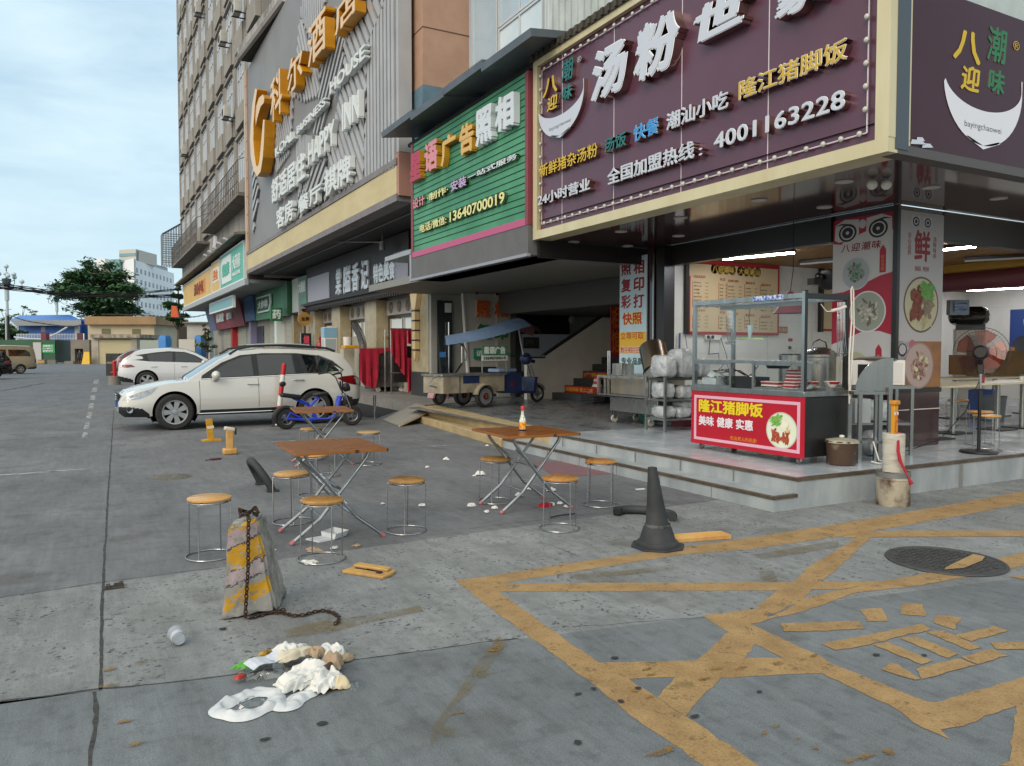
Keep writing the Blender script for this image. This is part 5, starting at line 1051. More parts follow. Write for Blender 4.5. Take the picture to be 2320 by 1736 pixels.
SEATS=[M_seatw,woodmat('pale_worn_seat','#b99a6c','#a98a5c',stretch=(1,7,2),sc=5,rough=.5),woodmat('darker_seat','#a06c30','#b58046',stretch=(1,7,2),sc=4),woodmat('greasy_seat','#ae8248','#93682f',stretch=(2,3,2),sc=6,rough=.22)]
def make_stool(label,loc,rz,group='round stools on the forecourt'):
 t=thing('stool',label,'stool',loc,rz,group)
 build(MB().lathe([(.001,.425),(.145,.425),(.157,.432),(.157,.444),(.148,.45),(.001,.451)],36),'seat',M_seatw,t)
 for i in range(4):
  an=math.pi/4+i*math.pi/2;c,s=math.cos(an),math.sin(an)
  lg=MB().tube([(c*.10,s*.10,.418),(c*.150,s*.150,.418),(c*.163,s*.163,.405),(c*.165,s*.165,.02),(c*.168,s*.168,.010)],.0048,8);build(lg,'leg',M_steel,t)
 build(MB().tube([(.15*math.cos(q),.15*math.sin(q),.416)for q in[2*math.pi*i/32 for i in range(32)]],.005,6,closed=True),'seat_ring',M_steel,t)
 build(MB().tube([(.172*math.cos(q),.172*math.sin(q),.008)for q in[2*math.pi*i/40 for i in range(40)]],.0055,8,closed=True),'foot_ring',M_steel,t);return t
st0=make_stool('round wooden stool standing alone left of the painted concrete block',(.77,6.13,0),R(10))
for(x,y),rz,l in(((1.48,5.65),55,'round wooden stool closest to the camera, before the nearest folding table'),((2.35,6.2),20,'round wooden stool standing clear on the right of the nearest folding table'),((1.58,7.02),35,'pale round stool behind the left corner of the nearest folding table'),((3.31,10.15),0,'round wooden stool to the right of the farthest folding table'),((2.75,10.98),15,'round stool behind the legs of the farthest folding table, below the moped'),((2.08,8.2),40,'round stool half hidden behind the left end of the nearest folding table'),((2.54,9.46),70,'round stool mostly hidden behind the middle of the nearest folding table'),((3.62,7.0),5,'round wooden stool left of the table with the sauce bottle'),((3.55,5.65),45,'round wooden stool in front of the table with the sauce bottle'),((4.46,6.34),50,'round wooden stool between the sauce bottle table and marble step')):
 so_x=dup(st0,(x,y,0),R(rz),l);wear_i=int(rz*7+x*10)%4;so_x.rotation_euler=(R(.5*(wear_i-1)),R(.4*(wear_i%2)),R(rz))
 for ch in so_x.children:
  if ch.name.startswith('seat.')and wear_i:ch.data=ch.data.copy();ch.data.materials[0]=SEATS[wear_i]
  # sauce bottle on the right hand table
bp_=G(1184,978,.752);bo=thing('sauce_bottle','glass sauce bottle with red cap and orange label on the folding table','bottle',(bp_.x,bp_.y,.7525))
build(MB().lathe([(.001,0),(.030,0),(.033,.008),(.033,.10),(.027,.13),(.016,.165),(.013,.20),(.0145,.205),(.0145,.212)],22),'glass',mat('patterned_glass','#93a790',.2,col2='#e0e6dc',scale=60,lo=.45,hi=.55),bo)
build(MB().lathe([(.0335,.03),(.0337,.03),(.0337,.095),(.0335,.095)],22),'label',mat('orange_label','#d4501f',.5,col2='#e0a51d',scale=40,lo=.45,hi=.5),bo)
build(MB().lathe([(.0336,.004),(.0336,.024),(.001,.024)],22),'dark_sauce',mat('dark_sauce','#1b0d08',.2),bo)
build(MB().lathe([(.016,.205),(.0175,.207),(.0175,.245),(.015,.25),(.001,.25)],18),'cap',mat('red_cap','#c31a20',.35),bo)
# ================================================================== cone, block, chain and other street clutter
M_rubber=mat('dusty_black_rubber','#26282a',.7,col2='#3a3c3e',scale=4,bump=.15,lo=.4,hi=.8)
cb=G(1490,1243);cn=thing('traffic_cone','tall black rubber traffic cone with a cut off tip, standing on the yellow line','traffic cone',(cb.x+.04,cb.y+.05,0))
m=MB();m.lathe([(.001,.63),(.026,.63),(.036,.628),(.038,.60),(.066,.36),(.088,.19),(.096,.178),(.098,.165),(.11,.155),(.142,.055),(.16,.045),(.165,.03),(.165,.012)],32)
oc=[(.215*math.cos(R(22.5+45*i)),.215*math.sin(R(22.5+45*i)),0)for i in range(8)];m.prism(oc,(0,0,1),0,.016);lean=Matrix.Rotation(R(-3),4,'Y')@Matrix.Rotation(R(-2),4,'X')
m2=MB();
for v,in zip(m.v):pass
m.v=[Vector((v.x-.10*max(0,v.z-.15)+.0,v.y+.02*v.z,v.z))for v in m.v]
build(m,'body',M_rubber,cn,bev=.003);build(MB().lathe([(.0975,.158),(.101,.162),(.0995,.18),(.096,.184)],32),'scraped_band',mat('scraped_rubber','#5d5c5a',.9,col2='#2c2d2e',scale=25),cn)
# rubber hoop (parking stop)
def hoop(name,label,p0,p1,hgt,r,ma,lean=0,flat=False):
 p0,p1=Vector(p0),Vector(p1);t=thing(name,label,'bollard',(p0+p1)/2);d=(p1-p0);L_=d.length;d.normalize();n=Vector((-d.y,d.x,0));ps=[]
 for i in range(17):
  a=math.pi*i/16;ps.append(-d*math.cos(a)*L_/2+(Vector((0,0,1))*math.sin(a)**.85*hgt+n*lean*math.sin(a)))
 build(MB().tube(ps,r,12),'tube',ma,t);m=MB()
 for q in(ps[0],ps[-1]):m.obox(q+Vector((0,0,.012)),.13,.09,.024)
 build(m,'foot',ma,t,bev=.005);return t
hoop('parking_hoop','low black bent parking hoop knocked over beside the nearest table',G(592,1098),G(618,1114),.32,.042,M_rubber,lean=-.17)
p0,p1=G(1400,1168),G(1522,1182);t=thing('parking_hoop','black rubber parking hoop lying flat behind the tall black cone','bollard',p0)
c=(p1-p0);nn=Vector((-c.y,c.x,0)).normalized();ps=[]
for i in range(15):a=math.pi*i/14;ps.append(p0+c*(1-math.cos(a))/2+nn*.17*math.sin(a)**.8+Vector((0,0,.042)))
build(MB().tube(ps,.04,12),'tube',M_rubber,t,True);build(MB().obox(ps[0],.07,.08,.075,Matrix.Rotation(.5,3,'Z')),'broken_end',mat('torn_rubber','#1a1b1c',.9,bump=.5),t,True,bev=.015)
M_lockw=mat('yellow_lock_paint','#c08f22',.5,col2='#a87a1d',scale=8);M_wornlk=mat('pale_worn_yellow','#c59a58',.6,col2='#b48547',scale=7)
# parking locks standing
a=G(479,999);t=thing('parking_lock','bright yellow upright parking lock on a yellow base plate','parking lock',a)
build(MB().box(-.16,.16,-.09,.09,0,.022).prism([(-.16,-.09,.022),(.16,-.09,.022),(.1,-.05,.035),(-.1,-.05,.035)],(0,1,0),0,.1),'base',M_lockw,t);build(MB().obox((-.02,0,.20),.11,.025,.36,Matrix.Rotation(R(-5),3,'Y')),'arm',M_lockw,t,bev=.006);build(MB().obox((-.015,-.003,.235),.113,.026,.045,Matrix.Rotation(R(-5),3,'Y')),'reflector',mat('reflective_strip','#cfc9a9',.3),t)
a=G(521,1029);t=thing('parking_lock','pale yellow parking lock post with a hooked white top','parking lock',a)
build(MB().box(-.10,.10,-.08,.08,0,.09),'base',M_wornlk,t,bev=.02);build(MB().box(-.05,.05,-.04,.04,.085,.37),'post',M_wornlk,t,bev=.012);build(MB().obox((0,0,.375),.16,.09,.06,Matrix.Rotation(R(12),3,'Y')),'cap',mat('bleached_cap','#c2b8a0',.6),t,bev=.02);build(MB().obox((.083,0,.34),.02,.08,.10),'dark_end',M_blackp,t)
# fallen lock pieces
a=G(1583,1222);t=thing('fallen_parking_lock','flattened yellow parking lock lying on the yellow line behind the cone','parking lock',a,R(-13));build(MB().box(-.26,.26,-.07,.07,0,.035).prism([(-.26,-.07,.035),(.26,-.07,.035),(.2,.0,.06),(-.22,.0,.06)],(0,0,1),-.01,.0),'plate',M_wornlk,t,bev=.012);build(MB().box(-.21,.18,.0,.06,.0355,.045),'exposed_slot',mat('pale_slot','#8d857a',.7),t)
a=G(838,1299);t=thing('fallen_parking_lock','battered pale yellow metal plate of a broken parking lock lying by itself','parking lock',a,R(-55));m=MB()
m.prism([(-.17,-.09,.0),(.17,-.085,.0),(.18,.0,.0),(.16,.085,.0),(-.17,.09,.0)],(0,0,1),0,.022);m.prism([(-.15,.005,.022),(.14,.01,.022),(.13,.075,.022),(-.15,.08,.022)],(0,0,1),0,.02);build(m,'plate',mat('peeling_yellow_plate','#c49a55',.6,col2='#a98350',scale=9,bump=.3),t,bev=.006)
m=MB();m.box(-.12,.1,-.012,.004,.022,.026).box(.08,.12,-.045,-.025,.022,.026).tube([(-.02,-.005,.03),(.13,-.03,.03)],.004,5);build(m,'rusty_slot',mat('rust_black','#2e2018',.8),t)
# concrete block: leaning wedge with layered peeling paint
def blockmat():
 m=bpy.data.materials.new('peeling_striped_paint');m.use_nodes=True;t=m.node_tree;b=t.nodes['Principled BSDF'];b.inputs['Roughness'].default_value=.8
 tcn=nd(t,'ShaderNodeTexCoord');sx=nd(t,'ShaderNodeSeparateXYZ');t.links.new(tcn.outputs['Object'],sx.inputs[0])
 n=nd(t,'ShaderNodeTexNoise');n.inputs['Scale'].default_value=9;n.inputs['Detail'].default_value=8;n.inputs['Roughness'].default_value=.7;t.links.new(tcn.outputs['Object'],n.inputs[0])
 # height along slanted stripes: z + .35*x + jitter
 s1=nd(t,'ShaderNodeMath',operation='MULTIPLY_ADD');s1.inputs[1].default_value=-.33;t.links.new(sx.outputs[0],s1.inputs[0]);t.links.new(sx.outputs[2],s1.inputs[2])
 s2_=nd(t,'ShaderNodeMath',operation='MULTIPLY_ADD');s2_.inputs[1].default_value=.16;t.links.new(n.outputs[0],s2_.inputs[0]);t.links.new(s1.outputs[0],s2_.inputs[2])
 r=nd(t,'ShaderNodeValToRGB');cr=r.color_ramp;cr.interpolation='CONSTANT';Y_=lin('#b98a1e');P_=lin('#9c8b8e');K=lin('#4a4444');C=lin('#8f8c86')
 stops=[(0,C),(.115,Y_),(.20,C),(.24,K),(.255,P_),(.335,K),(.345,Y_),(.46,K),(.475,P_),(.54,Y_),(.625,C)]
 while len(cr.elements)<len(stops):cr.elements.new(.5)
 for e,(p,c)in zip(cr.elements,stops):e.position=p;e.color=c
 t.links.new(s2_.outputs[0],r.inputs[0])
 n2=nd(t,'ShaderNodeTexNoise');n2.inputs['Scale'].default_value=16;n2.inputs['Detail'].default_value=9;n2.inputs['Roughness'].default_value=.72;t.links.new(tcn.outputs['Object'],n2.inputs[0])
 geo=nd(t,'ShaderNodeNewGeometry');vt=nd(t,'ShaderNodeVectorTransform',vector_type='NORMAL',convert_from='WORLD',convert_to='OBJECT');t.links.new(geo.outputs['True Normal'],vt.inputs[0]);sn=nd(t,'ShaderNodeSeparateXYZ');t.links.new(vt.outputs[0],sn.inputs[0])
 md=nd(t,'ShaderNodeMath',operation='MULTIPLY_ADD');md.inputs[1].default_value=-.55;md.inputs[2].default_value=-.395;t.links.new(sn.outputs[1],md.inputs[0])
 ad=nd(t,'ShaderNodeMath',operation='ADD');t.links.new(n2.outputs[0],ad.inputs[0]);t.links.new(md.outputs[0],ad.inputs[1])
 pr_=nd(t,'ShaderNodeValToRGB');pr_.color_ramp.elements[0].position=.60;pr_.color_ramp.elements[1].position=.61;t.links.new(ad.outputs[0],pr_.inputs[0])
 rc_=nd(t,'ShaderNodeValToRGB');rc_.color_ramp.elements[0].color=lin('#5f5d58');rc_.color_ramp.elements[1].color=lin('#a5a198');rc_.color_ramp.elements[0].position=.35;rc_.color_ramp.elements[1].position=.65;t.links.new(n.outputs[0],rc_.inputs[0])
 mx_=nd(t,'ShaderNodeMixRGB');t.links.new(pr_.outputs[0],mx_.inputs[0]);t.links.new(rc_.outputs[0],mx_.inputs[1]);t.links.new(r.outputs[0],mx_.inputs[2]);t.links.new(mx_.outputs[0],b.inputs['Base Color'])
 bp=nd(t,'ShaderNodeBump');bp.inputs['Strength'].default_value=.7;bp.inputs['Distance'].default_value=.01;t.links.new(n2.outputs[0],bp.inputs['Height']);t.links.new(bp.outputs[0],b.inputs['Normal']);return m
bl0,bl1=G(500,1408),G(612,1392);d=bl1-bl0;ang=math.atan2(d.y,d.x);wbk=d.length
cbk=thing('concrete_block','chunky wedge shaped concrete block with peeling yellow and pinkish painted stripes','concrete block',bl0,ang)
# built as a subdivided rounded wedge, chipped by noise
me_=MB();nu,nv,nw=10,16,6
def wedge(u,v,w_):
 x0=.0+.045*v;x1=wbk+.035-.10*v;y0=0+.02*v;y1=.36-.14*v
 return Vector((x0+(x1-x0)*u+.36*w_*(y1-y0),y0+(y1-y0)*w_,.0+.56*v-.03*(1-u)*v))
def chip(p,u,v,w_):
 k=mn.noise(p*7)*.012+mn.noise(p*22)*.006;e=min(u,1-u)<.02;f=min(w_,1-w_)<.02;g=v>.98 or v<.02;c_=Vector((wbk/2,.15,.28));q=(p-c_).normalized()
 r=.016 if(e+f+g)>=2 else 0
 r+=max(0,mn.noise(p*5+Vector((3,1,2))))*.035*((e+f+g)>=2)
 return p+q*k-q*r
def face(fn,n1,n2):
 o=len(me_.v)
 for i in range(n1+1):
  for j in range(n2+1):uvw=fn(i/n1,j/n2);me_.v.append(chip(wedge(*uvw),*uvw))
 for i in range(n1):
  for j in range(n2):a=o+i*(n2+1)+j;me_.f.append([a,a+n2+1,a+n2+2,a+1]);me_.m.append(0)
face(lambda a,b:(a,b,0),20,28);face(lambda a,b:(a,b,1),10,16);face(lambda a,b:(0,a,b),16,10);face(lambda a,b:(1,a,b),28,16);face(lambda a,b:(a,1,b),16,12)
bk=build(me_,'body',blockmat(),cbk,ang=50)
bmw=bmesh.new();bmw.from_mesh(bk.data);bmesh.ops.remove_doubles(bmw,verts=bmw.verts[:],dist=.002);bmesh.ops.recalc_face_normals(bmw,faces=bmw.faces[:]);bmw.to_mesh(bk.data);bmw.free()
# rusty chain over the block and along the ground: links as one continuous thing
M_rust=mat('rusty_chain','#2c211c',.8,.3,col2='#46301f',scale=30)
ch_=thing('chain','rusty chain hung over the painted concrete block and trailing on the ground','chain',bl0,0)
def chain(pts,size=.030,r=.0042,par=ch_,name='links'):
 P=[Vector(p)for p in pts];Q=[];acc=0;step=size*.72
 for a,b in zip(P,P[1:]):
  L_=(b-a).length;s_=acc
  while s_<L_:Q.append((a.lerp(b,s_/L_),(b-a).normalized()));s_+=step
  acc=s_-L_
 m=MB()
 for i,(p,d_)in enumerate(Q):
  up=Vector((0,0,1))if abs(d_.z)<.8 else Vector((0,1,0));a=d_.cross(up).normalized();b_=a.cross(d_)
  if i%2:a=(a+b_*.9).normalized()
  else:a=(a-b_*.6).normalized()
  ring=[p+d_*math.cos(q)*size/2+a*math.sin(q)*size*.30 for q in[2*math.pi*k/10 for k in range(10)]];m.tube(ring,r,5,closed=True)
 return build(m,name,M_rust,par,True)
ex=Vector((math.cos(ang),math.sin(ang),0));ey=Vector((-ex.y,ex.x,0))
def bp3(x,y,z):return bl0+ex*x+ey*y+Vector((0,0,z))
chain([bp3(.17,.25,.57),bp3(.165,.12,.585),bp3(.16,.0,.57),bp3(.155,-.006,.5),bp3(.15,-.022,.3),bp3(.135,-.03,.1),bp3(.13,-.035,.02),bp3(.16,-.05,.012),bp3(.28,-.0,.01),bp3(.36,.02,.01)])
kn=[bp3(.17+.05*math.cos(q),.08+.05*math.sin(q),.595+.02*math.sin(3*q))for q in[i*.7 for i in range(14)]];chain(kn,name='knotted_links')
chain([G(*p,.012)for p in((612,1388),(640,1388),(665,1395),(690,1393),(712,1386),(735,1383),(755,1388),(768,1398),(766,1410),(758,1414))],name='trailing_links')
# small rusted plates and debris on the ground
def small(name,label,cat,px,mb,ma,rz=0):a=G(*px);return build(mb,name,ma,None,False,origin=(a.x,a.y,0),label=label,cat=cat,rz=rz)
small('ground_bracket','small rusted floor bracket bolted to the concrete at the slab joint crossing','bracket',(258,1332),MB().box(-.06,.06,-.04,.04,0,.008).box(-.045,-.02,-.03,.03,.008,.025).box(.0,.055,-.01,.01,.008,.03).lathe([(.001,.03),(.012,.03),(.012,.008)],10,c=(.045,.025,0)),mat('rusted_bracket','#3c3a37',.8,.3,col2='#4d4740',scale=30))
small('cigarette_packet','crushed dark red packet lying behind the alone standing stool','packet',(488,1042),MB().obox((0,0,.012),.15,.07,.022,Matrix.Rotation(.3,3,'Z')).obox((-.1,-.01,.006),.08,.03,.01),mat('dark_red_card','#5e2330',.6,col2='#4a1a26',scale=30))
small('cigarette_packet','bright red packet dropped under the sauce bottle table','packet',(1236,1148),MB().obox((0,0,.016),.13,.07,.03,Matrix.Rotation(.25,3,'Z')).obox((.078,.02,.0165),.03,.066,.028,Matrix.Rotation(.25,3,'Z'),1),[mat('bright_red_card','#a8142a',.4),M_ltw if 'M_ltw' in globals()else M_rim],0)
small('drain_cover','low broken grey stone patch cover in the ground beyond the lone stool','drain cover',(387,1082),MB().lathe([(.001,.03),(.10,.028),(.2,.018),(.24,0)],18).lathe([(.001,.04),(.05,.035),(.08,.02)],9,c=(.08,.0,0)),mat('crumbly_stone','#58564f',.9,col2='#6f6d66',scale=25,bump=.8))
small('stick','thin dark stick lying before the stool in front of the sauce bottle table','stick',(1272,1170),MB().tube([(-.14,-.02,.008),(.0,.01,.01),(.16,.015,.008)],.006,6),M_rubber)
def vpd(px,D):p=PD(px,797,D);return Vector((p.x,p.y,0))
# red and white post, steel post, plank ramp
a=vpd(626,15.8);t=thing('marker_post','red and white striped marker post standing between the estate car and moped','bollard',(a.x,a.y,0));H_=1.33
tp_=PD(644,826,(a-_C).dot(_F));d=Vector((tp_.x-a.x,0,tp_.z));red_=mat('marker_red','#b7161c',.4);wh_=mat('marker_white','#cfcdc9',.4)
for i in range(6):
 p,q=a+d*(i/6),a+d*((i+1)/6);build(MB().tube([p,q],.048,16),'red_band' if i%2 else 'white_band',red_ if i%2 else wh_,t,True)
build(MB().lathe([(.048,0),(.04,.02),(.001,.03)],16,c=a+d),'top_cap',red_,t,True);build(MB().lathe([(.001,.03),(.09,.03),(.12,0)],16,c=a),'base',M_rubber,t,True)
a=G(849,948);t=thing('steel_post','short thin stainless post before the gap by the plank ramp','bollard',a);build(MB().lathe([(.034,0),(.034,.52),(.001,.53)],14),'tube',M_silver,t);build(MB().lathe([(.001,.012),(.07,.012),(.07,0)],14),'flange',M_silver,t)
t=thing('plank_ramp','weathered grey plank ramp leaning up onto the shop paving','ramp',G(885,960));a,b,c,d2=G(868,953,.01),G(905,966,.01),G(982,928,.27),G(942,916,.27)
build(MB().prism([a,b,c,d2],(0,0,1),0,.025),'plank',woodmat('grey_plank','#77736b','#8d8a82',rough=.8),t,True);build(MB().tube([b+Vector((0,0,-.0)),c+Vector((0,0,-.01))],.025,6),'edge_batten',mat('pale_wood','#ab987a',.7),t,True)
gp=[G(*p,.004)for p in((700,925),(850,948),(950,915),(930,900),(820,900),(780,905))];build(MB().poly(gp),'dark_ground_patch',mat('near_black_patch','#161515',.9),kind='structure')  # flat near-black sheet just above the ground, no hollow cut
# old painted patch on the ground
p=[G(*q,.003)for q in((1205,1048),(1288,1043),(1405,1072),(1330,1077),(1260,1082))];build(MB().poly(p),'painted_ground_patch',paintmat('worn_pink_paint','#7e5a5f','#6f5357',.33,5),kind='structure')
# ================================================================== litter
M_tis=mat('crumpled_white_tissue','#c9c7c2',.85,col2='#d6d4cf',scale=20);M_bagw=mat('thin_white_plastic','#c9cacb',.35,col2='#b4b6b8',scale=9,spec=.6);M_card=mat('brown_paper','#a58e74',.85,col2='#8f7a62',scale=12);M_foam=mat('white_foam','#c6c8ca',.6);M_clear=glassmat('clear_plastic',(.93,.95,.95),.10,.1)
def crumple(rx,ry,h_,n=9,seed=0,sharp=1.):
 rnd=random.Random(seed);m=MB();g={};sv=Vector((seed*3.1,seed*1.7,0))
 for i in range(n+1):
  for j in range(n+1):
   u,v=i/n*2-1,j/n*2-1;e=max(abs(u),abs(v));k=1-.35*rnd.random()*(e>.8)
   ang_=math.atan2(v,u);rr=e*(1+.3*math.sin(3*ang_+seed)*rnd.random())*k
   z=h_*(1-e**3)*(.25+.45*rnd.random()+1.0*abs(mn.noise(Vector((u*2.2,v*2.2,0))+sv))+.7*abs(mn.noise(Vector((u*6,v*6,3))+sv)))+(.004+h_*.25*rnd.random()*sharp if e>.8 else .004)
   g[i,j]=len(m.v);m.v.append(Vector((rx*rr*math.cos(ang_),ry*rr*math.sin(ang_),z)))
 for i in range(n):
  for j in range(n):m.f.append([g[i,j],g[i+1,j],g[i+1,j+1],g[i,j+1]]);m.m.append(0)
 return m
LIT='white tissues dropped around the tables'
tl_=[(1067,1148,.05,'crumpled tissue ball left of the sauce bottle table legs'),(1103,1162,.035,'small round tissue scrap nearest the left foot of the sauce bottle table'),(1121,1153,.04,'small tissue scrap between the left foot and stool ring'),(1087,1077,.07,'flat folded white tissue before the left stool of the sauce bottle table'),(1176,1125,.06,'white tissue standing up under the crossed legs of the sauce bottle table'),(1200,1110,.05,'white tissue lying behind the crossed table legs'),(1248,1113,.06,'oval white tissue right of the crossed table legs'),(1268,1143,.04,'white tissue behind the front stool of the sauce bottle table'),(1285,1150,.04,'flat tissue beside the right foot of the sauce bottle table'),(1010,1043,.05,'white tissue lying alone on open ground beyond the right stool'),(968,1060,.035,'tiny tissue left of the lone tissue on open ground'),(1104,1011,.035,'curled tissue close to the pale stone step'),(956,1148,.045,'twisted white tissue behind the stool standing clear'),(867,1143,.025,'tiny tissue scrap left of the stool standing clear'),(1075,1080,.03,'little tissue fragment left of the folded tissue')]
for i,(x,y,s,l)in enumerate(tl_):
 a=G(x,y);build(crumple(s*1.1,s*.85,s*.75,8,i+3),'tissue',M_tis,None,False,ang=70,sub=1,origin=(a.x,a.y,.0),label=l,cat='tissue',group=LIT,rz=i)
def bitp(name,label,cat,px,mb,ma,rz=0,par=None):a=G(*px);return build(mb,name,ma,None,False,ang=25,origin=(a.x,a.y,0),label=label,cat=cat,rz=rz)
bitp('paper_tag','small white card lying by the marble step left of the cone','card',(1451,1109),MB().prism([(-.06,-.02,0),(.05,-.025,0),(.06,.025,0),(-.05,.03,0)],(0,0,1),0,.006),M_tis)
# foam tray under the near table
a=G(740,1220);t=thing('foam_tray','open white foam food box under the nearest folding table','food box',a,R(25));build(MB().prism([(-.14,-.07,0),(.0,-.1,0),(.0,.06,0),(-.14,.09,0)],(0,0,1),.002,.014),'lid',M_foam,t)
m=MB();m.quad((.0,-.1,.005),(.15,-.07,.005),(.15,.09,.005),(0,.06,.005));
for p,q in(((0,-.1),(.15,-.07)),((.15,-.07),(.15,.09)),((.15,.09),(0,.06)),((0,.06),(0,-.1))):m.quad((*p,.005),(*q,.005),(q[0]*1.12+.0,q[1]*1.15,.05),(p[0]*1.12,p[1]*1.15,.05))
build(m,'box',M_foam,t);build(MB().poly([(.04,-.06,.0065),(.12,-.04,.0065),(.12,.04,.0065),(.03,.03,.0065)]),'food_stain',mat('food_stain','#9a8f74',.7,col2='#c6c2b8',scale=30),t)
for(x,y,s,ma,l,c_)in((712,1250,.09,M_card,'beige paper scrap beneath the nearest folding table foot','paper'),(758,1243,.05,M_foam,'white foam scrap beside the beige paper under the table','foam'),(808,1238,.055,M_card,'curled tan paper scrap right of the foam box','paper'),(700,1277,.075,M_tis,'grey white tissue inside the ring of the closest stool','tissue'),(615,1248,.04,M_foam,'white foam corner just behind the concrete block','foam')):
 a=G(x,y);build(crumple(s,s*.7,s*.3,6,int(x)),'paper_scrap',ma,None,False,ang=20,origin=(a.x,a.y,0),label=l,cat=c_,rz=x)
 # the litter heap: separate scraps lying over one another
def sheet(path,w0,w1,hgt,seed,closed=False,n2=7):
 sv=Vector((seed*2.3,seed*5.1,0));m=MB();k=len(path);o=0
 for i,p in enumerate(path):
  a,b=path[i-1]if(i or closed)else path[0],path[(i+1)%k]if(i<k-1 or closed)else p
  d=(b-a).normalized();n=Vector((-d.y,d.x,0))
  for j in range(n2+1):
   f=j/n2;e=w0+(w1-w0)*f+.022*mn.noise(p*18+sv+Vector((f*2,0,0)));q=p+n*e
   z=.004+hgt*.6*(math.sin(math.pi*min(1,f*1.15))**.6)*(.35+1.3*abs(mn.noise(q*21+sv))+.8*abs(mn.noise(q*47+sv)));m.v.append(Vector((q.x,q.y,z)))
 for i in range(k if closed else k-1):
  for j in range(n2):a,b=i*(n2+1)+j,((i+1)%k)*(n2+1)+j;m.f.append([a,a+1,b+1,b]);m.m.append(0)
 return m
def heap(px,rx,ry,h_,ma,name,label,cat,rz=0,z=0.,n=9,sd=1,grp=None):
 a=G(*px);n=int(n*1.4);return build(crumple(rx,ry,h_,n,sd),name,ma,None,False,ang=55,sub=1,origin=(a.x,a.y,z),label=label,cat=cat,rz=rz,group=grp)
GRP='scraps of the litter heap'
heap((695,1545),.17,.13,.085,M_tis,'napkin_wad','largest wad of white napkins in the middle of the litter heap','napkins',.4,0,13,11,GRP)
heap((735,1555),.12,.09,.07,M_tis,'napkin_wad','white napkin wad at the lower right of the litter heap','napkins',1.1,.005,11,12,GRP)
heap((655,1485),.12,.07,.06,M_tis,'napkin_wad','white napkin wad at the top of the litter heap','napkins',.2,0,10,13,GRP)
heap((665,1505),.13,.05,.045,mat('cream_paper','#c2b8a2',.8),'paper_scrap','long cream paper lying across the top of the litter heap','paper',.25,.03,8,14,GRP)
heap((750,1492),.09,.07,.07,M_tis,'napkin_wad','pointed white napkin at the upper right of the litter heap','napkins',2,.01,8,15,GRP)
heap((755,1520),.08,.06,.08,M_card,'paper_bag','tan torn paper bag on the right of the litter heap','paper',1.3,.02,6,16,GRP)
heap((718,1500),.06,.05,.05,M_card,'paper_scrap','small brown crumpled paper near the top of the litter heap','paper',.9,.03,7,17,GRP)
heap((768,1558),.05,.06,.05,mat('cream_napkin','#c7b797',.85),'napkin_wad','creamy stained napkin at the right end of the litter heap','napkins',.7,0,7,18,GRP)
heap((782,1497),.075,.035,.03,M_card,'paper_scrap','flat brown scrap sticking out at the far right of the litter heap','paper',.5,0,6,19,GRP)
heap((745,1540),.03,.03,.03,mat('dark_scraps','#3f2d22',.9),'food_scrap','dark brown food scraps among the napkins of the litter heap','food scraps',0,.05,5,20,GRP)
heap((712,1478),.05,.03,.03,mat('dark_husks','#33241c',.9,col2='#4d372a',scale=40),'food_scrap','dark husks at the very top of the litter heap','food scraps',.3,0,8,21,GRP)
heap((802,1565),.05,.045,.04,M_clear,'plastic_bag','clear plastic scrap at the right end of the litter heap','plastic',.3,0,8,22,GRP)
heap((690,1562),.13,.05,.06,M_clear,'plastic_bag','clear plastic wrapping over the front of the litter heap','plastic',.2,.01,9,23,GRP)
a=G(605,1525);t=thing('snack_packet','clear snack packet with green top and white label at the left of the litter heap','packet',a,R(20),GRP)
build(crumple(.14,.12,.05,12,31),'wrapper',glassmat('packet_film',(.9,.92,.9),.14,.12),t,ang=40,sub=1)
def at_(m,*l):return MB().mesh(m,Matrix.Translation(l))
build(at_(crumple(.11,.035,.03,10,32),-.03,.085,.025),'green_header',mat('green_print','#4f9a2a',.4,col2='#a9b89a',scale=18,lo=.5,hi=.6),t,ang=40,sub=1);build(at_(crumple(.04,.02,.025,8,33),-.14,.0,.015),'red_corner',mat('print_red','#a03020',.5),t,ang=40,sub=1);build(at_(crumple(.05,.022,.03,8,34),.05,.10,.04),'yellow_print',mat('print_yellow','#b8962c',.5,col2='#5c2f20',scale=30),t,ang=40,sub=1)
m=MB();
for i in range(6):m.quad(*[Vector((-.10+.032*u,-.05+.09*v+.006*u,.058+.010*math.sin(u*1.1)+.008*v))for u,v in((i,0),(i+1,0),(i+1,1),(i,1))])
build(m,'paper_label',mat('label_white','#b9bcc6',.6,col2='#c9ccd4',scale=60),t,ang=60)
a=G(566,1598);t=thing('plastic_bag','opened white plastic bag in a ring shape at the lower left of the litter heap','plastic bag',a,R(15),GRP);m=sheet([Vector((.10*(1+.12*math.sin(3*q))*math.cos(q),.075*(1+.15*math.sin(2*q+1))*math.sin(q),0))for q in[2*math.pi*i/44 for i in range(44)]],-.065,.022,.045,5,True)
build(m,'bag',M_bagw,t,ang=50,sub=1);build(crumple(.07,.05,.03,6,41),'inner_film',M_clear,t,ang=20)
a=G(655,1590);t=thing('plastic_bag','long twisted white plastic strip along the front of the litter heap','plastic bag',a,0,GRP);m=MB();ps=[G(*p)-a+Vector((0,0,.02))for p in((626,1600),(640,1604),(655,1602),(668,1592),(680,1582),(695,1574),(712,1564),(728,1555))];Q=[]
for p,q in zip(ps,ps[1:]):Q+=[p.lerp(q,i/5)for i in range(5)]
m=sheet([Vector((q.x,q.y,0))for q in Q],-.05,.05,.04,8)
build(m,'strip',M_bagw,t,ang=50,sub=1)
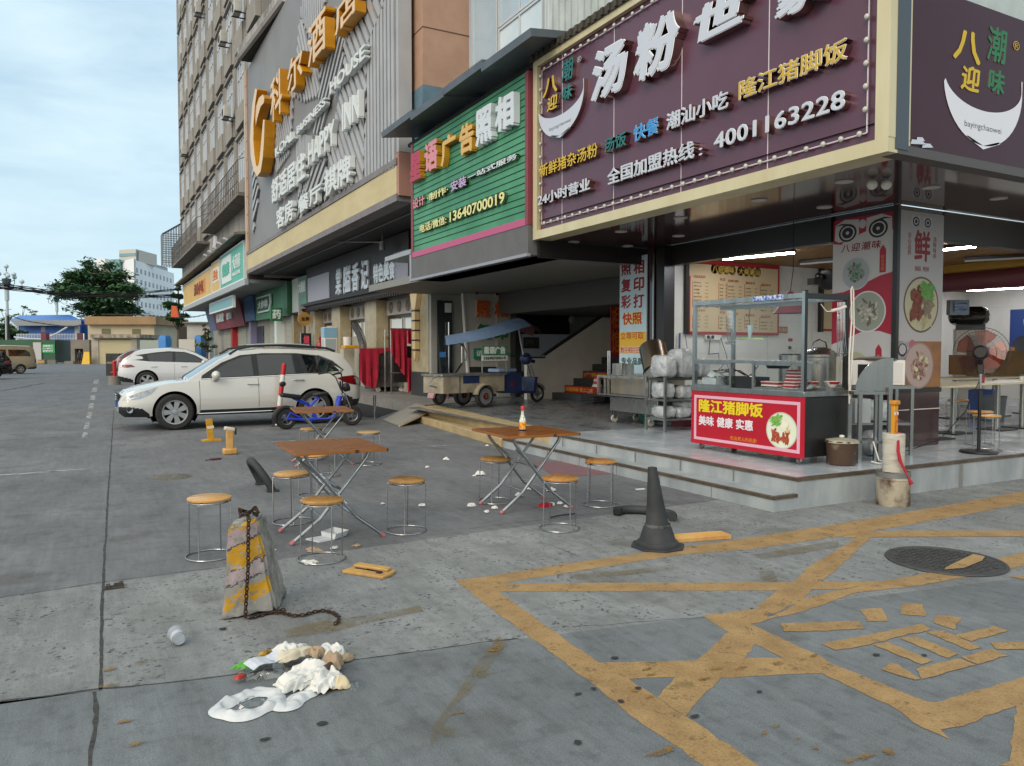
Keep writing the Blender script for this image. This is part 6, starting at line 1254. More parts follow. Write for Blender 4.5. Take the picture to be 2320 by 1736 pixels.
a=G(398,1452);b_=G(418,1486);d=(b_-a);t=thing('plastic_cup','clear plastic cup lying on its side on the bare concrete','cup',a,math.atan2(d.y,d.x));M=Matrix.Rotation(R(90),3,'Y');build(MB().mesh(MB().lathe([(.042,0),(.042,.003),(.030,.105),(.001,.106)],20,M=M),Matrix.Translation((0,0,.042))),'cup',mat('cup_plastic','#b4bac2',.3,alpha=.45),t);build(MB().mesh(MB().lathe([(.0365,.06),(.0335,.095)],20,M=M,caps=False),Matrix.Translation((0,0,.042))),'printed_band',mat('pale_band','#a9afba',.4),t)
# ================================================================== restaurant furnishings
M_ss=mat('stainless_sheet','#a9aba9',.24,.92,col2='#8d8f8d',scale=1.5,stretch=(6,6,.6),rvar=.08)
M_blk=mat('satin_black_steel','#161617',.35,col2='#1f1f20',scale=3,rvar=.1);M_cglass=glassmat('cart_glass',(.94,.96,.96),.03,.03)
M_red=mat('red_vinyl','#b10a26',.35,col2='#a60a22',scale=1,spec=.5);M_pinkb=mat('pale_pink_border','#d3a2b4',.4);M_wpr=mat('white_print','#d8d5da',.45);M_ypr=mat('yellow_print','#d8c510',.45)
fx,fy0,fy1,fd=6.73,5.80,7.56,.70
fc=thing('food_cart','food cart with a red front panel, steel frame, glass compartments and small castors','food cart',(fx,fy0,.30))
def fb(name,mats,*bx,bev=0.):
 m=MB()
 for b in bx:m.box(*b)
 return build(m,name,mats,fc,True,bev=bev)
fb('cabinet',M_blk,(fx+.012,fx+fd,fy0,fy1,.385,1.035),bev=.004)
panel=fb('front_panel',M_red,(fx,fx+.010,fy0-.01,fy1+.01,.375,1.04))
m=MB();a,b,c,d=fy0+.045,fy1-.045,.425,.985
for q in((a,b,c,c+.035),(a,b,d-.035,d),(a,a+.04,c+.035,d-.035),(b-.04,b,c+.035,d-.035)):m.box(fx-.002,fx,*q)
build(m,'border',M_pinkb,panel,True)
def fpx(x,y):return(1520+x*.29003,600+y*.29003)
def ft(body,y1,z0,w,h,ma,bold=.03,**kw):return build(MB().text(body,(fx-.0005,y1,z0),*XF,w,h,.002,bold,0,0,**kw),'lettering',ma,panel,True)
ft('隆江猪脚饭',fy1-.13,.775,1.06,.165,M_ypr,.035);ft('美味',fy1-.13,.61,.27,.125,M_wpr,.03);ft('健康',fy1-.45,.61,.27,.125,M_wpr,.03);ft('实惠',fy1-.77,.61,.27,.125,M_wpr,.03);ft('吃出男人的浪漫!',fy1-.68,.475,.42,.05,mat('gold_print','#d08a1a',.5),.0,shear=.15)
# plate of food printed on the panel
def printed_food(par,P,r,cols,n=40,seed=1,name='food_picture',plate='#d5d8c4',rim=None,th=.0015):
 rnd=random.Random(seed);m=MB();ms=[mat('print_plate',plate,.5),mat('print_rim',rim or '#b9bda8',.5)]+[mat('print_food',c,.5,col2=c2,scale=30)for c,c2 in cols]
 circ=lambda rr,z:[P(rr*math.cos(t),rr*math.sin(t),z)for t in[2*math.pi*i/36 for i in range(36)]]
 m.poly(circ(r,th),1);m.poly(circ(r*.93,th*2),0);z=th*2
 for i in range(n):
  ci,ax,ay,sx_,sy_,an=regions[seed](rnd);z+=.00012;pts=[]
  for k in range(9):
   t=2*math.pi*k/9;q=1+rnd.uniform(-.3,.3);x,y=sx_*q*math.cos(t),sy_*q*math.sin(t);pts.append(P(r*(ax+x*math.cos(an)-y*math.sin(an)),r*(ay+x*math.sin(an)+y*math.cos(an)),z))
  m.poly(pts,2+ci)
 return build(m,name,ms,par,True)
def reg_a(rnd):
 k=rnd.random()
 if k<.3:return 0,rnd.uniform(-.6,-.1),rnd.uniform(.3,.75),.22,.05,rnd.uniform(.4,.9)
 if k<.45:return 2,rnd.uniform(.1,.4),rnd.uniform(.1,.4),.2,.16,0
 if k<.55:return 3,rnd.uniform(.4,.7),rnd.uniform(-.1,.4),.14,.06,rnd.uniform(0,3)
 return 1,rnd.uniform(-.55,.55),rnd.uniform(-.6,-.05),.2,.07,rnd.uniform(.6,2.2)
def reg_b(rnd):
 k=rnd.random()
 if k<.3:return 0,rnd.uniform(.05,.55),rnd.uniform(.2,.7),.22,.10,rnd.uniform(-.6,.6)
 if k<.65:return 1,rnd.uniform(-.55,.0),rnd.uniform(-.5,.5),.2,.13,rnd.uniform(.6,2)
 if k<.85:return 2,rnd.uniform(.1,.6),rnd.uniform(-.4,.15),.15,.13,0
 return 3,rnd.uniform(-.6,.6),rnd.uniform(-.75,-.4),.22,.03,rnd.uniform(-.5,1.5)
def reg_c(rnd):
 k=rnd.random();t=rnd.uniform(0,6.28);q=rnd.uniform(0,.55)
 return(0 if k<.45 else 1 if k<.75 else 2),q*math.cos(t),q*math.sin(t),rnd.uniform(.08,.2),rnd.uniform(.05,.1),rnd.uniform(0,3)
regions={1:reg_a,2:reg_b,3:reg_c,4:reg_c,5:reg_c,6:reg_c}
printed_food(panel,lambda x,y,z:Vector((fx-z,6.10-x*1.08,.655+y)),.205,[('#5f9a2d','#86b95c'),('#8c2f1c','#b4552f'),('#d9d6c9','#e6e2c0'),('#c9a05a','#d9bf7e')],60,1,th=.0008)
# steel counter, compartments, frame
fb('counter',M_ss,(fx-.012,fx+fd,fy0-.012,fy1+.012,1.04,1.10),bev=.004)
w=.042
fb('post',M_ss,(fx,fx+w,fy1-w,fy1,1.10,2.17));fb('post',M_blk,(fx,fx+w,fy0,fy0+w,1.10,2.19));fb('post',M_blk,(fx+fd-w,fx+fd,fy0,fy0+w,1.10,2.17));fb('post',M_ss,(fx+fd-w,fx+fd,fy1-w,fy1,1.10,2.15))
fb('post_face',M_ss,(fx-.004,fx,fy0+.002,fy0+w-.002,1.10,2.18))
fb('top_rail',M_ss,(fx,fx+.10,fy0+w,fy1-w,2.11,2.16));fb('top_rail',M_blk,(fx+w,fx+fd-w,fy0,fy0+w,2.10,2.16));fb('top_rail',M_ss,(fx+fd-w,fx+fd,fy0+w,fy1-w,2.10,2.15));fb('top_rail',M_ss,(fx+w,fx+fd-w,fy1-w,fy1,2.10,2.15))
fb('lamp_tube',mat('unlit_tube','#8e9294',.3),(fx+.12,fx+.17,5.95,7.2,2.04,2.085));fb('blue_tape',mat('blue_tape','#2b5aa8',.5,col2='#c3cad6',scale=30,lo=.45,hi=.55),(fx-.002,fx+.102,6.10,6.55,2.108,2.163))
fb('shelf',M_ss,(fx+.0,fx+.36,fy0+w,fy1-w,1.395,1.43),bev=.003)
fb('glass_case_frame',M_ss,(fx,fx+.03,6.88,6.91,1.10,1.395),(fx,fx+.03,6.52,6.55,1.10,1.395),(fx,fx+.03,6.91,fy1-w,1.10,1.125),(fx,fx+.03,fy0+w,6.52,1.10,1.125),(fx,fx+.03,6.91,fy1-w,1.375,1.394),(fx,fx+.03,fy0+w,6.52,1.375,1.394))
fb('glass_pane',M_cglass,(fx+.012,fx+.016,6.91,fy1-w,1.125,1.375));fb('glass_pane',M_cglass,(fx+.012,fx+.016,fy0+w,6.52,1.125,1.375));fb('glass_pane',M_cglass,(fx+.02,fx+.024,fy0+w,fy1-w,1.45,2.10))
fb('inner_counter',M_ss,(fx+.36,fx+fd,fy0+.01,fy1-.01,1.10,1.13))
for(y,x)in((fy1-.12,fx+.06),(fy0+.10,fx+.06),(fy0+.10,fx+fd-.08),(fy1-.12,fx+fd-.08)):
 cs=build(MB().mesh(MB().lathe([(.001,-.013),(.036,-.013),(.040,0),(.036,.013),(.001,.013)],18,M=Matrix.Rotation(R(90),3,'X')),Matrix.Translation((x,y,.341))),'castor',mat('castor_tyre','#6a5a5a',.6),fc,True);build(MB().box(x-.012,x+.012,y-.025,y-.018,.335,.386).box(x-.012,x+.012,y+.018,y+.025,.335,.386).box(x-.03,x+.03,y-.03,y+.03,.380,.386),'bracket',M_alu,cs,True)
def rest(name,label,cat,mb,ma,loc,rz=0,grp=None):return build(mb,name,ma,None,False,origin=loc,label=label,cat=cat,rz=rz,group=grp)
M_bowl=mat('steel_bowl','#9a9c9b',.25,.9);M_mel=mat('white_melamine','#d8d3cb',.35);M_rband=mat('red_band','#a3202e',.4)
rest('mixing_bowl','big steel mixing bowl inside the left glass case of the food cart','bowl',MB().lathe([(.05,0),(.12,.04),(.165,.12),(.17,.125),(.16,.12),(.115,.05),(.001,.012)],28),M_bowl,(fx+.22,7.05,1.103))
rest('food_tub','milky plastic tub with crumpled bag in the left glass case','tub',MB().box(-.11,.11,-.12,.12,0,.10).mesh(crumple(.12,.12,.09,7,5),Matrix.Translation((0,0,.1))),mat('milky_plastic','#aab2b5',.35,col2='#c4cacc',scale=9),(fx+.17,7.32,1.103))
rest('tongs','steel tongs and rack leaning over the mixing bowl','tongs',MB().tube([(-.1,.3,.16),(-.1,-.1,.2),(.0,-.2,.12)],.008,6).tube([(0,.3,.14),(0,-.1,.18),(.05,-.22,.10)],.008,6).tube([(-.1,.1,.19),(0,.1,.165)],.006,6),M_ss,(fx+.26,7.1,1.12))
rest('black_tray','deep black tray in the open gap between the glass cases','tray',MB().box(-.13,.13,-.15,.15,0,.01).box(-.13,-.12,-.15,.15,.01,.13).box(.12,.13,-.15,.15,.01,.13).box(-.12,.12,-.15,-.14,.01,.13).box(-.12,.12,.14,.15,.01,.13),M_blk,(fx+.17,6.71,1.103))
rest('ladle','steel ladle head resting in the black tray','ladle',MB().ball((0,0,.03),.035,12).tube([(0,.0,.05),(.2,.05,.2)],.006,6),M_ss,(fx+.2,6.75,1.20))
rest('black_pan','flat black pan behind the gap between the glass cases','pan',MB().lathe([(.001,0),(.12,0),(.15,.045),(.145,.045),(.115,.01),(.001,.01)],24).tube([(.14,0,.04),(.3,.05,.06)],.01,6),M_blk,(fx+.5,6.62,1.33))
t=thing('bowl_stack','tilted stack of red and white paper food boxes in the right glass case','boxes',(fx+.2,6.13,1.103))
for i in range(6):build(MB().obox((.008*i,-.004*i,.018+.036*i),.15,.15,.014),'white_box',M_mel,t);build(MB().obox((.008*i,-.004*i,.034+.036*i),.156,.156,.018),'red_band',M_rband,t)
rest('food_box','single red and white box lying left of the stacked boxes','box',MB().box(-.08,.08,-.12,.12,0,.02,0).box(-.082,.082,-.122,.122,.02,.045,1).box(-.08,.08,-.13,.13,.045,.055,0),[M_mel,M_rband],(fx+.18,6.38,1.135))
rest('serving_tray','pale tray under the boxes in the right glass case','tray',MB().box(-.13,.13,-.22,.22,0,.02),mat('wood_tray','#b9a07e',.6),(fx+.17,6.33,1.103))
rest('plastic_scraps','clear crumpled film at the right end of the right glass case','film',crumple(.1,.1,.12,7,55),glassmat('wrap_film',(.85,.88,.9),.18,.15),(fx+.2,5.95,1.103))
# hooks hanging from the rail
def hooks(label,loc,n=6,L_=.42):
 t=thing('meat_hooks',label,'hooks',loc)
 for i in range(n):
  x=(i-n/2)*.018;m=MB().tube([(0,x,0),(0,x*1.1,-L_*.5),(.01,x*1.2,-L_*.75),(.03,x*1.3,-L_*.95),(.0,x*1.3,-L_),(-.03,x*1.2,-L_*.93)],.004,5);build(m,'hook',M_chr,t)
 build(MB().tube([(.04*math.cos(q),.0,-.16+.04*math.sin(q))for q in[i*.52 for i in range(12)]],.004,5,closed=True),'ring',M_chr,t);return t
hooks('bunch of steel hooks hanging inside the left part of the food cart',(fx+.2,7.12,2.04));hooks('bunch of steel hooks hanging at the black side frame of the food cart',(fx+.62,5.85,2.08),6,.6)
t=thing('fly_fan','bright green two bladed fly fan hanging under the food cart lamp','fan',(fx+.25,6.83,2.05));build(MB().tube([(0,0,0),(.0,.02,-.1),(0,0,-.2)],.004,5),'cord',M_blk,t);build(MB().lathe([(.001,-.2),(.03,-.2),(.034,-.26),(.026,-.3),(.014,-.36),(.001,-.36)],14),'motor',mat('pale_blue_motor','#a9bcc6',.4),t)
m=MB();
for s in(1,-1):m.prism([(-.01,0,-.37),(-.05,-s*.06,-.37),(-.055,-s*.15,-.38),(-.02,-s*.26,-.385),(.03,-s*.15,-.36),(.02,-s*.04,-.36)],(0,0,1),0,.006)
build(m,'blade',mat('lime_blade','#8fb52a',.5),t)
m=MB().tube([(fx+fd+.01,fy0-.012,2.22),(fx+fd+.02,fy0-.02,1.9),(fx+fd-.01,fy0-.02,1.5),(fx+fd+.01,fy0-.015,.95)],.009,6).tube([(fx+fd+.05,fy0-.012,2.2),(fx+fd+.06,fy0-.02,1.8),(fx+fd+.03,fy0-.02,1.4),(fx+fd+.02,fy0-.015,1.0)],.009,6).tube([(fx+fd+.01,fy0-.012,2.22),(fx+fd+.03,fy0-.01,2.25),(fx+fd+.05,fy0-.012,2.2)],.009,6)
t=thing('extension_cable','white power cable looped down the back right post of the food cart','cord',(fx+fd,fy0,1.0));build(m,'cord',M_mel,t,True);build(MB().tube([(fx+.45,fy0+.03,1.98),(fx+.55,fy0+.01,2.0),(fx+.64,fy0+.0,2.03)],.018,8).tube([(fx+.30,fy0+.05,2.05),(fx+.38,fy0+.04,1.97),(fx+.47,fy0+.02,1.975)],.006,6),'tied_end',M_mel,t,True)
# heat lamp over the counter
hp=PY(1790,702,7.6);t=thing('heat_lamp','dusty pink conical heat lamp shade hanging behind the food cart frame','lamp',(hp.x,7.6,hp.z+.05));build(MB().lathe([(.24,-.10),(.20,-.06),(.06,.16),(.03,.2),(.001,.2)],22,caps=False),'shade',mat('pink_red_shade','#8d4a52',.4),t);build(MB().tube([(0,0,.2),(.05,0,.5),(.1,.05,1.4-.2)],.006,5),'cord',M_blk,t)
# ---- stove cart
sx0,sy0,sy1=7.95,9.78,11.15
st=thing('stove_cart','stainless steel stove cart on white castors beside the tall photo banner','cart',(sx0,10.4,.30));M_bs=mat('heat_stained_steel','#a59a85',.3,.7,col2='#8f8c86',scale=2,stretch=(3,3,.5))
build(MB().box(sx0+.06,sx0+.62,sy0+.02,sy1-.05,.50,.80),'lower_body',M_ss,st,True,bev=.006);build(MB().box(sx0+.05,sx0+.62,sy0+.02,sy1-.08,.80,1.14),'upper_body',M_bs,st,True,bev=.004)
build(MB().box(sx0+.03,sx0+.3,sy1-.42,sy1-.15,1.10,1.33),'burner_guard',M_ss,st,True,bev=.004);build(MB().box(sx0+.03,sx0+.3,sy0+.04,sy0+.34,1.10,1.32),'burner_guard',M_ss,st,True,bev=.004)
m=MB()
for z in(1.10,.78):m.box(sx0-.10,sx0-.05,sy0,sy1+.12,z-.02,z+.02).box(sx0-.05,sx0+.65,sy1+.08,sy1+.12,z-.02,z+.02)
m.box(sx0-.099,sx0-.051,sy1+.08,sy1+.12,.78,1.1);
for y in(sy1-.1,sy1-.2,sy0+.1,sy0+.02):m.box(sx0-.09,sx0-.06,y,y+.03,.78,1.10)
m.box(sx0-.10,sx0+.06,sy0,sy1+.12,.755,.775);build(m,'rail_frame',M_ss,st,True)
for y,x in((sy1-.12,sx0+.1),(sy0+.25,sx0+.1),(sy1-.15,sx0+.55)):c_=build(MB().mesh(MB().lathe([(.001,-.018),(.06,-.018),(.065,0),(.06,.018),(.001,.018)],22,M=Matrix.Rotation(R(90),3,'X')),Matrix.Translation((x,y,.366))),'castor',mat('white_castor','#aaa7a0',.5),st,True);build(MB().box(x-.03,x+.03,y-.03,y-.022,.37,.5).box(x-.03,x+.03,y+.022,y+.03,.37,.5),'fork',M_ss,c_,True)
t=thing('stock_pot','large scorched steel pot tilted on its side on the stove cart','pot',(sx0+.28,10.15,1.4));M=Matrix.Rotation(R(26),3,'X')@Matrix.Rotation(R(-62),3,'X')@Matrix.Rotation(R(14),3,'Y')
build(MB().lathe([(.22,-.25),(.232,-.25),(.235,-.235),(.225,-.23),(.225,.25),(.215,.26),(.001,.26)],36,M=M,caps=False),'pot',mat('scorched_steel','#55504a',.3,.85,col2='#6f5a41',scale=2),t);build(MB().lathe([(.218,-.24),(.001,.2)],30,M=M,caps=False),'inside',M_dark,t)
rest('blue_handled_pole','thin blue pole leaning on the white wall behind the bags','pole',MB().tube([(0,0,0),(.05,.02,1.55)],.018,8).tube([(.05,.02,1.55),(.13,-.02,1.56),(.2,-.05,1.1)],.006,5),mat('blue_pole','#3f5c86',.5),(8.98,10.45,.3))
rest('green_basin','green plastic basin under the stove cart','basin',MB().lathe([(.16,0),(.2,.12),(.215,.125),(.19,.115),(.001,.02)],24),mat('green_plastic','#2c8a6c',.4),(8.75,10.9,.302))
# ---- wire rack with bags of boxes
rk=thing('storage_rack','three tier steel rack packed with bags of white food boxes','rack',(7.72,9.25,.30));rx0,rx1,ry0,ry1=7.70,8.72,9.25,9.70
for x in(rx0,rx1):
 for y in(ry0,ry1):build(MB().box(x-.018,x+.018,y-.018,y+.018,.30,1.14),'leg',M_ss,rk,True)
for z in(.50,.80,1.12):build(MB().box(rx0,rx1,ry0,ry1,z-.03,z),'shelf',mat('dark_steel_shelf','#4b4b4b',.4,.7)if z>1 else M_ss,rk,True)
M_pbag=mat('bagged_white_boxes','#8f9497',.22,col2='#b9bcbe',scale=7,bump=1.,bscale=16,spec=.8);gl_='bags of food boxes on the steel rack'
def bagm(rx_,ry_,h_,sd):
 m=MB();rnd=random.Random(sd);n1,n2=14,9;vs=[]
 for i in range(n2+1):
  p=math.pi*i/n2
  for j in range(n1):
   t=2*math.pi*j/n1;k=1+rnd.uniform(-.06,.06);c,s=math.cos(t),math.sin(t);sq=1/max(abs(c),abs(s))**.8;r_=math.sin(p)**.28
   vs.append((rx_*c*sq*r_*k,ry_*s*sq*r_*k,h_*(.5-.5*math.cos(p))+(rnd.uniform(-.01,.01)if 0<i<n2 else 0)))
 fs=[(i*n1+j,i*n1+(j+1)%n1,(i+1)*n1+(j+1)%n1,(i+1)*n1+j)for i in range(n2)for j in range(n1)];return m.add(vs,fs)
for i,(x,y,z,a,b,h_,l)in enumerate(((7.84,9.46,1.122,.13,.2,.36,'bag of white food boxes on top of the rack beside the tilted pot'),(8.22,9.48,1.122,.2,.2,.46,'big frosted bag standing tall on the rack top'),(8.56,9.46,1.122,.13,.17,.30,'small frosted bag at the far right of the rack top'),(7.84,9.47,.802,.11,.19,.26,'upright white stack of boxes on the middle shelf front'),(8.18,9.4,.802,.16,.13,.2,'clear bag in the middle of the middle shelf'),(8.52,9.4,.802,.15,.13,.2,'clear bag at the right of the middle shelf'),(7.85,9.47,.502,.12,.19,.19,'white bag at the front of the bottom shelf'),(8.12,9.4,.502,.15,.14,.17,'left clear roll bag on the bottom shelf'),(8.42,9.42,.502,.15,.14,.17,'middle clear roll bag on the bottom shelf'),(8.27,9.45,.64,.2,.13,.14,'clear roll bag piled above the others on the bottom shelf'),(8.62,9.42,.502,.09,.14,.24,'right clear bag on the bottom shelf'))):
 rest('bag_of_boxes',l,'bag',bagm(a,b,h_,i),M_pbag,(x,y,z),0,gl_)
rest('red_crate','dark red crate on the floor behind the steel rack','crate',MB().box(-.25,.25,-.15,.15,0,.16),mat('red_crate','#742631',.6),(8.75,9.9,.302))
# ---- menu boards
mb_=thing('menu_board','large cream menu board with red border and round red title badges on the white wall','menu',(9.27,10.5,1.0));a=PY(1559,755,10.48);b=PY(1762,604,10.48);x0,x1,z0,z1=a.x,b.x,a.z,PY(1559,590,10.48).z
M_menu=mat('cream_menu_paper','#cdb892',.4,col2='#c6ae84',scale=.8);build(MB().box(x0,x1,10.47,10.5,z0,z1),'panel',M_menu,mb_,True)
M_mr=mat('menu_red','#a02024',.5);build(MB().box(x0-.07,x0,10.46,10.515,z0-.02,z1+.02,1).box(x0,x1,10.463,10.5,z0-.02,z0+.03).box(x0,x1,10.463,10.5,z1-.05,z1+.02).box(x1,x1+.03,10.46,10.51,z0-.02,z1+.02).box(x0,x0+.03,10.463,10.5,z0,z0+1.0),'frame',[M_mr,M_dark],mb_,True)
m=MB();w_=x1-x0
for i in range(4):m.mesh(MB().lathe([(.001,0),(.085,0),(.085,.004)],20,M=Matrix.Rotation(R(90),3,'X')),Matrix.Translation((x0+w_*(.27+.065*i),10.47,z1-.12)));m.mesh(MB().lathe([(.001,0),(.085,0),(.085,.004)],20,M=Matrix.Rotation(R(90),3,'X')),Matrix.Translation((x0+w_*(.56+.065*i),10.47,z1-.13)))
build(m,'title_badge',mat('badge_red','#a81318',.4),mb_,True)
m=MB();m.text('八迎潮味',(x0+w_*.245,10.4655,z1-.185),*YF,w_*.245,.13,.002,.03);m.text('大美潮汕',(x0+w_*.535,10.4655,z1-.195),*YF,w_*.245,.13,.002,.03);build(m,'title',mat('badge_gold','#cfae52',.4),mb_,True)
m=MB();dk=mat('menu_print','#4b3a2c',.6);k=MB();rnd=random.Random(3);names=['猪杂汤粉','牛肉汤粉','猪脚饭','卤肉饭','肠粉','粿条汤','鱼丸汤','炒米粉','叉烧饭','砂锅粥']
cols_=((.05,.16,.72),(.33,.08,.66),(.42,.16,.66),(.62,.14,.62),(.80,.15,.6))
for top,bot in((z1-.36,z1-.82),(z1-.95,z0+.08)):
 for ci,(u,wd,_)in enumerate(cols_):
  k.text(['肉类汤系列','另加','招牌汤粉','腌面系列','甜品系列'][ci],(x0+w_*u,10.468,top+.06-.02*ci),*YF,w_*wd*.75,.05,.001,.01);z=top-.02*ci
  k.box(x0+w_*(u-.012),x0+w_*(u-.008),10.468,10.4695,bot,top)
  while z>bot:m.text(names[rnd.randrange(10)],(x0+w_*u,10.468,z-.03),*YF,w_*wd*rnd.uniform(.36,.55),.026,.001,.0,res=1);m.text(rnd.choice(['12','15','18','20','25'])+'元',(x0+w_*(u+wd*.75),10.468,z-.03),*YF,w_*wd*.22,.024,.001,0,res=1);z-=.062
build(m,'menu_lines',dk,mb_,True);build(k,'menu_headings',mat('menu_heading','#a8382c',.6),mb_,True)
t=thing('menu_board','second cream menu board partly hidden behind the poster pillar','menu',(12.6,10.5,1.1));a=PY(1862,750,10.48);b=PY(1900,610,10.48);build(MB().box(a.x,b.x+.9,10.47,10.5,a.z,b.z),'panel',M_menu,t,True);build(MB().box(a.x-.08,a.x,10.44,10.515,a.z-.02,b.z+.05),'frame',M_dark,t,True);build(MB().box(a.x,b.x+.9,10.466,10.4695,a.z,a.z+.04),'border',M_mr,t,True)
t=thing('power_strip','white power strip with plugs on the wall below the menu board','socket',(10,10.5,.95));a=PY(1596,765,10.5);b=PY(1632,757,10.5);build(MB().box(a.x,b.x,10.47,10.516,a.z-.04,a.z+.06),'strip',M_mel,t,True)
m=MB();
for u in(.15,.42):m.tube([(a.x+(b.x-a.x)*u,10.45,a.z+.01),(a.x+(b.x-a.x)*u,10.47,a.z+.01)],.03,8)
m.tube([(a.x+.1,10.46,a.z),(a.x+.08,10.47,a.z-.3),(a.x+.3,10.47,a.z-.28),(a.x+.32,10.47,a.z-.4),(a.x+.05,10.47,a.z-.5),(a.x+.08,10.47,a.z-.8)],.009,5).tube([(b.x-.03,10.46,a.z),(b.x+.12,10.47,a.z-.3),(b.x+.2,10.47,a.z-.7)],.006,5).tube([(b.x+.1,10.47,a.z-.45),(b.x-.2,10.47,a.z-.7)],.006,5);build(m,'plug_cords',M_dark,t,True)
t=thing('wall_sign','small orange sign with pale characters on the white wall right of the menu board','sign',(11.7,10.5,1.2));a=PY(1761,755,10.5);b=PY(1785,744,10.5);build(MB().box(a.x,b.x,10.505,10.516,a.z,b.z+.03),'panel',mat('orange_sign','#a8612a',.5),t,True);build(MB().text('禁止吸烟',(a.x+.03,10.503,a.z+.03),*YF,b.x-a.x-.06,b.z-a.z-.02,.002,.0),'lettering',M_menu,t,True)
rest('wall_socket','small wall socket with a red sticker above the steel boilers','socket',MB().box(-.1,.1,-.03,0,-.05,.05).box(-.08,-.02,-.05,-.03,-.03,.03,1).box(-.05,.05,-.012,0,.12,.18,2),[M_mel,M_dark,M_rband],PY(1790,788,10.515))
# boilers
t=thing('boiler','tall plain steel boiler behind the right glass case of the food cart','boiler',(8.85,7.9,.3));a=PY(1803,900,7.9);build(MB().lathe([(.001,0),(.235,0),(.235,1.18),(.22,1.2),(.001,1.2)],30),'tank',M_ss,t)
t.location=(PY(1803,800,7.9).x,7.9,.3)
t=thing('boiler','round steel boiler with a domed lid and handle behind the food cart','boiler',(PY(1856,830,7.4).x,7.4,.3));build(MB().lathe([(.001,0),(.25,0),(.25,1.15),(.26,1.16),(.26,1.19),(.22,1.24),(.08,1.29),(.001,1.29)],32),'tank',M_ss,t);build(MB().tube([(-.16,0,1.26),(-.12,0,1.36),(0,0,1.4),(.12,0,1.36),(.16,0,1.26)],.01,6),'lid_handle',M_ss,t)
for px,l in((1836,'red and white bowl on the inner counter, left of the pair'),(1885,'red and white bowl on the inner counter, right of the pair')):
 a=PY(px,856,6.0);rest('soup_bowl',l,'bowl',MB().lathe([(.035,0),(.09,.06),(.093,.065),(.085,.06),(.001,.01)],22,0).lathe([(.072,.035),(.094,.062),(.09,.064)],22,1,arc=2.4),[M_mel,M_rband],(min(a.x,fx+fd-.1),6.0 if px<1850 else 5.93,1.132),R(200),'soup bowls on the food cart')
 # wall fan above the counter
wf=PY(1855,640,9.2);t=thing('wall_fan','black wall fan seen edge on above the boilers','fan',(wf.x,9.2,wf.z));build(MB().box(-.2,-.02,-.07,.07,-.05,.06).ball((0,0,.1),.07,12).tube([(-.1,0,0),(.05,0,.1)],.05,8),'motor',M_blk,t);build(MB().mesh(MB().lathe([(.001,-.05),(.12,-.06),(.18,-.03),(.19,0),(.18,.03),(.1,.07),(.001,.07)],24),Matrix.Translation((.22,0,.06))@Matrix.Rotation(R(70),4,'Y')@Matrix.Rotation(R(-25),4,'X')),'cage',M_blk,t)
# ---- microwave on a stand, steel chute in front
mc=Vector((8.24,6.02,1.13));rz=R(-33);t=thing('microwave','white microwave oven with a black door and steel lid on top, before the poster pillar','microwave',mc,rz)
build(MB().box(-.31,.31,-.02,.36,0,.30),'body',M_mel,t,bev=.012);build(MB().box(-.24,.07,-.026,-.018,.05,.25),'door_window',mat('black_oven_glass','#0d0d0e',.12),t);build(MB().box(.11,.28,-.024,-.019,.03,.27),'keypad',mat('keypad_white','#c9c6c0',.4),t)
rest('pot_lid','wide steel pot lid lying on top of the microwave','lid',MB().lathe([(.001,.045),(.15,.03),(.27,.006),(.28,0)],30),M_ss,mc+Vector((.12,.14,.302)))
t=thing('steel_stand','steel stand holding the microwave with bags on its shelf','stand',(mc.x,mc.y,.3),rz)
build(MB().box(-.4,.4,-.06,.42,.79,.826),'top',M_ss,t);build(MB().box(-.4,.4,-.06,.42,.36,.39),'shelf',M_ss,t)
for x in(-.38,.38):
 for y in(-.04,.40):build(MB().box(x-.018,x+.018,y-.018,y+.018,0,.79),'leg',M_ss,t)
rest('bag_of_boxes','white bag on the shelf under the microwave','bag',bagm(.16,.14,.26,77),M_pbag,(mc.x+.12,mc.y+.1,.692),rz);rest('food_tub','pale plastic tub beside the bag under the microwave','tub',MB().box(-.09,.09,-.1,.1,0,.28),mat('cloudy_tub','#b3b7b8',.4),(mc.x-.18,mc.y+.1,.692),rz)
rest('blue_jug','blue plastic jug on the floor under the microwave stand','jug',MB().lathe([(.001,0),(.07,0),(.075,.25),(.06,.3),(.001,.3)],18),mat('blue_plastic','#2b5c9a',.4),(7.75,6.25,.302));rest('clear_bag','clear bag on the floor under the microwave stand','bag',bagm(.2,.15,.3,9),M_pbag,(8.2,5.95,.302),rz)
ct=Vector((7.62,5.52,.30));rz2=R(-30);t=thing('waste_chute','steel quarter round chute on legs with an upright side plate, near the platform edge','chute',ct,rz2)
qp=[(-.28,0,.80)]+[(-.28+.36*(1-math.cos(R(a))),0,.80+.36*math.sin(R(a)))for a in range(5,91,8)]+[(.12,0,1.16),(.12,0,.80)]
build(MB().prism(qp,(0,1,0),0,.006).prism([(.12,0,.8),(.12,0,1.16),(.125,0,1.16),(.125,0,.8)],(0,1,0),0,.3),'hood',M_ss,t);build(MB().box(-.3,.12,-.01,.32,.76,.795),'top',M_ss,t)
for x,y in((-.22,.02),(.0,.02),(.08,-.03),(-.22,.3),(.08,.3)):build(MB().box(x-.02,x+.02,y-.02,y+.02,0,.76 if x<.05 else .84),'leg',M_ss,t)
build(MB().box(-.28,.1,.0,.3,.22,.25),'lower_shelf',M_ss,t);build(MB().tube([(-.1,-.05,.25),(-.05,-.08,.05),(.05,-.06,.02),(-.05,-.1,.015),(-.12,-.06,.03)],.008,6),'drain_hose',M_mel,t)
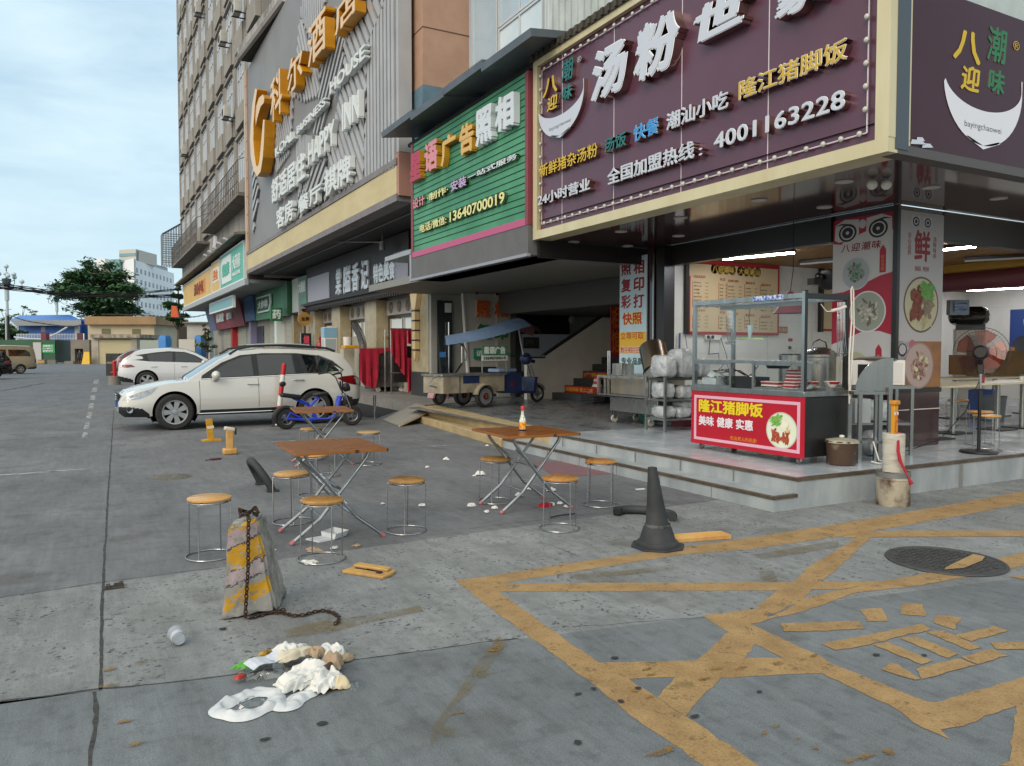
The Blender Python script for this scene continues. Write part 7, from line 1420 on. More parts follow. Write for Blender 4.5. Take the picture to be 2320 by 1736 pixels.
# pot with torn lid
pc=G(1917,1056,.302)+Vector((.05,.1,0));t=thing('clay_pot','scorched brown pot covered with a torn pale lid, at the platform edge','pot',pc);build(MB().lathe([(.001,0),(.13,0),(.145,.02),(.165,.25),(.17,.26),(.16,.265),(.001,.265)],30),'pot',mat('scorched_brown','#4d3a2d',.7,col2='#8b8573',scale=6,lo=.55,hi=.75,bump=.3),t)
m=MB();rr=[(.155+random.uniform(-.012,.022))for _ in range(28)];c=MB()
for i in range(28):
 a,b=2*math.pi*i/28,2*math.pi*(i+1)/28;p,q=rr[i],rr[(i+1)%28];m.poly([(0,0,.30),(p*math.cos(a),p*math.sin(a),.272),(q*math.cos(b),q*math.sin(b),.272)]);m.quad((p*math.cos(a),p*math.sin(a),.272),(p*1.08*math.cos(a),p*1.08*math.sin(a),.245),(q*1.08*math.cos(b),q*1.08*math.sin(b),.245),(q*math.cos(b),q*math.sin(b),.272))
build(m,'lid',mat('dirty_pale_lid','#a5a08f',.7,col2='#8b8674',scale=8,bump=.2),t);build(MB().lathe([(.001,.325),(.025,.32),(.028,.305),(.02,.295)],14),'knob',M_mel,t)
# rusty bucket with white roll and yellow stick
bc=G(2035,1146);t=thing('bucket','rusty tin bucket holding a white drum and yellow stake, on the ground','bucket',(bc.x+.0,bc.y+.06,0));build(MB().lathe([(.001,.02),(.15,.0),(.155,.0),(.158,.02),(.158,.26),(.162,.265),(.158,.272),(.158,.34),(.161,.345),(.15,.34),(.15,.2),(.001,.2)],32),'tin',mat('rusted_tin','#a39a87',.6,.2,col2='#4d3424',scale=5,detail=9,lo=.42,hi=.62,bump=.3),t);build(MB().lathe([(.159,.285),(.1595,.285),(.1595,.335),(.159,.335)],32,caps=False),'bare_rim',mat('grey_tin','#7a7d7d',.4,.5),t)
build(MB().lathe([(.001,.2),(.10,.2),(.102,.71),(.098,.715),(.001,.715)],26),'drum',mat('chalky_white_paint','#c0bcae',.7,col2='#9d968a',scale=7,stretch=(1,1,5),lo=.35,hi=.75,bump=.2),t)
m=MB().box(-.03,.03,-.02,.02,.71,1.0);build(m,'yellow_stake',mat('stake_yellow','#c98a14',.45),t,bev=.006);build(MB().box(-.045,.045,-.035,.035,1.0,1.045),'stake_cap',mat('cap_yellow','#c28016',.5),t,bev=.01);build(MB().box(-.032,.032,-.0215,-.02,.90,.93),'pale_tag',M_mel,t)
build(MB().prism([(-.13,-.12,.66),(-.11,-.125,.67),(-.10,-.125,.55),(-.06,-.125,.45),(.04,-.145,.28),(.09,-.15,.23),(.03,-.16,.22),(-.03,-.15,.33),(-.12,-.13,.47),(-.14,-.125,.56)],(0,-1,0),0,.012).tube([(-.03,-.04,.93),(-.02,-.05,.88),(.03,-.04,.86),(-.03,-.04,.84),(-.07,-.06,.74),(.06,-.04,.72)],.004,5),'red_rag',mat('red_rag','#b02436',.8),t)
# ---- pedestal fan
fb_=G(2217,1026,.302);t=thing('pedestal_fan','black pedestal fan with translucent pink blades standing at the platform edge','fan',fb_,R(-62));hz_=1.22
build(MB().lathe([(.001,.04),(.05,.04),(.20,.026),(.21,.01),(.205,0)],36),'base',M_blk,t);build(MB().lathe([(.02,.03),(.02,.72),(.026,.72),(.026,.76),(.014,.77),(.014,1.0),(.001,1.0)],16),'pole',M_blk,t);build(MB().lathe([(.0145,.78),(.0145,.98)],14,caps=False),'chrome_pole',M_chr,t);build(MB().box(-.035,.035,-.04,.04,.96,1.08).tube([(0,0,1.08),(0,-.02,1.16)],.03,8),'neck',M_blk,t,bev=.01)
build(MB().tube([(0,-.20,hz_+.0),(0,-.17,hz_),(0,-.05,hz_),(0,-.02,hz_)],[.06,.085,.09,.07],20),'motor',M_blk,t)
m=MB();
for rr_,y in((.30,.06),(.26,.035),(.26,.085),(.16,.02),(.16,.10)):m.tube([(rr_*math.cos(q),y,hz_+rr_*math.sin(q))for q in[2*math.pi*i/40 for i in range(40)]],.004 if rr_==.3 else .0018,5,closed=True)
for i in range(48):
 q=2*math.pi*i/48;c,s=math.cos(q),math.sin(q)
 for yy in((.0,.02),(.11,.10)):m.tube([(.05*c,yy[0],hz_+.05*s),(.16*c,yy[1],hz_+.16*s),(.26*c,.035 if yy[0]<.05 else .085,hz_+.26*s),(.30*c,.06,hz_+.30*s)],.0011,3,caps=False)
build(m,'cage',M_blk,t);m=MB()
for k in range(5):
 pts=[]
 for q,r_ in((0,.05),(-14,.12),(-22,.2),(-20,.26),(8,.28),(34,.26),(38,.18),(30,.09)):an=R(72*k+q);pts.append((r_*math.cos(an),.055+.0006*q,hz_+r_*math.sin(an)))
 m.prism(pts,(0,1,0),0,.002)
pk=glassmat('pink_translucent_plastic',(.80,.50,.44),.05,.2);build(m,'blade',pk,t);build(MB().tube([(0,.03,hz_),(0,.08,hz_)],.045,16),'hub',mat('pink_hub','#8d4f48',.4),t)
build(MB().tube([fb_+Vector((0,0,.9)),fb_+Vector((-.12,.1,.5)),fb_+Vector((-.3,.3,.15)),fb_+Vector((-.6,.5,.012)),fb_+Vector((-.9,.7,.01))],.006,6),'fan_cable',M_blk,None,label='thin black cable trailing from the pedestal fan to the maroon pillar',cat='cable')
# ---- dining tables, stools and the back of the room
M_ttop=mat('cream_table_top','#c7bc9c',.35,col2='#bfb392',scale=2)
def dtable(label,c,L_,W_,legs):
 t=thing('dining_table',label,'table',(c[0],c[1],.3));build(MB().box(-L_/2,L_/2,-W_/2,W_/2,.73,.76),'tabletop',M_ttop,t,bev=.006)
 for x in legs:build(MB().lathe([(.04,.02),(.04,.73)],16,c=(x,0,0)),'leg',M_ss,t);build(MB().box(x-.22,x+.22,-.2,.2,0,.02),'foot',M_blk,t)
dtable('long cream dining table behind the pedestal fan with a sauce bottle on it',(12.3,7.05),2.6,.65,(-.9,.25,.95));dtable('short cream dining table just right of the poster pillar',(10.55,6.75),.9,.6,(-.1,));dtable('cream dining table farther back with chopstick holders',(15.2,8.6),3.6,.65,(-1.2,0,1.2))
bb_=rest('sauce_bottle','sauce bottle with red label on the long dining table inside','bottle',MB().lathe([(.001,0),(.036,0),(.036,.13),(.015,.19),(.013,.24),(.001,.24)],18,0).lathe([(.0365,.02),(.0365,.10)],18,1,caps=False).lathe([(.015,.22),(.016,.25),(.001,.25)],12,1),[mat('brown_glass','#4a2a1c',.15),M_rband],(11.9,6.92,1.061))
rest('sauce_jar','small green topped jar on the long dining table inside','jar',MB().lathe([(.001,0),(.035,0),(.035,.07),(.001,.07)],14,0).lathe([(.037,.07),(.037,.095),(.001,.095)],14,1),[M_mel,mat('green_lid','#3c6b32',.4)],(13.3,7.1,1.061))
for x,y,l in((9.75,5.6,'round stool standing right behind the pedestal fan'),(10.32,6.02,'round stool left of the fan pole, before the short dining table'),(12.5,7.65,'round stool behind the long dining table left of its post'),(13.1,6.55,'round stool at the right edge before the long dining table'),(11.1,7.7,'round stool beside the poster pillar, far behind the short table'),(14.6,7.6,'round stool deep inside right of the grey bin')):
 dup(st0,(x,y,.3),x,l,'round stools inside the restaurant')
rest('bin','grey plastic waste bin under the long dining table','bin',MB().lathe([(.001,0),(.17,0),(.21,.44),(.22,.45),(.2,.44),(.001,.1)],26),mat('grey_bin','#5a6062',.5),(PD(2273,0,13.4).x,PD(2273,0,13.4).y,.302));rest('blue_crate','blue plastic crate behind the grey waste bin','crate',MB().box(-.3,.3,-.2,.2,0,.5).box(-.26,.26,-.21,-.2,.1,.4),mat('blue_crate','#27447e',.5),(PD(2250,0,14.6).x,PD(2250,0,14.6).y,.302),R(20))
a=PD(2216,0,17.2);t=thing('fridge','white upright fridge with a black bag on top at the back of the dining room','fridge',(a.x,a.y,.3),R(-55));build(MB().box(-.3,.3,0,.6,.05,1.75),'body',M_mel,t,bev=.02);build(MB().box(-.29,.29,-.02,.0,1.72,1.84),'top_trim',mat('dark_fridge_top','#5b5f60',.5),t);build(MB().box(-.05,.25,-.012,-.001,1.25,1.6),'notice',mat('grey_notice','#a9a9a6',.6),t)
rest('rubbish_bag','shiny black rubbish bag lying on top of the white fridge','bag',bagm(.4,.26,.42,21),mat('shiny_black_plastic','#0d0d0e',.2,bump=.8,bscale=9),(a.x+.1,a.y+.1,2.13),R(-55))
rest('carton','brown cardboard carton behind the pedestal fan cage','carton',MB().box(-.45,.45,-.2,.2,0,.4),mat('cardboard','#7d5b33',.8),(PD(2228,0,15.5).x,PD(2228,0,15.5).y,1.061),R(-55));rest('red_bag','orange red plastic bag seen through the fan cage','bag',bagm(.2,.15,.42,33),mat('orange_red_bag','#b8452c',.4),(PD(2262,0,15).x,PD(2262,0,15).y,1.2),0)
t=thing('meter_box','pale wall meter box with a blue lit screen strip beside the poster pillar','meter box',PD(2168,698,16.5));c=PD(2170,697,16.6);build(MB().obox(c,.42,.14,.32,Matrix.Rotation(R(-28),3,'Z')),'box',mat('clear_grey_box','#9aa6ae',.3),t,True,bev=.01);build(MB().obox(c+Vector((-.05,-.09,0)),.26,.02,.2,Matrix.Rotation(R(-28),3,'Z')),'blue_labels',mat('blue_labels','#2f5fa8',.4,col2='#b9c8de',scale=9,stretch=(.2,.2,8),lo=.45,hi=.55),t,True)
t=thing('wall_poster','blue wall poster with a dark shirted figure and pale shape at the right edge','poster',(21.18,10.9,1.2));a,b=PX(2287,812,21.19),PX(2287,702,21.19);c=PX(2325,702,21.19)
build(MB().box(21.17,21.195,c.y-.8,a.y,a.z,b.z),'sheet',mat('poster_blue','#233f7c',.5),t,True);build(MB().prism([(21.165,a.y-y,a.z+z)for y,z in((.02,.02),(.05,.35),(.2,.55),(.45,.62),(1.2,.62),(1.2,.02))],(-1,0,0),0,.004),'dark_shirt',mat('poster_dark','#25272b',.5,col2='#43464b',scale=1.5),t,True);build(MB().prism([(21.16,a.y-y,a.z+z)for y,z in((.0,.0),(.03,.3),(.14,.28),(.16,.0))],(-1,0,0),0,.004).prism([(21.16,a.y-y,a.z+z)for y,z in((.34,1.0),(.36,.85),(.6,.83),(.6,1.05))],(-1,0,0),0,.004,1),'printed_shapes',[mat('poster_skin','#a8703c',.5),M_mel],t,True)
rest('planter','brown wooden planter box with green edging at the right edge of the dining room','planter',MB().box(-.8,.8,-.15,.15,0,.55),mat('planter_wood','#6f5532',.7,col2='#5d4a2b',scale=5),(PD(2318,0,15).x,PD(2318,0,15).y,1.0),R(-60))
# ---- ceiling lamps
M_lit=mat('lit_tube','#ffffff',.4,emit='#f4f7ff',es=55);M_unl=mat('unlit_diffuser','#cdccc4',.4);gl_='linear ceiling lamps of the restaurant'
def lamp(p,q,lit,label):
 a,b=G(*p,3.08),G(*q,3.08);t=thing('ceiling_lamp',label,'ceiling lamp',(a+b)/2,group=gl_);d=b-a;M=Matrix.Rotation(math.atan2(d.y,d.x),3,'Z');L_=d.length
 build(MB().obox((a+b)/2+Vector((0,0,.035)),L_+.04,.11,.05,M),'housing',M_blk,t,True);build(MB().obox((a+b)/2,L_,.095,.022,M),'diffuser',M_lit if lit else M_unl,t,True)
lamp((1641,588),(1797,573),True,'lit linear lamp above the big menu board');lamp((1828,557),(1905,549),False,'unlit linear lamp left of the poster pillar, nearer one');lamp((1815,599),(1900,592),False,'unlit linear lamp left of the poster pillar, farther one')
lamp((2120,568),(2208,559),True,'lit linear lamp just right of the poster pillar');lamp((2186,592),(2330,584),False,'unlit linear lamp above the maroon duct');lamp((2120,652),(2264,643),False,'unlit linear lamp below the maroon duct');lamp((2192,659),(2330,652),True,'lit linear lamp deepest in the dining room');lamp((2290,641),(2340,638),True,'short lit lamp at the right edge below the duct')
# recessed downlights and white emergency lamp in the soffit
gl_='round recessed lights in the brown soffit';M_rl=mat('recessed_diffuser','#b9b4ae',.4)
def down(px,py,l):
 a=G(px,py,SZ-.004);return rest('downlight',l,'ceiling light',MB().lathe([(.001,-.001),(.075,-.001),(.08,-.006),(.095,-.006),(.095,.002)],26),M_rl,a,0,gl_)
for px,py,l in((1913,412,'recessed light left of the twin emergency lamp'),(2110,425,'recessed light right of the twin emergency lamp'),(2263,450,'recessed light farthest right over the side lane'),(1720,454,'recessed light under the middle of the purple sign'),(1542,494,'recessed light second from the left in the outer row'),(1407,525,'recessed light third from the left in the outer row'),(1300,549,'recessed light at the left end of the soffit'),(1537,535,'recessed light before the restaurant opening, right of the banner'),(1422,558,'recessed light just above the tall photo banner'),(1868,470,'recessed light close above the left edge of the poster pillar')):down(px,py,l)
a=G(1992,412,SZ-.03);t=thing('emergency_lamp','white emergency lamp with two round heads under the brown soffit','lamp',a);dx=Vector((math.cos(YAW),-math.sin(YAW),0))
for s in(-1,1):build(MB().ball(dx*s*.075+Vector((0,0,-.03+.0*s)),.055,14).lathe([(.06,.03),(.05,.05),(.001,.05)],16,c=dx*s*.075),'head',M_mel,t)
# ---- pillar posters
pp=thing('poster','tall pillar poster with big eyes, red waves and three dishes','poster',(8.92,6.75,1.06));PXx=8.925;py0,py1,pz0,pz1=6.32,7.235,1.07,3.30
M_pw=mat('poster_white','#b9b7b7',.45);M_pr=mat('poster_red','#9c1730',.45);M_pk=mat('poster_black','#1c1b1d',.5)
build(MB().box(PXx-.006,PXx,py0,py1,pz0,pz1),'sheet',M_pw,pp,True)
PL=lambda u,v,z=0:Vector((PXx-.0065-z,py1-(py1-py0)*u,pz0+(pz1-pz0)*v))
N_=(-1,0,0);m=MB();up_=[(0,.56),(.2,.565),(.5,.60),(.8,.645),(1,.66)];lo_=[(1,.30),(.8,.325),(.55,.33),(.3,.29),(0,.25)]
m.poly([PL(u,v)for u,v in up_+lo_]);m.poly([PL(0,1),PL(1,1),PL(1,.895),PL(.8,.90),PL(.75,.93),PL(.2,.87),PL(.15,.85),PL(0,.86)]);build(m,'red_wave',M_pr,pp,True)
m=MB()
for s in(1,-1):
 c=lambda u:.5+s*u
 m.poly([PL(c(q),w_,.001)for q,w_ in((.06,.985),(.30,.995),(.46,.97),(.47,.88),(.40,.865),(.2,.87),(.06,.90))],0)
 for rr_,mi,zz_ in((.16,1,.0015),(.125,0,.002),(.10,1,.0025),(.03,0,.004)):
  m.poly([PL(c(.25+rr_*.95*math.cos(t)),.915+rr_*.33*math.sin(t),zz_)for t in[2*math.pi*i/24 for i in range(24)]],mi)
 m.poly([PL(c(q),w_,.0045)for q,w_ in((.1,.93),(.2,.965),(.35,.975),(.47,.962),(.35,.965),(.2,.95))],1)
m.poly([PL(.5+.06*math.cos(t),.955+.026*math.sin(t),.005)for t in[2*math.pi*i/20 for i in range(20)]],0);build(m,'eye_picture',[M_pw,M_pk],pp,True)
Rt,Up=Vector((0,-1,0)),Vector((0,0,1));W_=py1-py0;H_=pz1-pz0
def ptx(body,u,v,w_,h_,ma,bold=.01,**kw):return build(MB().text(body,PL(u,v,.0005),Rt,Up,w_*W_,h_*H_,.001,bold,0,**kw),'lettering',ma,pp,True)
ptx('八迎潮味',.14,.80,.66,.05,mat('poster_text_red','#7d1620',.5),.02,spc=1.2,shear=.1);ptx('潮',.46,.945,.08,.022,M_pk,.02)
for u,v,body in((.78,.66,'鲜杂汤粉'),(.74,.09,'牛腩饭')):
 build(MB().prism([PL(u,v),PL(u+.10,v),PL(u+.10,v+.13),PL(u+.05,v+.16),PL(u,v+.13)],N_,0,.001),'tag',M_pr,pp,True);ptx('\n'.join(body),u+.025,v+.01,.05,.09,mat('tag_gold','#c08a2a',.5),.0)
ptx('\n'.join('鸭血汤粉'),.14,.33,.07,.16,mat('tag_gold2','#b3722a',.5),.01)
def dish(u,v,r,seed,cols,**kw):printed_food(pp,lambda x,y,z:PL(u+x/W_,v+y/H_,.001+z),r,cols,70,seed,th=.0006,**kw)
dish(.40,.67,.22,3,[('#6f7470','#8f9490'),('#3d4a40','#5c6b5f'),('#2f7a48','#6f9a7c')],plate='#9aa0a4',rim='#b5b8bc');dish(.60,.44,.27,4,[('#8c8a80','#a9a89e'),('#c4c0b0','#b3b0a0'),('#59594e','#707060')],plate='#8f9488',rim='#c6c8ca');dish(.40,.10,.25,5,[('#4a2c1c','#6b4630'),('#4d6a34','#6e8a4c'),('#8a7a5a','#6f6048')],plate='#a4a68c',rim='#b9b59a')
p2_=thing('poster','narrow pale pillar poster with a big red character and two bowls','poster',(9.4,6.28,1.06));qx0,qx1,PYy=8.945,9.865,6.285;qz0,qz1=1.07,3.31
build(MB().box(qx0,qx1,PYy-.006,PYy,qz0,qz1),'sheet',mat('poster_grey_white','#aaa5a5',.45),p2_,True);W2,H2=qx1-qx0,qz1-qz0
PR=lambda u,v,z=0:Vector((qx0+W2*u,PYy-.0065-z,qz0+H2*v))
def pt2(body,u,v,w_,h_,ma,bold=.01,**kw):return build(MB().text(body,PR(u,v,.0005),*YF,w_*W2,h_*H2,.001,bold,0,**kw),'lettering',ma,p2_,True)
rt_=mat('poster_char_red','#85151f',.5);pt2('鲜',.34,.72,.36,.18,rt_,.03);pt2('\n'.join('良心品质'),.20,.755,.075,.125,rt_,0);pt2('\n'.join('汤鲜味美'),.76,.745,.075,.125,rt_,0);pt2('浓味道',.36,.665,.14,.03,rt_,.0,shear=-.3);pt2('鲜食材',.54,.665,.14,.03,rt_,.0,shear=.3)
m=MB()
for s in(1,-1):
 m.poly([PR(.5+s*q,w_,.001)for q,w_ in((.03,.975),(.22,.975),(.24,.925),(.14,.92),(.03,.935))],0);
 for rr_,mi,zz_ in((.075,1,.0015),(.05,0,.002),(.03,1,.0025)):m.poly([PR(.5+s*.13+rr_*math.cos(t),.945+rr_*.36*math.sin(t),zz_)for t in[2*math.pi*i/18 for i in range(18)]],mi)
build(m,'eye_picture',[M_pw,M_pk],p2_,True)
printed_food(p2_,lambda x,y,z:PR(.52+x/W2,.475+y/H2,.001+z),.36,[('#3f7a2a','#6a9c45'),('#5c2415','#823f22'),('#6b5a48','#8a7860'),('#b9b08a','#a59a72')],90,2,plate='#b0a98c',rim='#5e4a3a',th=.0006)
build(MB().poly([PR(0,0),PR(1,0),PR(1,.265),PR(0,.265)]),'table_picture',mat('print_brown_table','#7c5436',.5,col2='#9a6a3a',scale=3),p2_,True)
build(MB().poly([PR(0,.10,.0002),PR(.42,.265,.0002),PR(0,.265,.0002)]).poly([PR(0,.0,.0002),PR(.1,.0,.0002),PR(0,.12,.0002)]),'cloth_picture',mat('print_cloth','#77737a',.5,col2='#a9a5aa',scale=14),p2_,True)
m=MB();
for u,v,r_,mi in((.13,.215,.10,0),(.13,.218,.075,1),(.34,.245,.075,2)):m.poly([PR(u+r_*math.cos(t),v+r_*.38*math.sin(t),.0004+.0002*mi)for t in[2*math.pi*i/20 for i in range(20)]],mi)
build(m,'cup_picture',[M_pk,mat('print_milk','#a7a3a3',.5),mat('print_pinkbowl','#a85a60',.5)],p2_,True)
printed_food(p2_,lambda x,y,z:PR(.50+x/W2,.125+y/H2,.0012+z),.30,[('#8f6d62','#b39488'),('#6b463c','#8a6154'),('#b5b488','#c7c49a')],70,6,plate='#a9938c',rim='#8d7a74',th=.0005)
# ================================================================== photo shop entrance bay
bay_=thing('photo_shop','dim recessed photo shop entrance with stairs behind the cargo tricycle','shop',(10,17,.3))
M_dwall=mat('dim_grey_wall','#a3a39d',.6,col2='#969690',scale=.8);M_dceil=mat('dark_grey_ceiling','#7d7d78',.6);M_stairw=mat('pale_stair_wall','#cfccc3',.5,col2='#c3c0b7',scale=2);M_blk2=mat('black_tile','#2b2c2d',.3)
build(MB().box(6.62,14,11.08,20.15,3.13,3.3),'ceiling',M_dceil,bay_,True)
build(MB().box(9.1,14,11.0,11.2,.3,3.13),'wall',M_dwall,bay_,True);build(MB().box(10.3,14,19.05,19.3,.3,3.13).box(9.85,10.42,18.9,19.0,.3,3.13),'wall',M_dwall,bay_,True);build(MB().box(13.9,14,11.2,19.3,.3,3.13),'wall',M_dwall,bay_,True)
build(MB().box(9.9,14,13,19,2.55,3.12),'ceiling_drop',mat('dark_bulkhead','#4c4c4a',.7),bay_,True)
build(MB().prism([(8.98,18.97,1.12),(10.24,18.97,1.12),(10.24,18.97,3.10),(8.84,18.97,3.10)],(0,1,0),0,.08),'sign_wall',mat('grey_white_panel','#a9a8a4',.5),bay_,True);build(MB().box(8.98,10.3,18.955,19.04,.3,1.119),'plinth',M_blk2,bay_,True)
build(MB().prism([(8.82,18.93,3.1),(8.86,18.93,3.1),(9.02,18.93,.9),(8.97,18.93,.9)],(0,1,0),0,.12),'edge_strip',mat('pale_edge_strip','#b4b3af',.5),bay_,True)
build(MB().box(8.36,10.4,20.02,20.16,.3,3.2),'wall',M_dwall,bay_,True);gd=build(MB().box(8.5,8.95,19.9,19.94,.3,2.95),'glass_door',M_dglass,bay_,True);build(MB().tube([(8.80,19.82,.9),(8.80,19.82,2.35)],.022,8).tube([(8.86,19.98,.9),(8.86,19.98,2.35)],.022,8),'door_handle',M_chr,gd,True);build(MB().box(8.56,8.74,19.893,19.899,1.38,1.52),'blue_sticker',mat('sticker_blue','#3b83c2',.5),gd,True);build(MB().box(8.72,8.92,19.892,19.899,2.62,2.88),'notice',M_ltw,gd,True)
def lz(x,y):return 920+x*.2175,600+y*.2175
ls=thing('wall_lettering','old raised shop characters in red, orange and green on the pale panel behind the tricycle','sign',(9.6,18.96,1.2))
def lt(body,x0,y0,x1,y1,ma,**kw):
 a,b=PY(*lz(x0,y0),18.965),PY(*lz(x1,y1),18.965);return build(MB().text(body,(a.x,18.965,a.z),*YF,b.x-a.x,b.z-a.z,.08,.05,0,1,**kw),'lettering',[ma,mat('letter_back','#b7a68f',.6)],ls,True)
M_o1=mat('old_dark_red','#4a1218',.6);M_o2=mat('old_orange','#b8541a',.6);M_o3=mat('old_green','#176b33',.6)
lt('广',705,315,875,158,M_o1);lt('告',900,325,1050,165,M_o1);lt('照',715,555,870,375,M_o2);lt('相',905,555,1055,385,M_o2);lt('复',722,780,872,615,M_o3);lt('印',900,785,1050,625,M_o3)
a0=[PY(*lz(*p),18.93)for p in((700,870),(955,870),(955,838),(1072,925),(985,1000),(985,980),(700,980))]
t=thing('arrow_sign','green arrow sign pointing right up to the second floor','sign',(9.6,18.93,1.3));build(MB().prism(a0,(0,-1,0),0,.05),'panel',mat('arrow_green','#1c7d62',.5),t,True);a,b=PY(*lz(730,955),18.87),PY(*lz(1010,890),18.87);build(MB().text('请上二楼',(a.x,18.875,a.z),*YF,b.x-a.x,b.z-a.z,.01,.02),'lettering',M_ltw,t,True)
build(MB().box(10.25,10.42,18.6,18.9,.3,3.1),'black_post',M_blk2,bay_,True)
YW=17.3
build(MB().prism([(9.87,YW,.3),(9.87,YW,1.36),(10.42,YW,1.36),(10.42,YW,1.42),(12.2,YW,2.45),(13.2,YW,2.45),(13.2,YW,.3)],(0,1,0),0,.14),'stair_wall',M_stairw,bay_,True)
build(MB().prism([(9.87,YW-.01,1.36),(10.42,YW-.01,1.36),(10.42,YW-.01,1.40),(9.87,YW-.01,1.40)],(0,1,0),0,.17).prism([(10.40,YW-.01,1.41),(12.2,YW-.01,2.45),(12.2,YW-.01,2.50),(10.40,YW-.01,1.46)],(0,1,0),0,.17),'coping',M_blk2,bay_,True)
sr=[(10.62,.47),(11.0,.65),(11.28,.83),(11.58,1.02),(11.88,1.2),(12.18,1.38)]
m=MB();
for i,(x,z)in enumerate(sr):m.box(x,13.3,15.4,YW-.015-.001*i,.301 if i==0 else sr[i-1][1],z)
build(m,'stair',M_blk2,bay_,True)
M_redst=mat('stair_sign_red','#9a1a1a',.5);M_rbr=mat('stair_sign_brown','#7a3222',.5)
for(x,z0,z1,mm,body)in((10.995,.475,.645,M_redst,'欢迎光临 请上二楼'),(11.575,.835,1.01,M_rbr,'广告照相')):
 m=MB().box(x-.008,x,15.6,YW-.05,z0,z1);so2=build(m,'riser_sign',mm,bay_,True);build(MB().text(body,(x-.01,YW-.10,z0+.035),*XF,1.25,.10,.003,.02),'lettering',mat('riser_gold','#d6a52c',.5),so2,True)
ab=build(MB().box(10.45,12.0,18.6,18.75,2.02,3.0),'black_display',mat('black_gloss_board','#101012',.2),bay_,True);build(MB().box(10.45,12.2,18.62,18.76,1.0,2.015),'pale_display',mat('pale_blue_board','#8f99a8',.5),bay_,True)
m=MB()
for px,py in((1244,666),(1269,666),(1295,667),(1321,667),(1295,697),(1295,725)):
 c=PY(px,py,18.595);m.prism([c+Vector((.10*math.cos(q)*(1-.12*(abs(math.cos(q-1.57))**8))-(.03 if abs(q)<.35 or q>5.93 else 0),0,.11*math.sin(q)))for q in[2*math.pi*i/26 for i in range(26)]],(0,-1,0),0,.006);m.prism([c+Vector((.0,0,.12)),c+Vector((.05,0,.13)),c+Vector((.06,0,.18)),c+Vector((.01,0,.16))],(0,-1,0),0,.006)
build(m,'emblem',mat('grey_white_mark','#a6a6a8',.5),ab,True)
build(MB().box(10.5,11.0,18.60,18.615,1.62,1.93),'small_black_board',M_blk2,bay_,True);build(MB().text('pe',(10.58,18.598,1.70),*YF,.25,.16,.003,.0),'lettering',mat('dim_letter','#55565a',.5),bay_,True)
build(MB().box(11.65,11.83,14.7,14.9,.3,2.55),'green_post',mat('green_door_post','#12593a',.5),bay_,True);
a,b=PY(1384,800,14.2),PY(1402,640,14.2);build(MB().box(a.x,b.x+.1,14.2,14.23,a.z-.1,b.z+.2),'red_couplet',mat('couplet_red','#7c1d1c',.6),bay_,True);build(MB().text('照\n相\n馆',(a.x+.02,14.195,a.z),*YF,b.x-a.x,b.z-a.z,.004,.02),'lettering',mat('couplet_orange','#c4611c',.6),bay_,True)
build(MB().tube([PX(1378,795,9.3),PX(1378,860,9.3)],.02,8).tube([PX(1383,795,9.3),PX(1383,860,9.3)],.02,8),'door_handle',M_chr,bay_,True)
# red and white cone on the landing
a=PY(1353,893,16.0);t=thing('traffic_cone','red and white striped traffic cone on the bottom stair landing','traffic cone',(a.x,16.0,.472));k=0
for i,(r0,r1,z0,z1)in enumerate(((.16,.145,.03,.11),(.145,.13,.11,.18),(.13,.112,.18,.25),(.112,.095,.25,.32),(.095,.08,.32,.38),(.08,.055,.38,.46))):build(MB().lathe([(r0,z0),(r1,z1)]+([(.001,z1)]if i==5 else[]),24,caps=False),'red_band' if i%2 else 'white_band',red_ if i%2 else wh_,t)
build(MB().box(-.18,.18,-.18,.18,0,.03),'base',wh_,t,bev=.01)
for i in range(1):
 a=PY(1345,905,15.2);t=thing('coiled_hose','black coiled hose on the slate floor below the landing','hose',(a.x,15.2,.302));build(MB().tube([((.30+.02*math.sin(q))*math.cos(q),.26*math.sin(q),.03+.018*q/2)for q in[i*.3 for i in range(80)]],.02,6),'hose',M_rubber,t)
 # tall photo banner on the restaurant's edge
bx=8.66;a,b=PX(1403,850,bx),PX(1463,577,bx);by0,by1,bz1=b.y+.0,a.y,b.z;bz0=1.0;bh=bz1-bz0;bw_=by1-by0
t=thing('banner','tall pale blue photo printing banner with dark red and orange characters beside the stove cart','banner',(bx,by0,bz0));build(MB().box(bx,bx+.02,by0-.03,by1,bz0,bz1),'sheet',mat('banner_blue_white','#a6c2cf',.5,col2='#b9cdd6',scale=1),t,True)
build(MB().box(bx-.002,bx-.0003,by0-.03,by1,bz0+bh*.22,bz0+bh*.395),'yellow_band',mat('banner_yellow_band','#d3a82c',.5),t,True)
M_bd=mat('banner_dark_red','#7d1028',.5);M_bo=mat('banner_orange','#d9801c',.5);M_bwh=mat('banner_white','#d5d8da',.5);M_bg=mat('banner_green','#16453c',.5);M_br=mat('banner_red','#b01822',.5)
def bnt(body,u,v,w_,h_,ma,rim=None,bold=.03):
 m=MB();o=(bx-.0025,by1-bw_*u,bz0+bh*v)
 if rim:m.text(body,(bx-.0024,by1-bw_*(u-.01),bz0+bh*(v-.004)),*XF,(w_+.02)*bw_,(h_+.008)*bh,.001,bold+.045,1)
 m.text(body,(bx-.0036,o[1],o[2]),*XF,w_*bw_,h_*bh,.001,bold,0);return build(m,'lettering',[ma,rim or ma],t,True)
for r_,(l,rr)in enumerate((('照','相'),('复','印'),('彩','打'))):
 v=.855-.135*r_;bnt(l,.06,v,.40,.115,M_bd,M_bwh,.045);bnt(rr,.54,v,.42,.115,M_bd,M_bwh,.045)
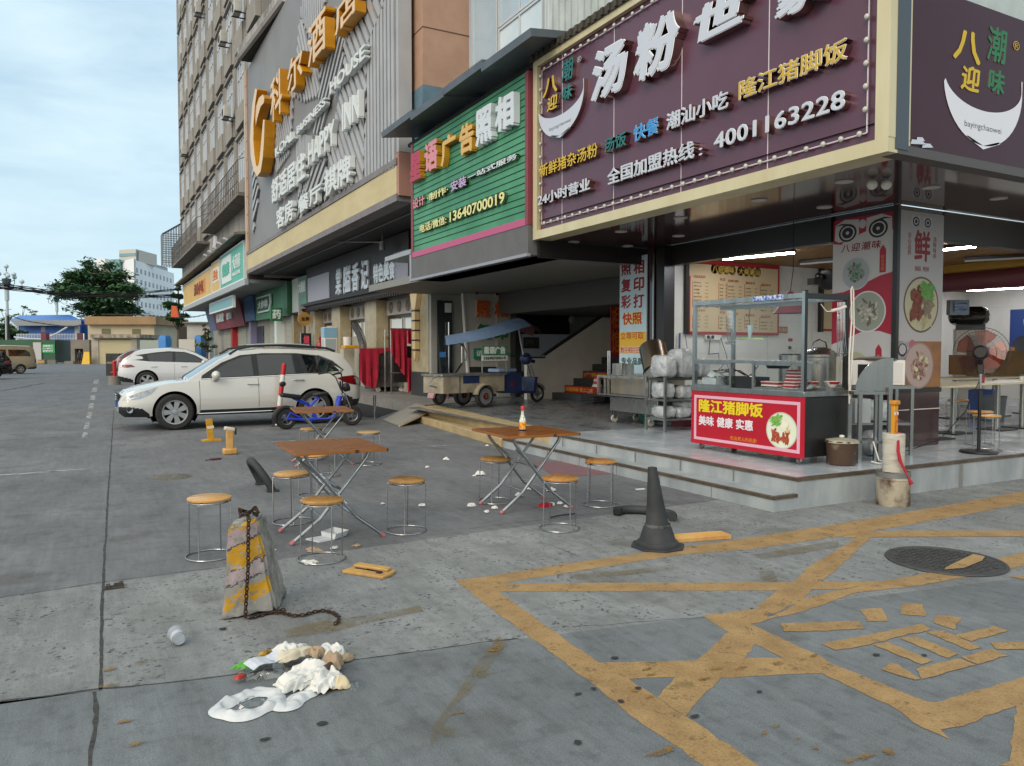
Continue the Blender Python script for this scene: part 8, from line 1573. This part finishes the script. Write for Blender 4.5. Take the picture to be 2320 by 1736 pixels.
bnt('快照',.12,.455,.76,.10,M_br,M_ypr,.03);bnt('立等可取',.05,.335,.9,.062,M_br,M_ypr,.02);bnt('数字相片回放',.05,.225,.92,.052,M_br,M_bwh,.02);bnt('专业品质',.08,.13,.86,.06,M_bg,None,.03)
# security camera under the fascia, bracket sign box
a=PX(1070,641,8.4);t=thing('security_camera','small white dome security camera under the dark ceiling of the photo shop','camera',a);build(MB().box(-.05,.05,-.08,.08,0,.06).ball((0,0,-.03),.07,14),'housing',M_mel,t);build(MB().ball((-.03,-.05,-.05),.03,8),'lens',M_blk,t)
# wide grey box left of the green sign's end
t=thing('sign_bracket_box','pale grey sheet metal box sticking out left of the green sign','sign box',(6.5,17.3,3.6));a,b=PX(876,592,6.9),PX(934,560,6.9);build(MB().box(6.85,7.6,b.y,a.y,a.z-.02,b.z-.05),'box',mat('pale_metal_box','#9aa1a6',.5,col2='#888f94',scale=3),t,True,bev=.01)
# ---- grill carts draped with red cloth
M_cloth=mat('crimson_cloth','#8f0f28',.85,col2='#a3132f',scale=5,bump=.15,bscale=6)
def drape(pts_top,drop,n=16,sd=1,fold=.05,nrm=(-1,0,0)):
 rnd=random.Random(sd);m=MB();rows=9;P=[];nv=Vector(nrm);k=len(pts_top)-1
 for i in range(n+1):
  f=i/n*k;a=Vector(pts_top[min(int(f),k-1)]);b=Vector(pts_top[min(int(f),k-1)+1]);p=a.lerp(b,f-min(int(f),k-1));d=drop(i/n);ph=rnd.uniform(0,.5)
  for j in range(rows+1):v=j/rows;P.append(p+Vector((0,0,-d*v))+nv*(fold*v**.7*(math.sin(i*1.25+ph)+.5*math.sin(i*2.9))+.02))
 return m.add(P,[(i*(rows+1)+j,(i+1)*(rows+1)+j,(i+1)*(rows+1)+j+1,i*(rows+1)+j+1)for i in range(n)for j in range(rows)])
wa=G(854,889,.26);wb_=G(899,886,.26);gx=wa.x;gy1=wa.y+.5;gy0=wb_.y-.2
gc=thing('grill_cart','stainless grill cart with a fat steel exhaust pipe, by the estate car tail','cart',(wa.x,(gy0+gy1)/2,.26));ax,ay=PY(852,840,wa.y).x,wa.y
build(MB().box(ax,ax+.95,ay,ay+1.3,.42,1.08),'cabinet',M_ss,gc,True,bev=.01);build(MB().box(ax-.02,ax+.42,ay-.02,ay+1.32,1.085,1.62).prism([(ax+.42,ay,1.08),(ax+1.1,ay,1.08),(ax+.75,ay,1.62),(ax+.42,ay,1.62)],(0,1,0),0,.6),'hood',M_ss,gc,True,bev=.008);build(MB().box(ax-.04,ax+1.15,ay-.06,ay-.03,1.06,1.1),'push_bar',M_ss,gc,True)
for x in(ax+.1,ax+.85):build(MB().lathe([(.001,-.02),(.07,-.02),(.07,.02),(.001,.02)],18,M=Matrix.Rotation(R(90),3,'X'),c=(x,ay+.1,.335)).box(x-.03,x+.03,ay+.07,ay+.13,.34,.42),'castor',M_mel,gc,True)
p=[PY(823,800,ay+.6),PY(822,780,ay+.6),PY(816,758,ay+.6),PY(802,733,ay+.6)];build(MB().tube(p,.125,20,caps=False).tube(p,.115,20,caps=False),'exhaust_pipe',M_ss,gc,True)
t=thing('cloth','crimson cloth hanging over the left side of the grill cart','cloth',(ax-.03,ay+.2,1.1));m=drape([(ax-.55,ay-.08,1.62),(ax+.05,ay-.08,1.64)],lambda u:.95+.35*u**.5 if u<.9 else .9,12,4,.04,(0,-1,0));m.mesh(drape([(ax+.05,ay-.06,1.64),(ax+.5,ay-.06,1.66)],lambda u:.2-.12*u,6,5,.02,(0,-1,0)),Matrix.Identity(4));m.quad((ax-.55,ay-.06,1.63),(ax+.5,ay-.06,1.67),(ax+.5,ay+.6,1.67),(ax-.5,ay+.6,1.65));build(m,'cloth',M_cloth,t,True,ang=60)
ra=G(921,893,.26);ry_=21.9;x0,x1=PY(884,800,ry_).x,PY(957,800,ry_).x
t=thing('clothes_rack','steel frame rack beside the grill cart, wrapped in crimson cloths','rack',(x0,ry_,.26));m=MB()
for x in(x0+.05,x1-.05):
 for y in(ry_+.05,ry_+.6):m.tube([(x,y,.26),(x,y,2.2)],.025,6)
m.tube([(x0,ry_,2.2),(x1,ry_,2.2)],.03,6).tube([(x1-.05,ry_,.9),(x0,ry_,.9)],.02,6);build(m,'frame',M_ss,t,True);build(MB().box(x0+.2,x1-.2,ry_+.3,ry_+.5,.6,1.7),'dark_equipment',M_blk2,t,True);build(MB().tube([(x1-.04,ry_-.02,.26),(x1-.04,ry_-.02,.45)],.04,8),'white_foot',M_mel,t,True)
for l,a,b,z,dr,sd in(('crimson cloth draped over the left half of the steel frame rack',x0,x0+(x1-x0)*.5,2.22,lambda u:.75+.8*u,3),('short crimson cloth folded over the top right of the steel frame rack',x0+(x1-x0)*.5,x1-.1,2.22,lambda u:.45 if u<.6 else 1.1,6),('crimson cloth hanging low on the right of the steel frame rack',x0+(x1-x0)*.5,x1+.02,1.35,lambda u:1.05-.25*u,9)):
 t=thing('cloth',l,'cloth',(a,ry_-.05,z));build(drape([(a,ry_-.05,z),(b,ry_-.05,z-.03)],dr,14,sd,.05,(0,-1,0)),'cloth',M_cloth,t,True,ang=60)
a=G(790,880,.26);t=thing('water_bucket','white plastic bucket standing on a yellow box by the noodle shop pier','bucket',PX(787,790,8.2));c=PX(794,790,8.15);build(MB().box(-.2,.2,-.2,.2,-.9,.0),'tub',mat('pale_tub','#a9a595',.6),t);build(MB().lathe([(.001,.12),(.14,.12),(.15,.42),(.001,.42)],18),'bucket',M_mel,t)
t2=thing('yellow_box','flat yellow plastic box under the white bucket by the pier','box',c+Vector((0,-.1,0)));build(MB().box(-.3,.3,-.24,.24,.0,.115),'box',mat('yellow_plastic','#c9920e',.45),t2,bev=.02)
c=PX(746,780,8.1);t=thing('drinks_fridge','white drinks fridge with a pale blue header by the noodle shop, above the car roof','fridge',(8.1,c.y,.26));build(MB().box(-.25,.25,-.25,.25,0,2.2),'body',M_mel,t,bev=.02);build(MB().box(-.26,.23,-.255,.22,1.8,2.18),'header',mat('sky_blue_print','#7fa9c4',.4),t);build(MB().box(-.255,-.24,-.21,.21,.3,1.75).box(-.21,.2,-.255,-.245,.3,1.75),'door',mat('fridge_glass','#9aa6aa',.1),t)
c=PX(725,770,8.1);t=thing('gas_bottle','red gourd shaped ornament bottle hanging by the noodle shop pier','ornament',(8.1,c.y,1.5));build(MB().lathe([(.001,.1),(.14,.14),(.16,.3),(.1,.42),(.04,.5),(.06,.58),(.03,.64),(.001,.66)],18),'bottle',mat('red_lacquer','#9c2418',.3),t);build(MB().tube([(0,0,.65),(0,0,1.3)],.01,5).box(-.04,.04,-.04,.04,.66,.78),'cord',mat('gold_cord','#a8802c',.5),t)
# ================================================================== far side of the lot
AX=Vector((math.cos(YAW),-math.sin(YAW),0));BX_=Vector((math.sin(YAW),math.cos(YAW),0));DM=FPX
def vp(px,D,z):
 return AX*((px-CX)/DM*D)+BX_*D+Vector((0,0,z))
def zat(py,D):return CAM_H+(797-py)/DM*D
def vbox(m,px0,px1,z0,z1,D,th,mi=0):
 a,b=vp(px0,D,z0),vp(px1,D,z0);return m.prism([a,b,Vector((b.x,b.y,z1)),Vector((a.x,a.y,z1))],BX_,0,th,mi)
def far(name,label,cat,px,D,grp=None):p=vp(px,D,0);return thing(name,label,cat,p,0,grp)
def fp(t,name,ma,*bx):
 m=MB()
 for b in bx:vbox(m,*b)
 return build(m,name,ma,t,True)
M_cream_w=mat('cream_render','#b9ae95',.8,col2='#aaa088',scale=.4);M_tanroof=mat('tan_roof_band','#9a7d5a',.8,col2='#8a6f50',scale=.5);M_greenf=mat('dark_green_sheet','#29543a',.6,col2='#234a33',scale=.4);M_blues=mat('blue_sheet_wall','#2f5fa5',.6,col2='#2a5493',scale=.3);M_blroof=mat('blue_sheet_roof','#4879c0',.5);M_greyc=mat('dull_grey_concrete','#7f7a70',.85,col2='#6d685f',scale=.6);M_winb=mat('barred_window','#57553a',.6,col2='#6d6a45',scale=6,stretch=(6,6,.1));M_bluetank=mat('bright_blue_tank','#2f78bd',.5)
Dh=100
t=far('house','low cream house with a tan flat roof band and two barred windows behind the cars','house',275,Dh)
fp(t,'wall',M_cream_w,(201,351,0,zat(736,Dh),Dh,9));fp(t,'roof',M_tanroof,(194,355,zat(736,Dh),zat(718,Dh),Dh-.8,10));fp(t,'window',M_winb,(232,252,zat(757,Dh),zat(745,Dh),Dh-.05,.1));fp(t,'window',M_winb,(301,320,zat(757,Dh),zat(746,Dh),Dh-.05,.1))
m=MB();a=vp(351,Dh+.2,0);b=vp(405,Dh+16,0);z1=zat(736,Dh);m.prism([a,b,b+Vector((0,0,z1-.3)),a+Vector((0,0,z1))],BX_,0,.3);build(m,'side_wall',M_greyc,t,True);fp(t,'door',M_recess,(360,364,0,3.2,Dh+2,.3),(374,378,0,3.2,Dh+6.4,.3),(390,396,0,3.4,Dh+11,.3));m=MB();c=Vector((0,0,z1+.7));m.prism([a+Vector((0,0,z1))-AX*.5,b+Vector((0,0,z1-.5))+AX,b+Vector((0,0,z1+.3))+BX_*4,a+c+BX_*4],(0,0,1),0,.2);build(m,'side_roof',mat('slate_roof','#5b5650',.8),t,True)
t=far('garage','small pale garage with a wide cream door and ragged tiled top, before the cream house','garage',262,96);D=96
fp(t,'wall',mat('patchy_white_wall','#aca597',.85,col2='#8e877a',scale=.8),(208,224,0,zat(766,D),D,4),(297,311,0,zat(766,D),D,4),(224,297,zat(769,D),zat(766,D),D,4));fp(t,'door',mat('cream_roller','#b7ac87',.6,col2='#a89e7b',scale=3,stretch=(.1,.1,6)),(224,297,.0,zat(770,D),D+.1,.2));fp(t,'roof',mat('ragged_tile_top','#6b5a4c',.9,col2='#a29a8b',scale=2),(206,318,zat(766,D),zat(758,D),D-.6,5.5));
t=far('shed','bright blue metal shed with a pale blue hipped roof behind the white railing','shed',115,118);D=118
fp(t,'wall',M_blues,(44,172,0,zat(727,D),D,8),(182,200,0,zat(722,D),D+2,5));fp(t,'corner_post',mat('pale_post','#a5a8a8',.6),(41,45,0,zat(727,D),D-.1,.4),(171,180,0,zat(727,D),D-.1,.4));m=MB();z0,z1=zat(727,D),zat(713,D);q=[vp(24,D-1.5,z0),vp(186,D-1.5,z0),vp(196,D+9,z0),vp(38,D+9,z0)];r0,r1=vp(48,D+3,z1),vp(162,D+3,z1+.1)
m.quad(q[0],q[1],r1,r0).quad(q[2],q[3],r0,r1).poly([q[1],q[2],r1]).poly([q[3],q[0],r0]);build(m,'roof',M_blroof,t,True);m=MB();m.quad(q[0],q[1],q[1]-Vector((0,0,.8)),q[0]+AX*1-Vector((0,0,.8)));build(m,'eave',mat('grey_eave','#8a8d8e',.7),t,True)
fp(t,'window',mat('shed_window','#8a9191',.4),(95,105,zat(752,D),zat(741,D),D-.06,.1))
t=far('railing','white vertical bar railing before the blue shed','railing',110,108);D=108;m=MB()
for i in range(38):px=40+i*3.55;vbox(m,px,px+1.1,zat(770,D),zat(756,D),D,.08)
vbox(m,38,175,zat(759.5,D),zat(758.5,D),D-.05,.06);vbox(m,38,175,zat(768,D),zat(767,D),D-.05,.06);build(m,'bars',mat('railing_white','#b5bcc4',.5),t,True)
build(MB().tube([vp(34,107,zat(764,107)),vp(65,107,zat(768,107)),vp(100,107,zat(769,107)),vp(130,107,zat(756,107)),vp(155,107,zat(741,107))],.12,6),'pale_hose',mat('railing_white2','#b9bfc4',.5),t,True)
t=far('barrel','maroon oil drum standing before the blue shed railing','barrel',100,104);fp(t,'drum',mat('maroon_drum','#6a2434',.6),(94,106,1.6,zat(754,104),104,.8))
t=far('barrel','dark red chair back and drum right of the blue shed corner','barrel',183,104);fp(t,'drum',mat('dark_red_seat','#542530',.6),(176,189,1.6,zat(755,104),104,.8));fp(t,'white_bar',M_ltw,(190,192,1.4,zat(756,104),103.9,.1))
t=far('fence','dark green sheet metal fence with a small notice, left of the grey pillar','fence',90,99);D=99
fp(t,'panel',M_greenf,(-60,126,.5,zat(770,D)-0,D,.15)if False else(94,126,.5,zat(771,D),D,.15),(-60,94,2.2,zat(770,D),D,.15));fp(t,'pale_panel',mat('pale_grey_panel','#b0aeab',.7),(76,94,.0,zat(776,D),D-.2,.15));fp(t,'footing',M_greyc,(102,126,0,.49,D-.1,.4));n=fp(t,'notice',mat('green_notice','#1f8a4f',.5),(96,125,zat(800,D),zat(780,D),D-.06,.05))
m=MB();
for i,s in enumerate(('温馨提示','出入请关门','谢谢合作')):a=vp(98,D-.08,zat(786+i*5.6,D));m.text(s,a,AX,(0,0,1),1.3,.22,.02,.03)
build(m,'lettering',M_ltw,n,True);a,b=vp(127,D,.2),vp(162,D+7,.0);m=MB().prism([a,b,b+Vector((0,0,3.0)),a+Vector((0,0,2.85))],BX_,0,.12);build(m,'gate_leaf',mat('dark_gate','#1d3529',.6),t,True)
fp(t,'bars',mat('grey_bars','#7d8488',.6,col2='#474b4e',scale=4,stretch=(4,4,.1),lo=.48,hi=.52),(55,76,1.0,zat(777,D),D+.3,.1))
t=far('gate_pillar','grey concrete gate pillars with a dark opening between the green gate and garage','pillar',180,99);fp(t,'pillar',M_greyc,(161,170,0,zat(770,99),99,1),(189,203,0,zat(770,99),99,1),(170,189,1.9,zat(770,99),99,1));fp(t,'dark_opening',M_recess,(170,189,0,1.9,99.8,.2));fp(t,'rubble',M_greyc,(146,166,0,.35,96,1))
for px,l in((93,'low grey and yellow concrete barrier block by the green fence'),):t=far('barrier_block',l,'barrier',px,95);fp(t,'block',M_greyc,(85,101,0,.55,95,.6));fp(t,'yellow_band',M_lockw,(85.2,100.8,.15,.42,94.96,.03))
t=far('warning_sign','yellow folding floor sign standing by the gate pillar','sign',197,95);D=95;m=MB();a=vp(197,D,0);
for s in(-1,1):m.prism([a-AX*.5-BX_*.3*s,a+AX*.5-BX_*.3*s,a+AX*.32+Vector((0,0,1.5)),a-AX*.32+Vector((0,0,1.5))],BX_,0,.03)
build(m,'panel',mat('warning_yellow','#cfa414',.5),t,True)
# pedestrian by the gate (small in the picture)
def person(px,D,label):
 a=vp(px,D,0);h_=bpy.data.meshes.new('person');M=Matrix.Rotation(-YAW,3,'Z')
 J={'pel':(0,0,.93),'sp':(0,.01,1.18),'ch':(0,.02,1.38),'nk':(0,.0,1.50),'hd':(0,-.02,1.62),'tp':(0,-.01,1.74),'hl':(-.09,0,.90),'kl':(-.10,-.03,.50),'al':(-.10,.02,.09),'tl':(-.11,-.13,.04),'hr':(.09,0,.90),'kr':(.11,.02,.50),'ar':(.12,.08,.09),'tr':(.13,-.06,.04),'sl':(-.19,.02,1.40),'el':(-.25,.06,1.13),'wl':(-.23,-.03,.90),'fl':(-.22,-.06,.78),'sr':(.19,.02,1.40),'er':(.26,.05,1.13),'wr':(.27,-.05,.90),'fr':(.26,-.08,.79)}
 E_=['pel-sp','sp-ch','ch-nk','nk-hd','hd-tp','pel-hl','hl-kl','kl-al','al-tl','pel-hr','hr-kr','kr-ar','ar-tr','ch-sl','sl-el','el-wl','wl-fl','ch-sr','sr-er','er-wr','wr-fr']
 Rd=dict(pel=.14,sp=.13,ch=.15,nk=.055,hd=.09,tp=.06,hl=.09,kl=.058,al=.042,tl=.03,hr=.09,kr=.058,ar=.042,tr=.03,sl=.065,el=.043,wl=.03,fl=.025,sr=.065,er=.043,wr=.03,fr=.025)
 ks=list(J);h_.from_pydata([M@Vector(J[k])for k in ks],[[ks.index(q)for q in e.split('-')]for e in E_],[])
 o=bpy.data.objects.new('person',h_);COL.objects.link(o);o.location=a;sk=o.modifiers.new('skin','SKIN');o.modifiers.new('sub','SUBSURF').levels=1;o.modifiers['sub'].render_levels=1
 for i,k in enumerate(ks):h_.skin_vertices[0].data[i].radius=(Rd[k],Rd[k]*.85);h_.skin_vertices[0].data[i].use_root=(k=='pel')
 dg=bpy.context.evaluated_depsgraph_get();me=bpy.data.meshes.new_from_object(o.evaluated_get(dg));bpy.data.objects.remove(o)
 sk_,sh_,tr_,hr_,so3=mat('skin','#8a6248',.6),mat('navy_shirt','#23273a',.8),mat('dark_shorts','#2b2b30',.8),mat('black_hair','#141210',.7),mat('dark_shoe','#1d1c1c',.7)
 for m_ in(sk_,sh_,tr_,hr_,so3):me.materials.append(m_)
 for p in me.polygons:
  z=p.center.z;x=abs((M.inverted()@p.center).x);p.use_smooth=True
  p.material_index=4 if z<.10 else 2 if .52<z<.98 and x<.2 else 1 if .98<=z<1.47 and not(x>.21 and z<1.2)else 3 if z>1.66 or(z>1.56 and(M.inverted()@p.center).y>.02)else 0
 o=bpy.data.objects.new('person',me);COL.objects.link(o);o.location=a;tagset(o,label,'person')
person(181,92,'person in a dark navy shirt and shorts standing by the grey gate pillar')
# tanks, pots and walls right of the house
for px0,px1,l in((361,389,'left bright blue plastic tank behind the white crossover roof'),(441,468,'right bright blue plastic tank beside the small tree')):D=60;t=far('water_tank',l,'tank',(px0+px1)/2,D);c=vp((px0+px1)/2,D,0);r_=(px1-px0)/2/DM*D;build(MB().lathe([(r_*.96,.2),(r_,zat(770,D)),(r_*.8,zat(762,D)),(r_*.55,zat(760,D)),(.001,zat(760,D))],8,c=c),'tank',M_bluetank,t,True,ang=20)
t=far('low_wall','low pale wall stub behind the white crossover','wall',344,62);fp(t,'wall',mat('pale_green_wall','#9ba39a',.8),(318,372,0,zat(771,62),62,.4))
t=far('low_wall','white low wall before the right blue tank','wall',425,58);fp(t,'wall',mat('whitewash','#bcb9b0',.8),(406,442,0,zat(769,58),58,.3))
t=far('outbuilding','white outbuilding wall with a dark eave seen under the sign canopy end','outbuilding',450,75);fp(t,'wall',mat('outbuilding_white','#b4b3ab',.8,col2='#a3a199',scale=.8),(425,476,0,zat(733,75),75,2));fp(t,'eave',M_greyc,(415,482,zat(733,75),zat(730,75),74.5,3));fp(t,'upper_wall',M_recess,(408,428,0,zat(740,75),77,1))
t=far('banner_flag','small orange sign board on the roof right of the dark tree','sign',397,85);m=MB();D=85;m.prism([vp(389,D,zat(719,D)),vp(406,D,zat(719,D)),vp(401,D,zat(694,D)),vp(391,D,zat(693,D))],BX_,0,.3);build(m,'board',mat('orange_board','#c4531c',.6),t,True)
t=far('rubbish_cart','dark wheelie bins and a pushcart behind the crossover tail','bin',262,50);D=46;fp(t,'bin',M_blk,(240,270,.1,zat(801,D),D,1.0));fp(t,'tray',M_greyc,(242,276,zat(823,D)+.0,zat(819,D),D-2,.8))
t=far('fire_hydrant','small red post on a round concrete base left of the crossover','post',260,38);D=36;c=vp(259,D,0);build(MB().lathe([(.26,0),(.26,.38),(.001,.38)],18,c=c),'base',M_greyc,t,True);build(MB().tube([c+Vector((0,0,.38)),c+Vector((0,0,1.02))],.07,10).tube([c+Vector((-.16,0,.55)),c+Vector((.16,0,.55))],.05,8).ball(c+Vector((0,0,1.04)),.09,8),'post',red_,t,True)
# ---- far white building
D=235;t=far('office_block','large white multi storey block with rows of small square windows beyond the dark tree','building',315,D);M_wb=mat('white_render','#e2e4e5',.8,col2='#d7dadc',scale=.1);M_wg=mat('small_window','#4a5864',.3);M_band_g=mat('teal_glass_band','#6f9498',.3)
a,b,c=vp(308,D,0),vp(200,D+30,0),vp(395,D+40,0)
def wall2(p,q,z0,z1,th=1):return MB().prism([p+Vector((0,0,z0)),q+Vector((0,0,z0)),q+Vector((0,0,z1)),p+Vector((0,0,z1))],BX_,0,th)
zt_=zat(590,D);build(wall2(a,c,0,zt_),'wall',M_wb,t,True);build(wall2(b,a,0,zt_+.4),'wall',M_wb,t,True)
z2=zat(562,D);build(wall2(vp(275,D+6,0),vp(313,D+4,0),zt_,z2,14),'tower',mat('pale_beige_tower','#b9b5ac',.8),t,True);build(wall2(vp(313,D+4,0),vp(334,D+16,0),zt_,z2-.4,2),'tower',M_wb,t,True)
for u,v in((571,578),(586,590)):build(wall2(vp(275.2,D+5.8,0),vp(312,D+3.9,0),zat(v,D),zat(u,D),.2),'glass_band',M_band_g,t,True)
build(wall2(vp(220,D+10,0),vp(243,D+10,0),zt_-1,zat(578,D),6),'roof_block',M_wb,t,True);build(wall2(vp(255,D+6,0),vp(275,D+5,0),zt_-3,zat(584,D),6),'glass_core',M_band_g,t,True);build(wall2(vp(315,D+10,0),vp(378,D+36,0),zt_,zt_+1.6,2),'parapet',mat('grey_parapet','#8f979c',.8),t,True)
n=0
for r_ in range(11):
 for k in range(10):
  px=309+k*8.4;u=(px+2-308)/87;z=zt_-2.2-r_*3.35;p=a.lerp(c,u);q=a.lerp(c,u+.042)
  if px<332 and r_>3 or(px<345 and r_>6):continue
  n+=1
  if n<98:build(MB().prism([p+Vector((0,0,z-1.5)),q+Vector((0,0,z-1.5)),q+Vector((0,0,z)),p+Vector((0,0,z))],AX,-.1,.15),'window',M_wg,t,True)
  # ---- trees
def leafmat(name,c1,c2):return mat(name,c1,.7,col2=c2,scale=.9,lo=.35,hi=.65,spec=.3)
M_leaf=leafmat('dark_leaves','#36553a','#527247');M_leaf2=leafmat('fresh_leaves','#50663a','#6d7d4a');M_bark=mat('bark','#5a4e44',.9)
def tree(label,px,D,pxw,ytop,ybot,lm,n,tiers,seed,lw=.5,trunk=.35,grp='trees beyond the lot',flat=.3,dens=1.):
 rnd=random.Random(seed);t=far('tree',label,'tree',px,D,grp);base=vp(px,D,0);zt_,zb_=zat(ytop,D),zat(ybot,D);rad=pxw/2/DM*D
 tm_=MB().tube([base,base+Vector((.1,0,zb_)),base+Vector((.2,.1,zb_+(zt_-zb_)*.8))],[trunk,trunk*.7,trunk*.2],8);pads=[]
 for i in range(tiers):
  f=(i+rnd.random()*.6)/tiers;z=zb_+(zt_-zb_)*f;prof=(1-max(0,f-.2)**1.2*.95)*(.72+.45*min(1,f/.3))*(1-.2*(f<.12));m_=rnd.randint(3,6)if f<.8 else 2
  for k in range(m_):an=rnd.uniform(0,6.28);rr=rad*prof*rnd.uniform(.25,.86);pads.append((base+Vector((rr*math.cos(an),rr*math.sin(an),z+rnd.uniform(-.4,.4))),rad*rnd.uniform(.2,.42)*max(.4,prof),rad*flat*rnd.uniform(.18,.42)))
 for c,r_,h_ in pads:tm_.tube([base+Vector((.1,0,max(zb_*.8,c.z-1.8))),c],[trunk*.28,.03],5)
 m=MB();tot=sum(p[1]**2 for p in pads)
 for c,r_,h_ in pads:
  for i in range(int(n*r_*r_/tot*dens)):
   q=Vector((rnd.gauss(0,.5),rnd.gauss(0,.5),rnd.gauss(0,.5)));p=c+Vector((q.x*r_,q.y*r_,q.z*h_+(q.x**2+q.y**2)*-.12*r_));s=lw*rnd.uniform(.5,1.3);u=Vector((rnd.uniform(-1,1),rnd.uniform(-1,1),rnd.uniform(-.45,.45))).normalized();w=u.cross(Vector((rnd.uniform(-.5,.5),rnd.uniform(-.5,.5),1))).normalized()
   m.quad(p-u*s,p+w*s*.45,p+u*s,p-w*s*.45)
 build(tm_,'trunk',M_bark,t,True);build(m,'crown',lm,t,True,ang=0);return t
tree('big dark green tree with flat layered branches before the white office block',228,128,212,590,722,M_leaf,26000,15,4,.42,.5)
tree('sparse pale green tree at the left edge by the street lamp',12,132,85,695,765,M_leaf2,900,5,8,.4,.16,dens=.7)
tree('thin small leaved tree between the street lamp and blue shed roof',52,134,50,688,760,M_leaf2,600,5,9,.38,.14)
tree('bare greyish small tree right of the lamp, above the blue shed roof',80,140,38,690,755,leafmat('grey_green_leaves','#6b6f5a','#868872'),260,4,10,.3,.12)
tree('dark bushy tree low at the left edge behind the fence',12,112,78,732,775,M_leaf,2200,4,12,.4,.2)
tree('dark tree peeking out behind the orange sign under the canopy end',404,98,60,640,735,M_leaf,2600,6,13,.4,.25)
tree('young potted tree beside the right blue tank',468,57,42,735,790,M_leaf2,500,4,14,.16,.08)
# ---- street lamps with globe clusters
M_lp=mat('pale_lamp_post','#a9b3b6',.5,.2);M_ld=mat('dark_lamp_head','#3d4a50',.5);M_gl=mat('lamp_globe','#b9c6cb',.15)
def street_lamp(label,px,D,ytop,scale=1.):
 t=far('street_lamp',label,'street lamp',px,D,'globe street lamps');b=vp(px,D,0);H=zat(ytop,D);s=scale;build(MB().tube([b,b+Vector((0,0,H-3.2*s))],[.22*s,.17*s],10).tube([b+Vector((0,0,H-5.2*s)),b+Vector((0,0,H-3.2*s))],.30*s,10),'pole',M_lp,t,True)
 m=MB();c=b+Vector((0,0,H-2.6*s));m.lathe([(.001,-.8*s),(.3*s,-.6*s),(.55*s,.1*s),(.6*s,.5*s),(.5*s,.55*s),(.1*s,.6*s),(.07*s,2.0*s)],10,c=c);gl2=[c+Vector((0,0,2.3*s))]
 for i in range(6):an=i*math.pi/3+.2;u=AX*math.cos(an)+BX_*math.sin(an);r_=(1.25 if i%2 else 2.0)*s;z=(.2 if i%2 else-.5)*s;m.tube([c+Vector((0,0,.2*s)),c+u*r_*.7+Vector((0,0,z-.5*s)),c+u*r_+Vector((0,0,z-.3*s)),c+u*r_+Vector((0,0,z+.3*s))],.05*s,5);gl2.append(c+u*r_+Vector((0,0,z+.65*s)))
 for i in range(4):an=i*math.pi/2+.5;u=AX*math.cos(an)+BX_*math.sin(an);m.tube([c,c+u*.9*s+Vector((0,0,.3*s)),c+u*.9*s+Vector((0,0,.9*s))],.05*s,5);gl2.append(c+u*.9*s+Vector((0,0,1.2*s)))
 build(m,'head',M_ld,t,True)
 for g in gl2:build(MB().ball(g,.32*s,10),'globe',M_gl,t,True)
street_lamp('tall globe cluster street lamp at the left edge',20,112,600);street_lamp('farther globe cluster street lamp half hidden by the big dark tree',132,150,652,.9)
t=far('utility_pole','short pale utility pole with dark cables left of the blue shed','pole',17,104);build(MB().tube([vp(17,104,0),vp(18,104,zat(712,104))],.18,8),'pole',M_lp,t,True);build(MB().tube([vp(20,103.8,1.2),vp(21,103.8,zat(716,104))],.2,6).tube([vp(26,103.8,1.2),vp(20,103.8,zat(735,104))],.12,6),'cable_loop',M_blk,t,True)
# ---- black cable bundles across the lot
def cable(label,pts,r,ds):
 P=[PD(x,y,d)for(x,y),d in zip(pts,ds)];Q=[]
 for i in range(len(P)-1):
  p0,p1,p2,p3=P[max(i-1,0)],P[i],P[i+1],P[min(i+2,len(P)-1)]
  for k in range(10):u=k/10;Q.append(.5*((2*p1)+(-p0+p2)*u+(2*p0-5*p1+4*p2-p3)*u*u+(-p0+3*p1-3*p2+p3)*u**3))
 Q.append(P[-1]);m=MB()
 for s in range(3):m.tube([q+Vector((0,0,r*1.2*math.sin(i*.35+s*2.1)))+AX*r*.4*math.cos(i*.35+s*2.1)for i,q in enumerate(Q)],r*.55,6)
 o=build(m,'cable',M_blk,None,label=label,cat='cable',group='black cables strung over the lot')
ds=[50,53,56,59,62]
cable('upper sagging black cable bundle across the dark tree',((-30,640),(60,652),(140,662),(260,668),(408,655)),.055,ds);cable('middle sagging black cable bundle just under the upper one',((-30,648),(60,656),(140,667),(250,672),(405,672)),.06,ds);cable('lower black cable bundle meeting the end of the yellow sign',((-30,650),(70,660),(160,670),(300,672),(412,668)),.055,ds)
cable('drooping black cable bundle in front of the blue shed',((20,714),(60,727),(110,735),(160,740),(190,735)),.05,[90]*5);cable('thin black cable along the roofs right of the tree',((230,712),(330,715),(400,720),(440,718),(470,712)),.04,[80]*5)
# haze box not needed: the far block is only faintly paler
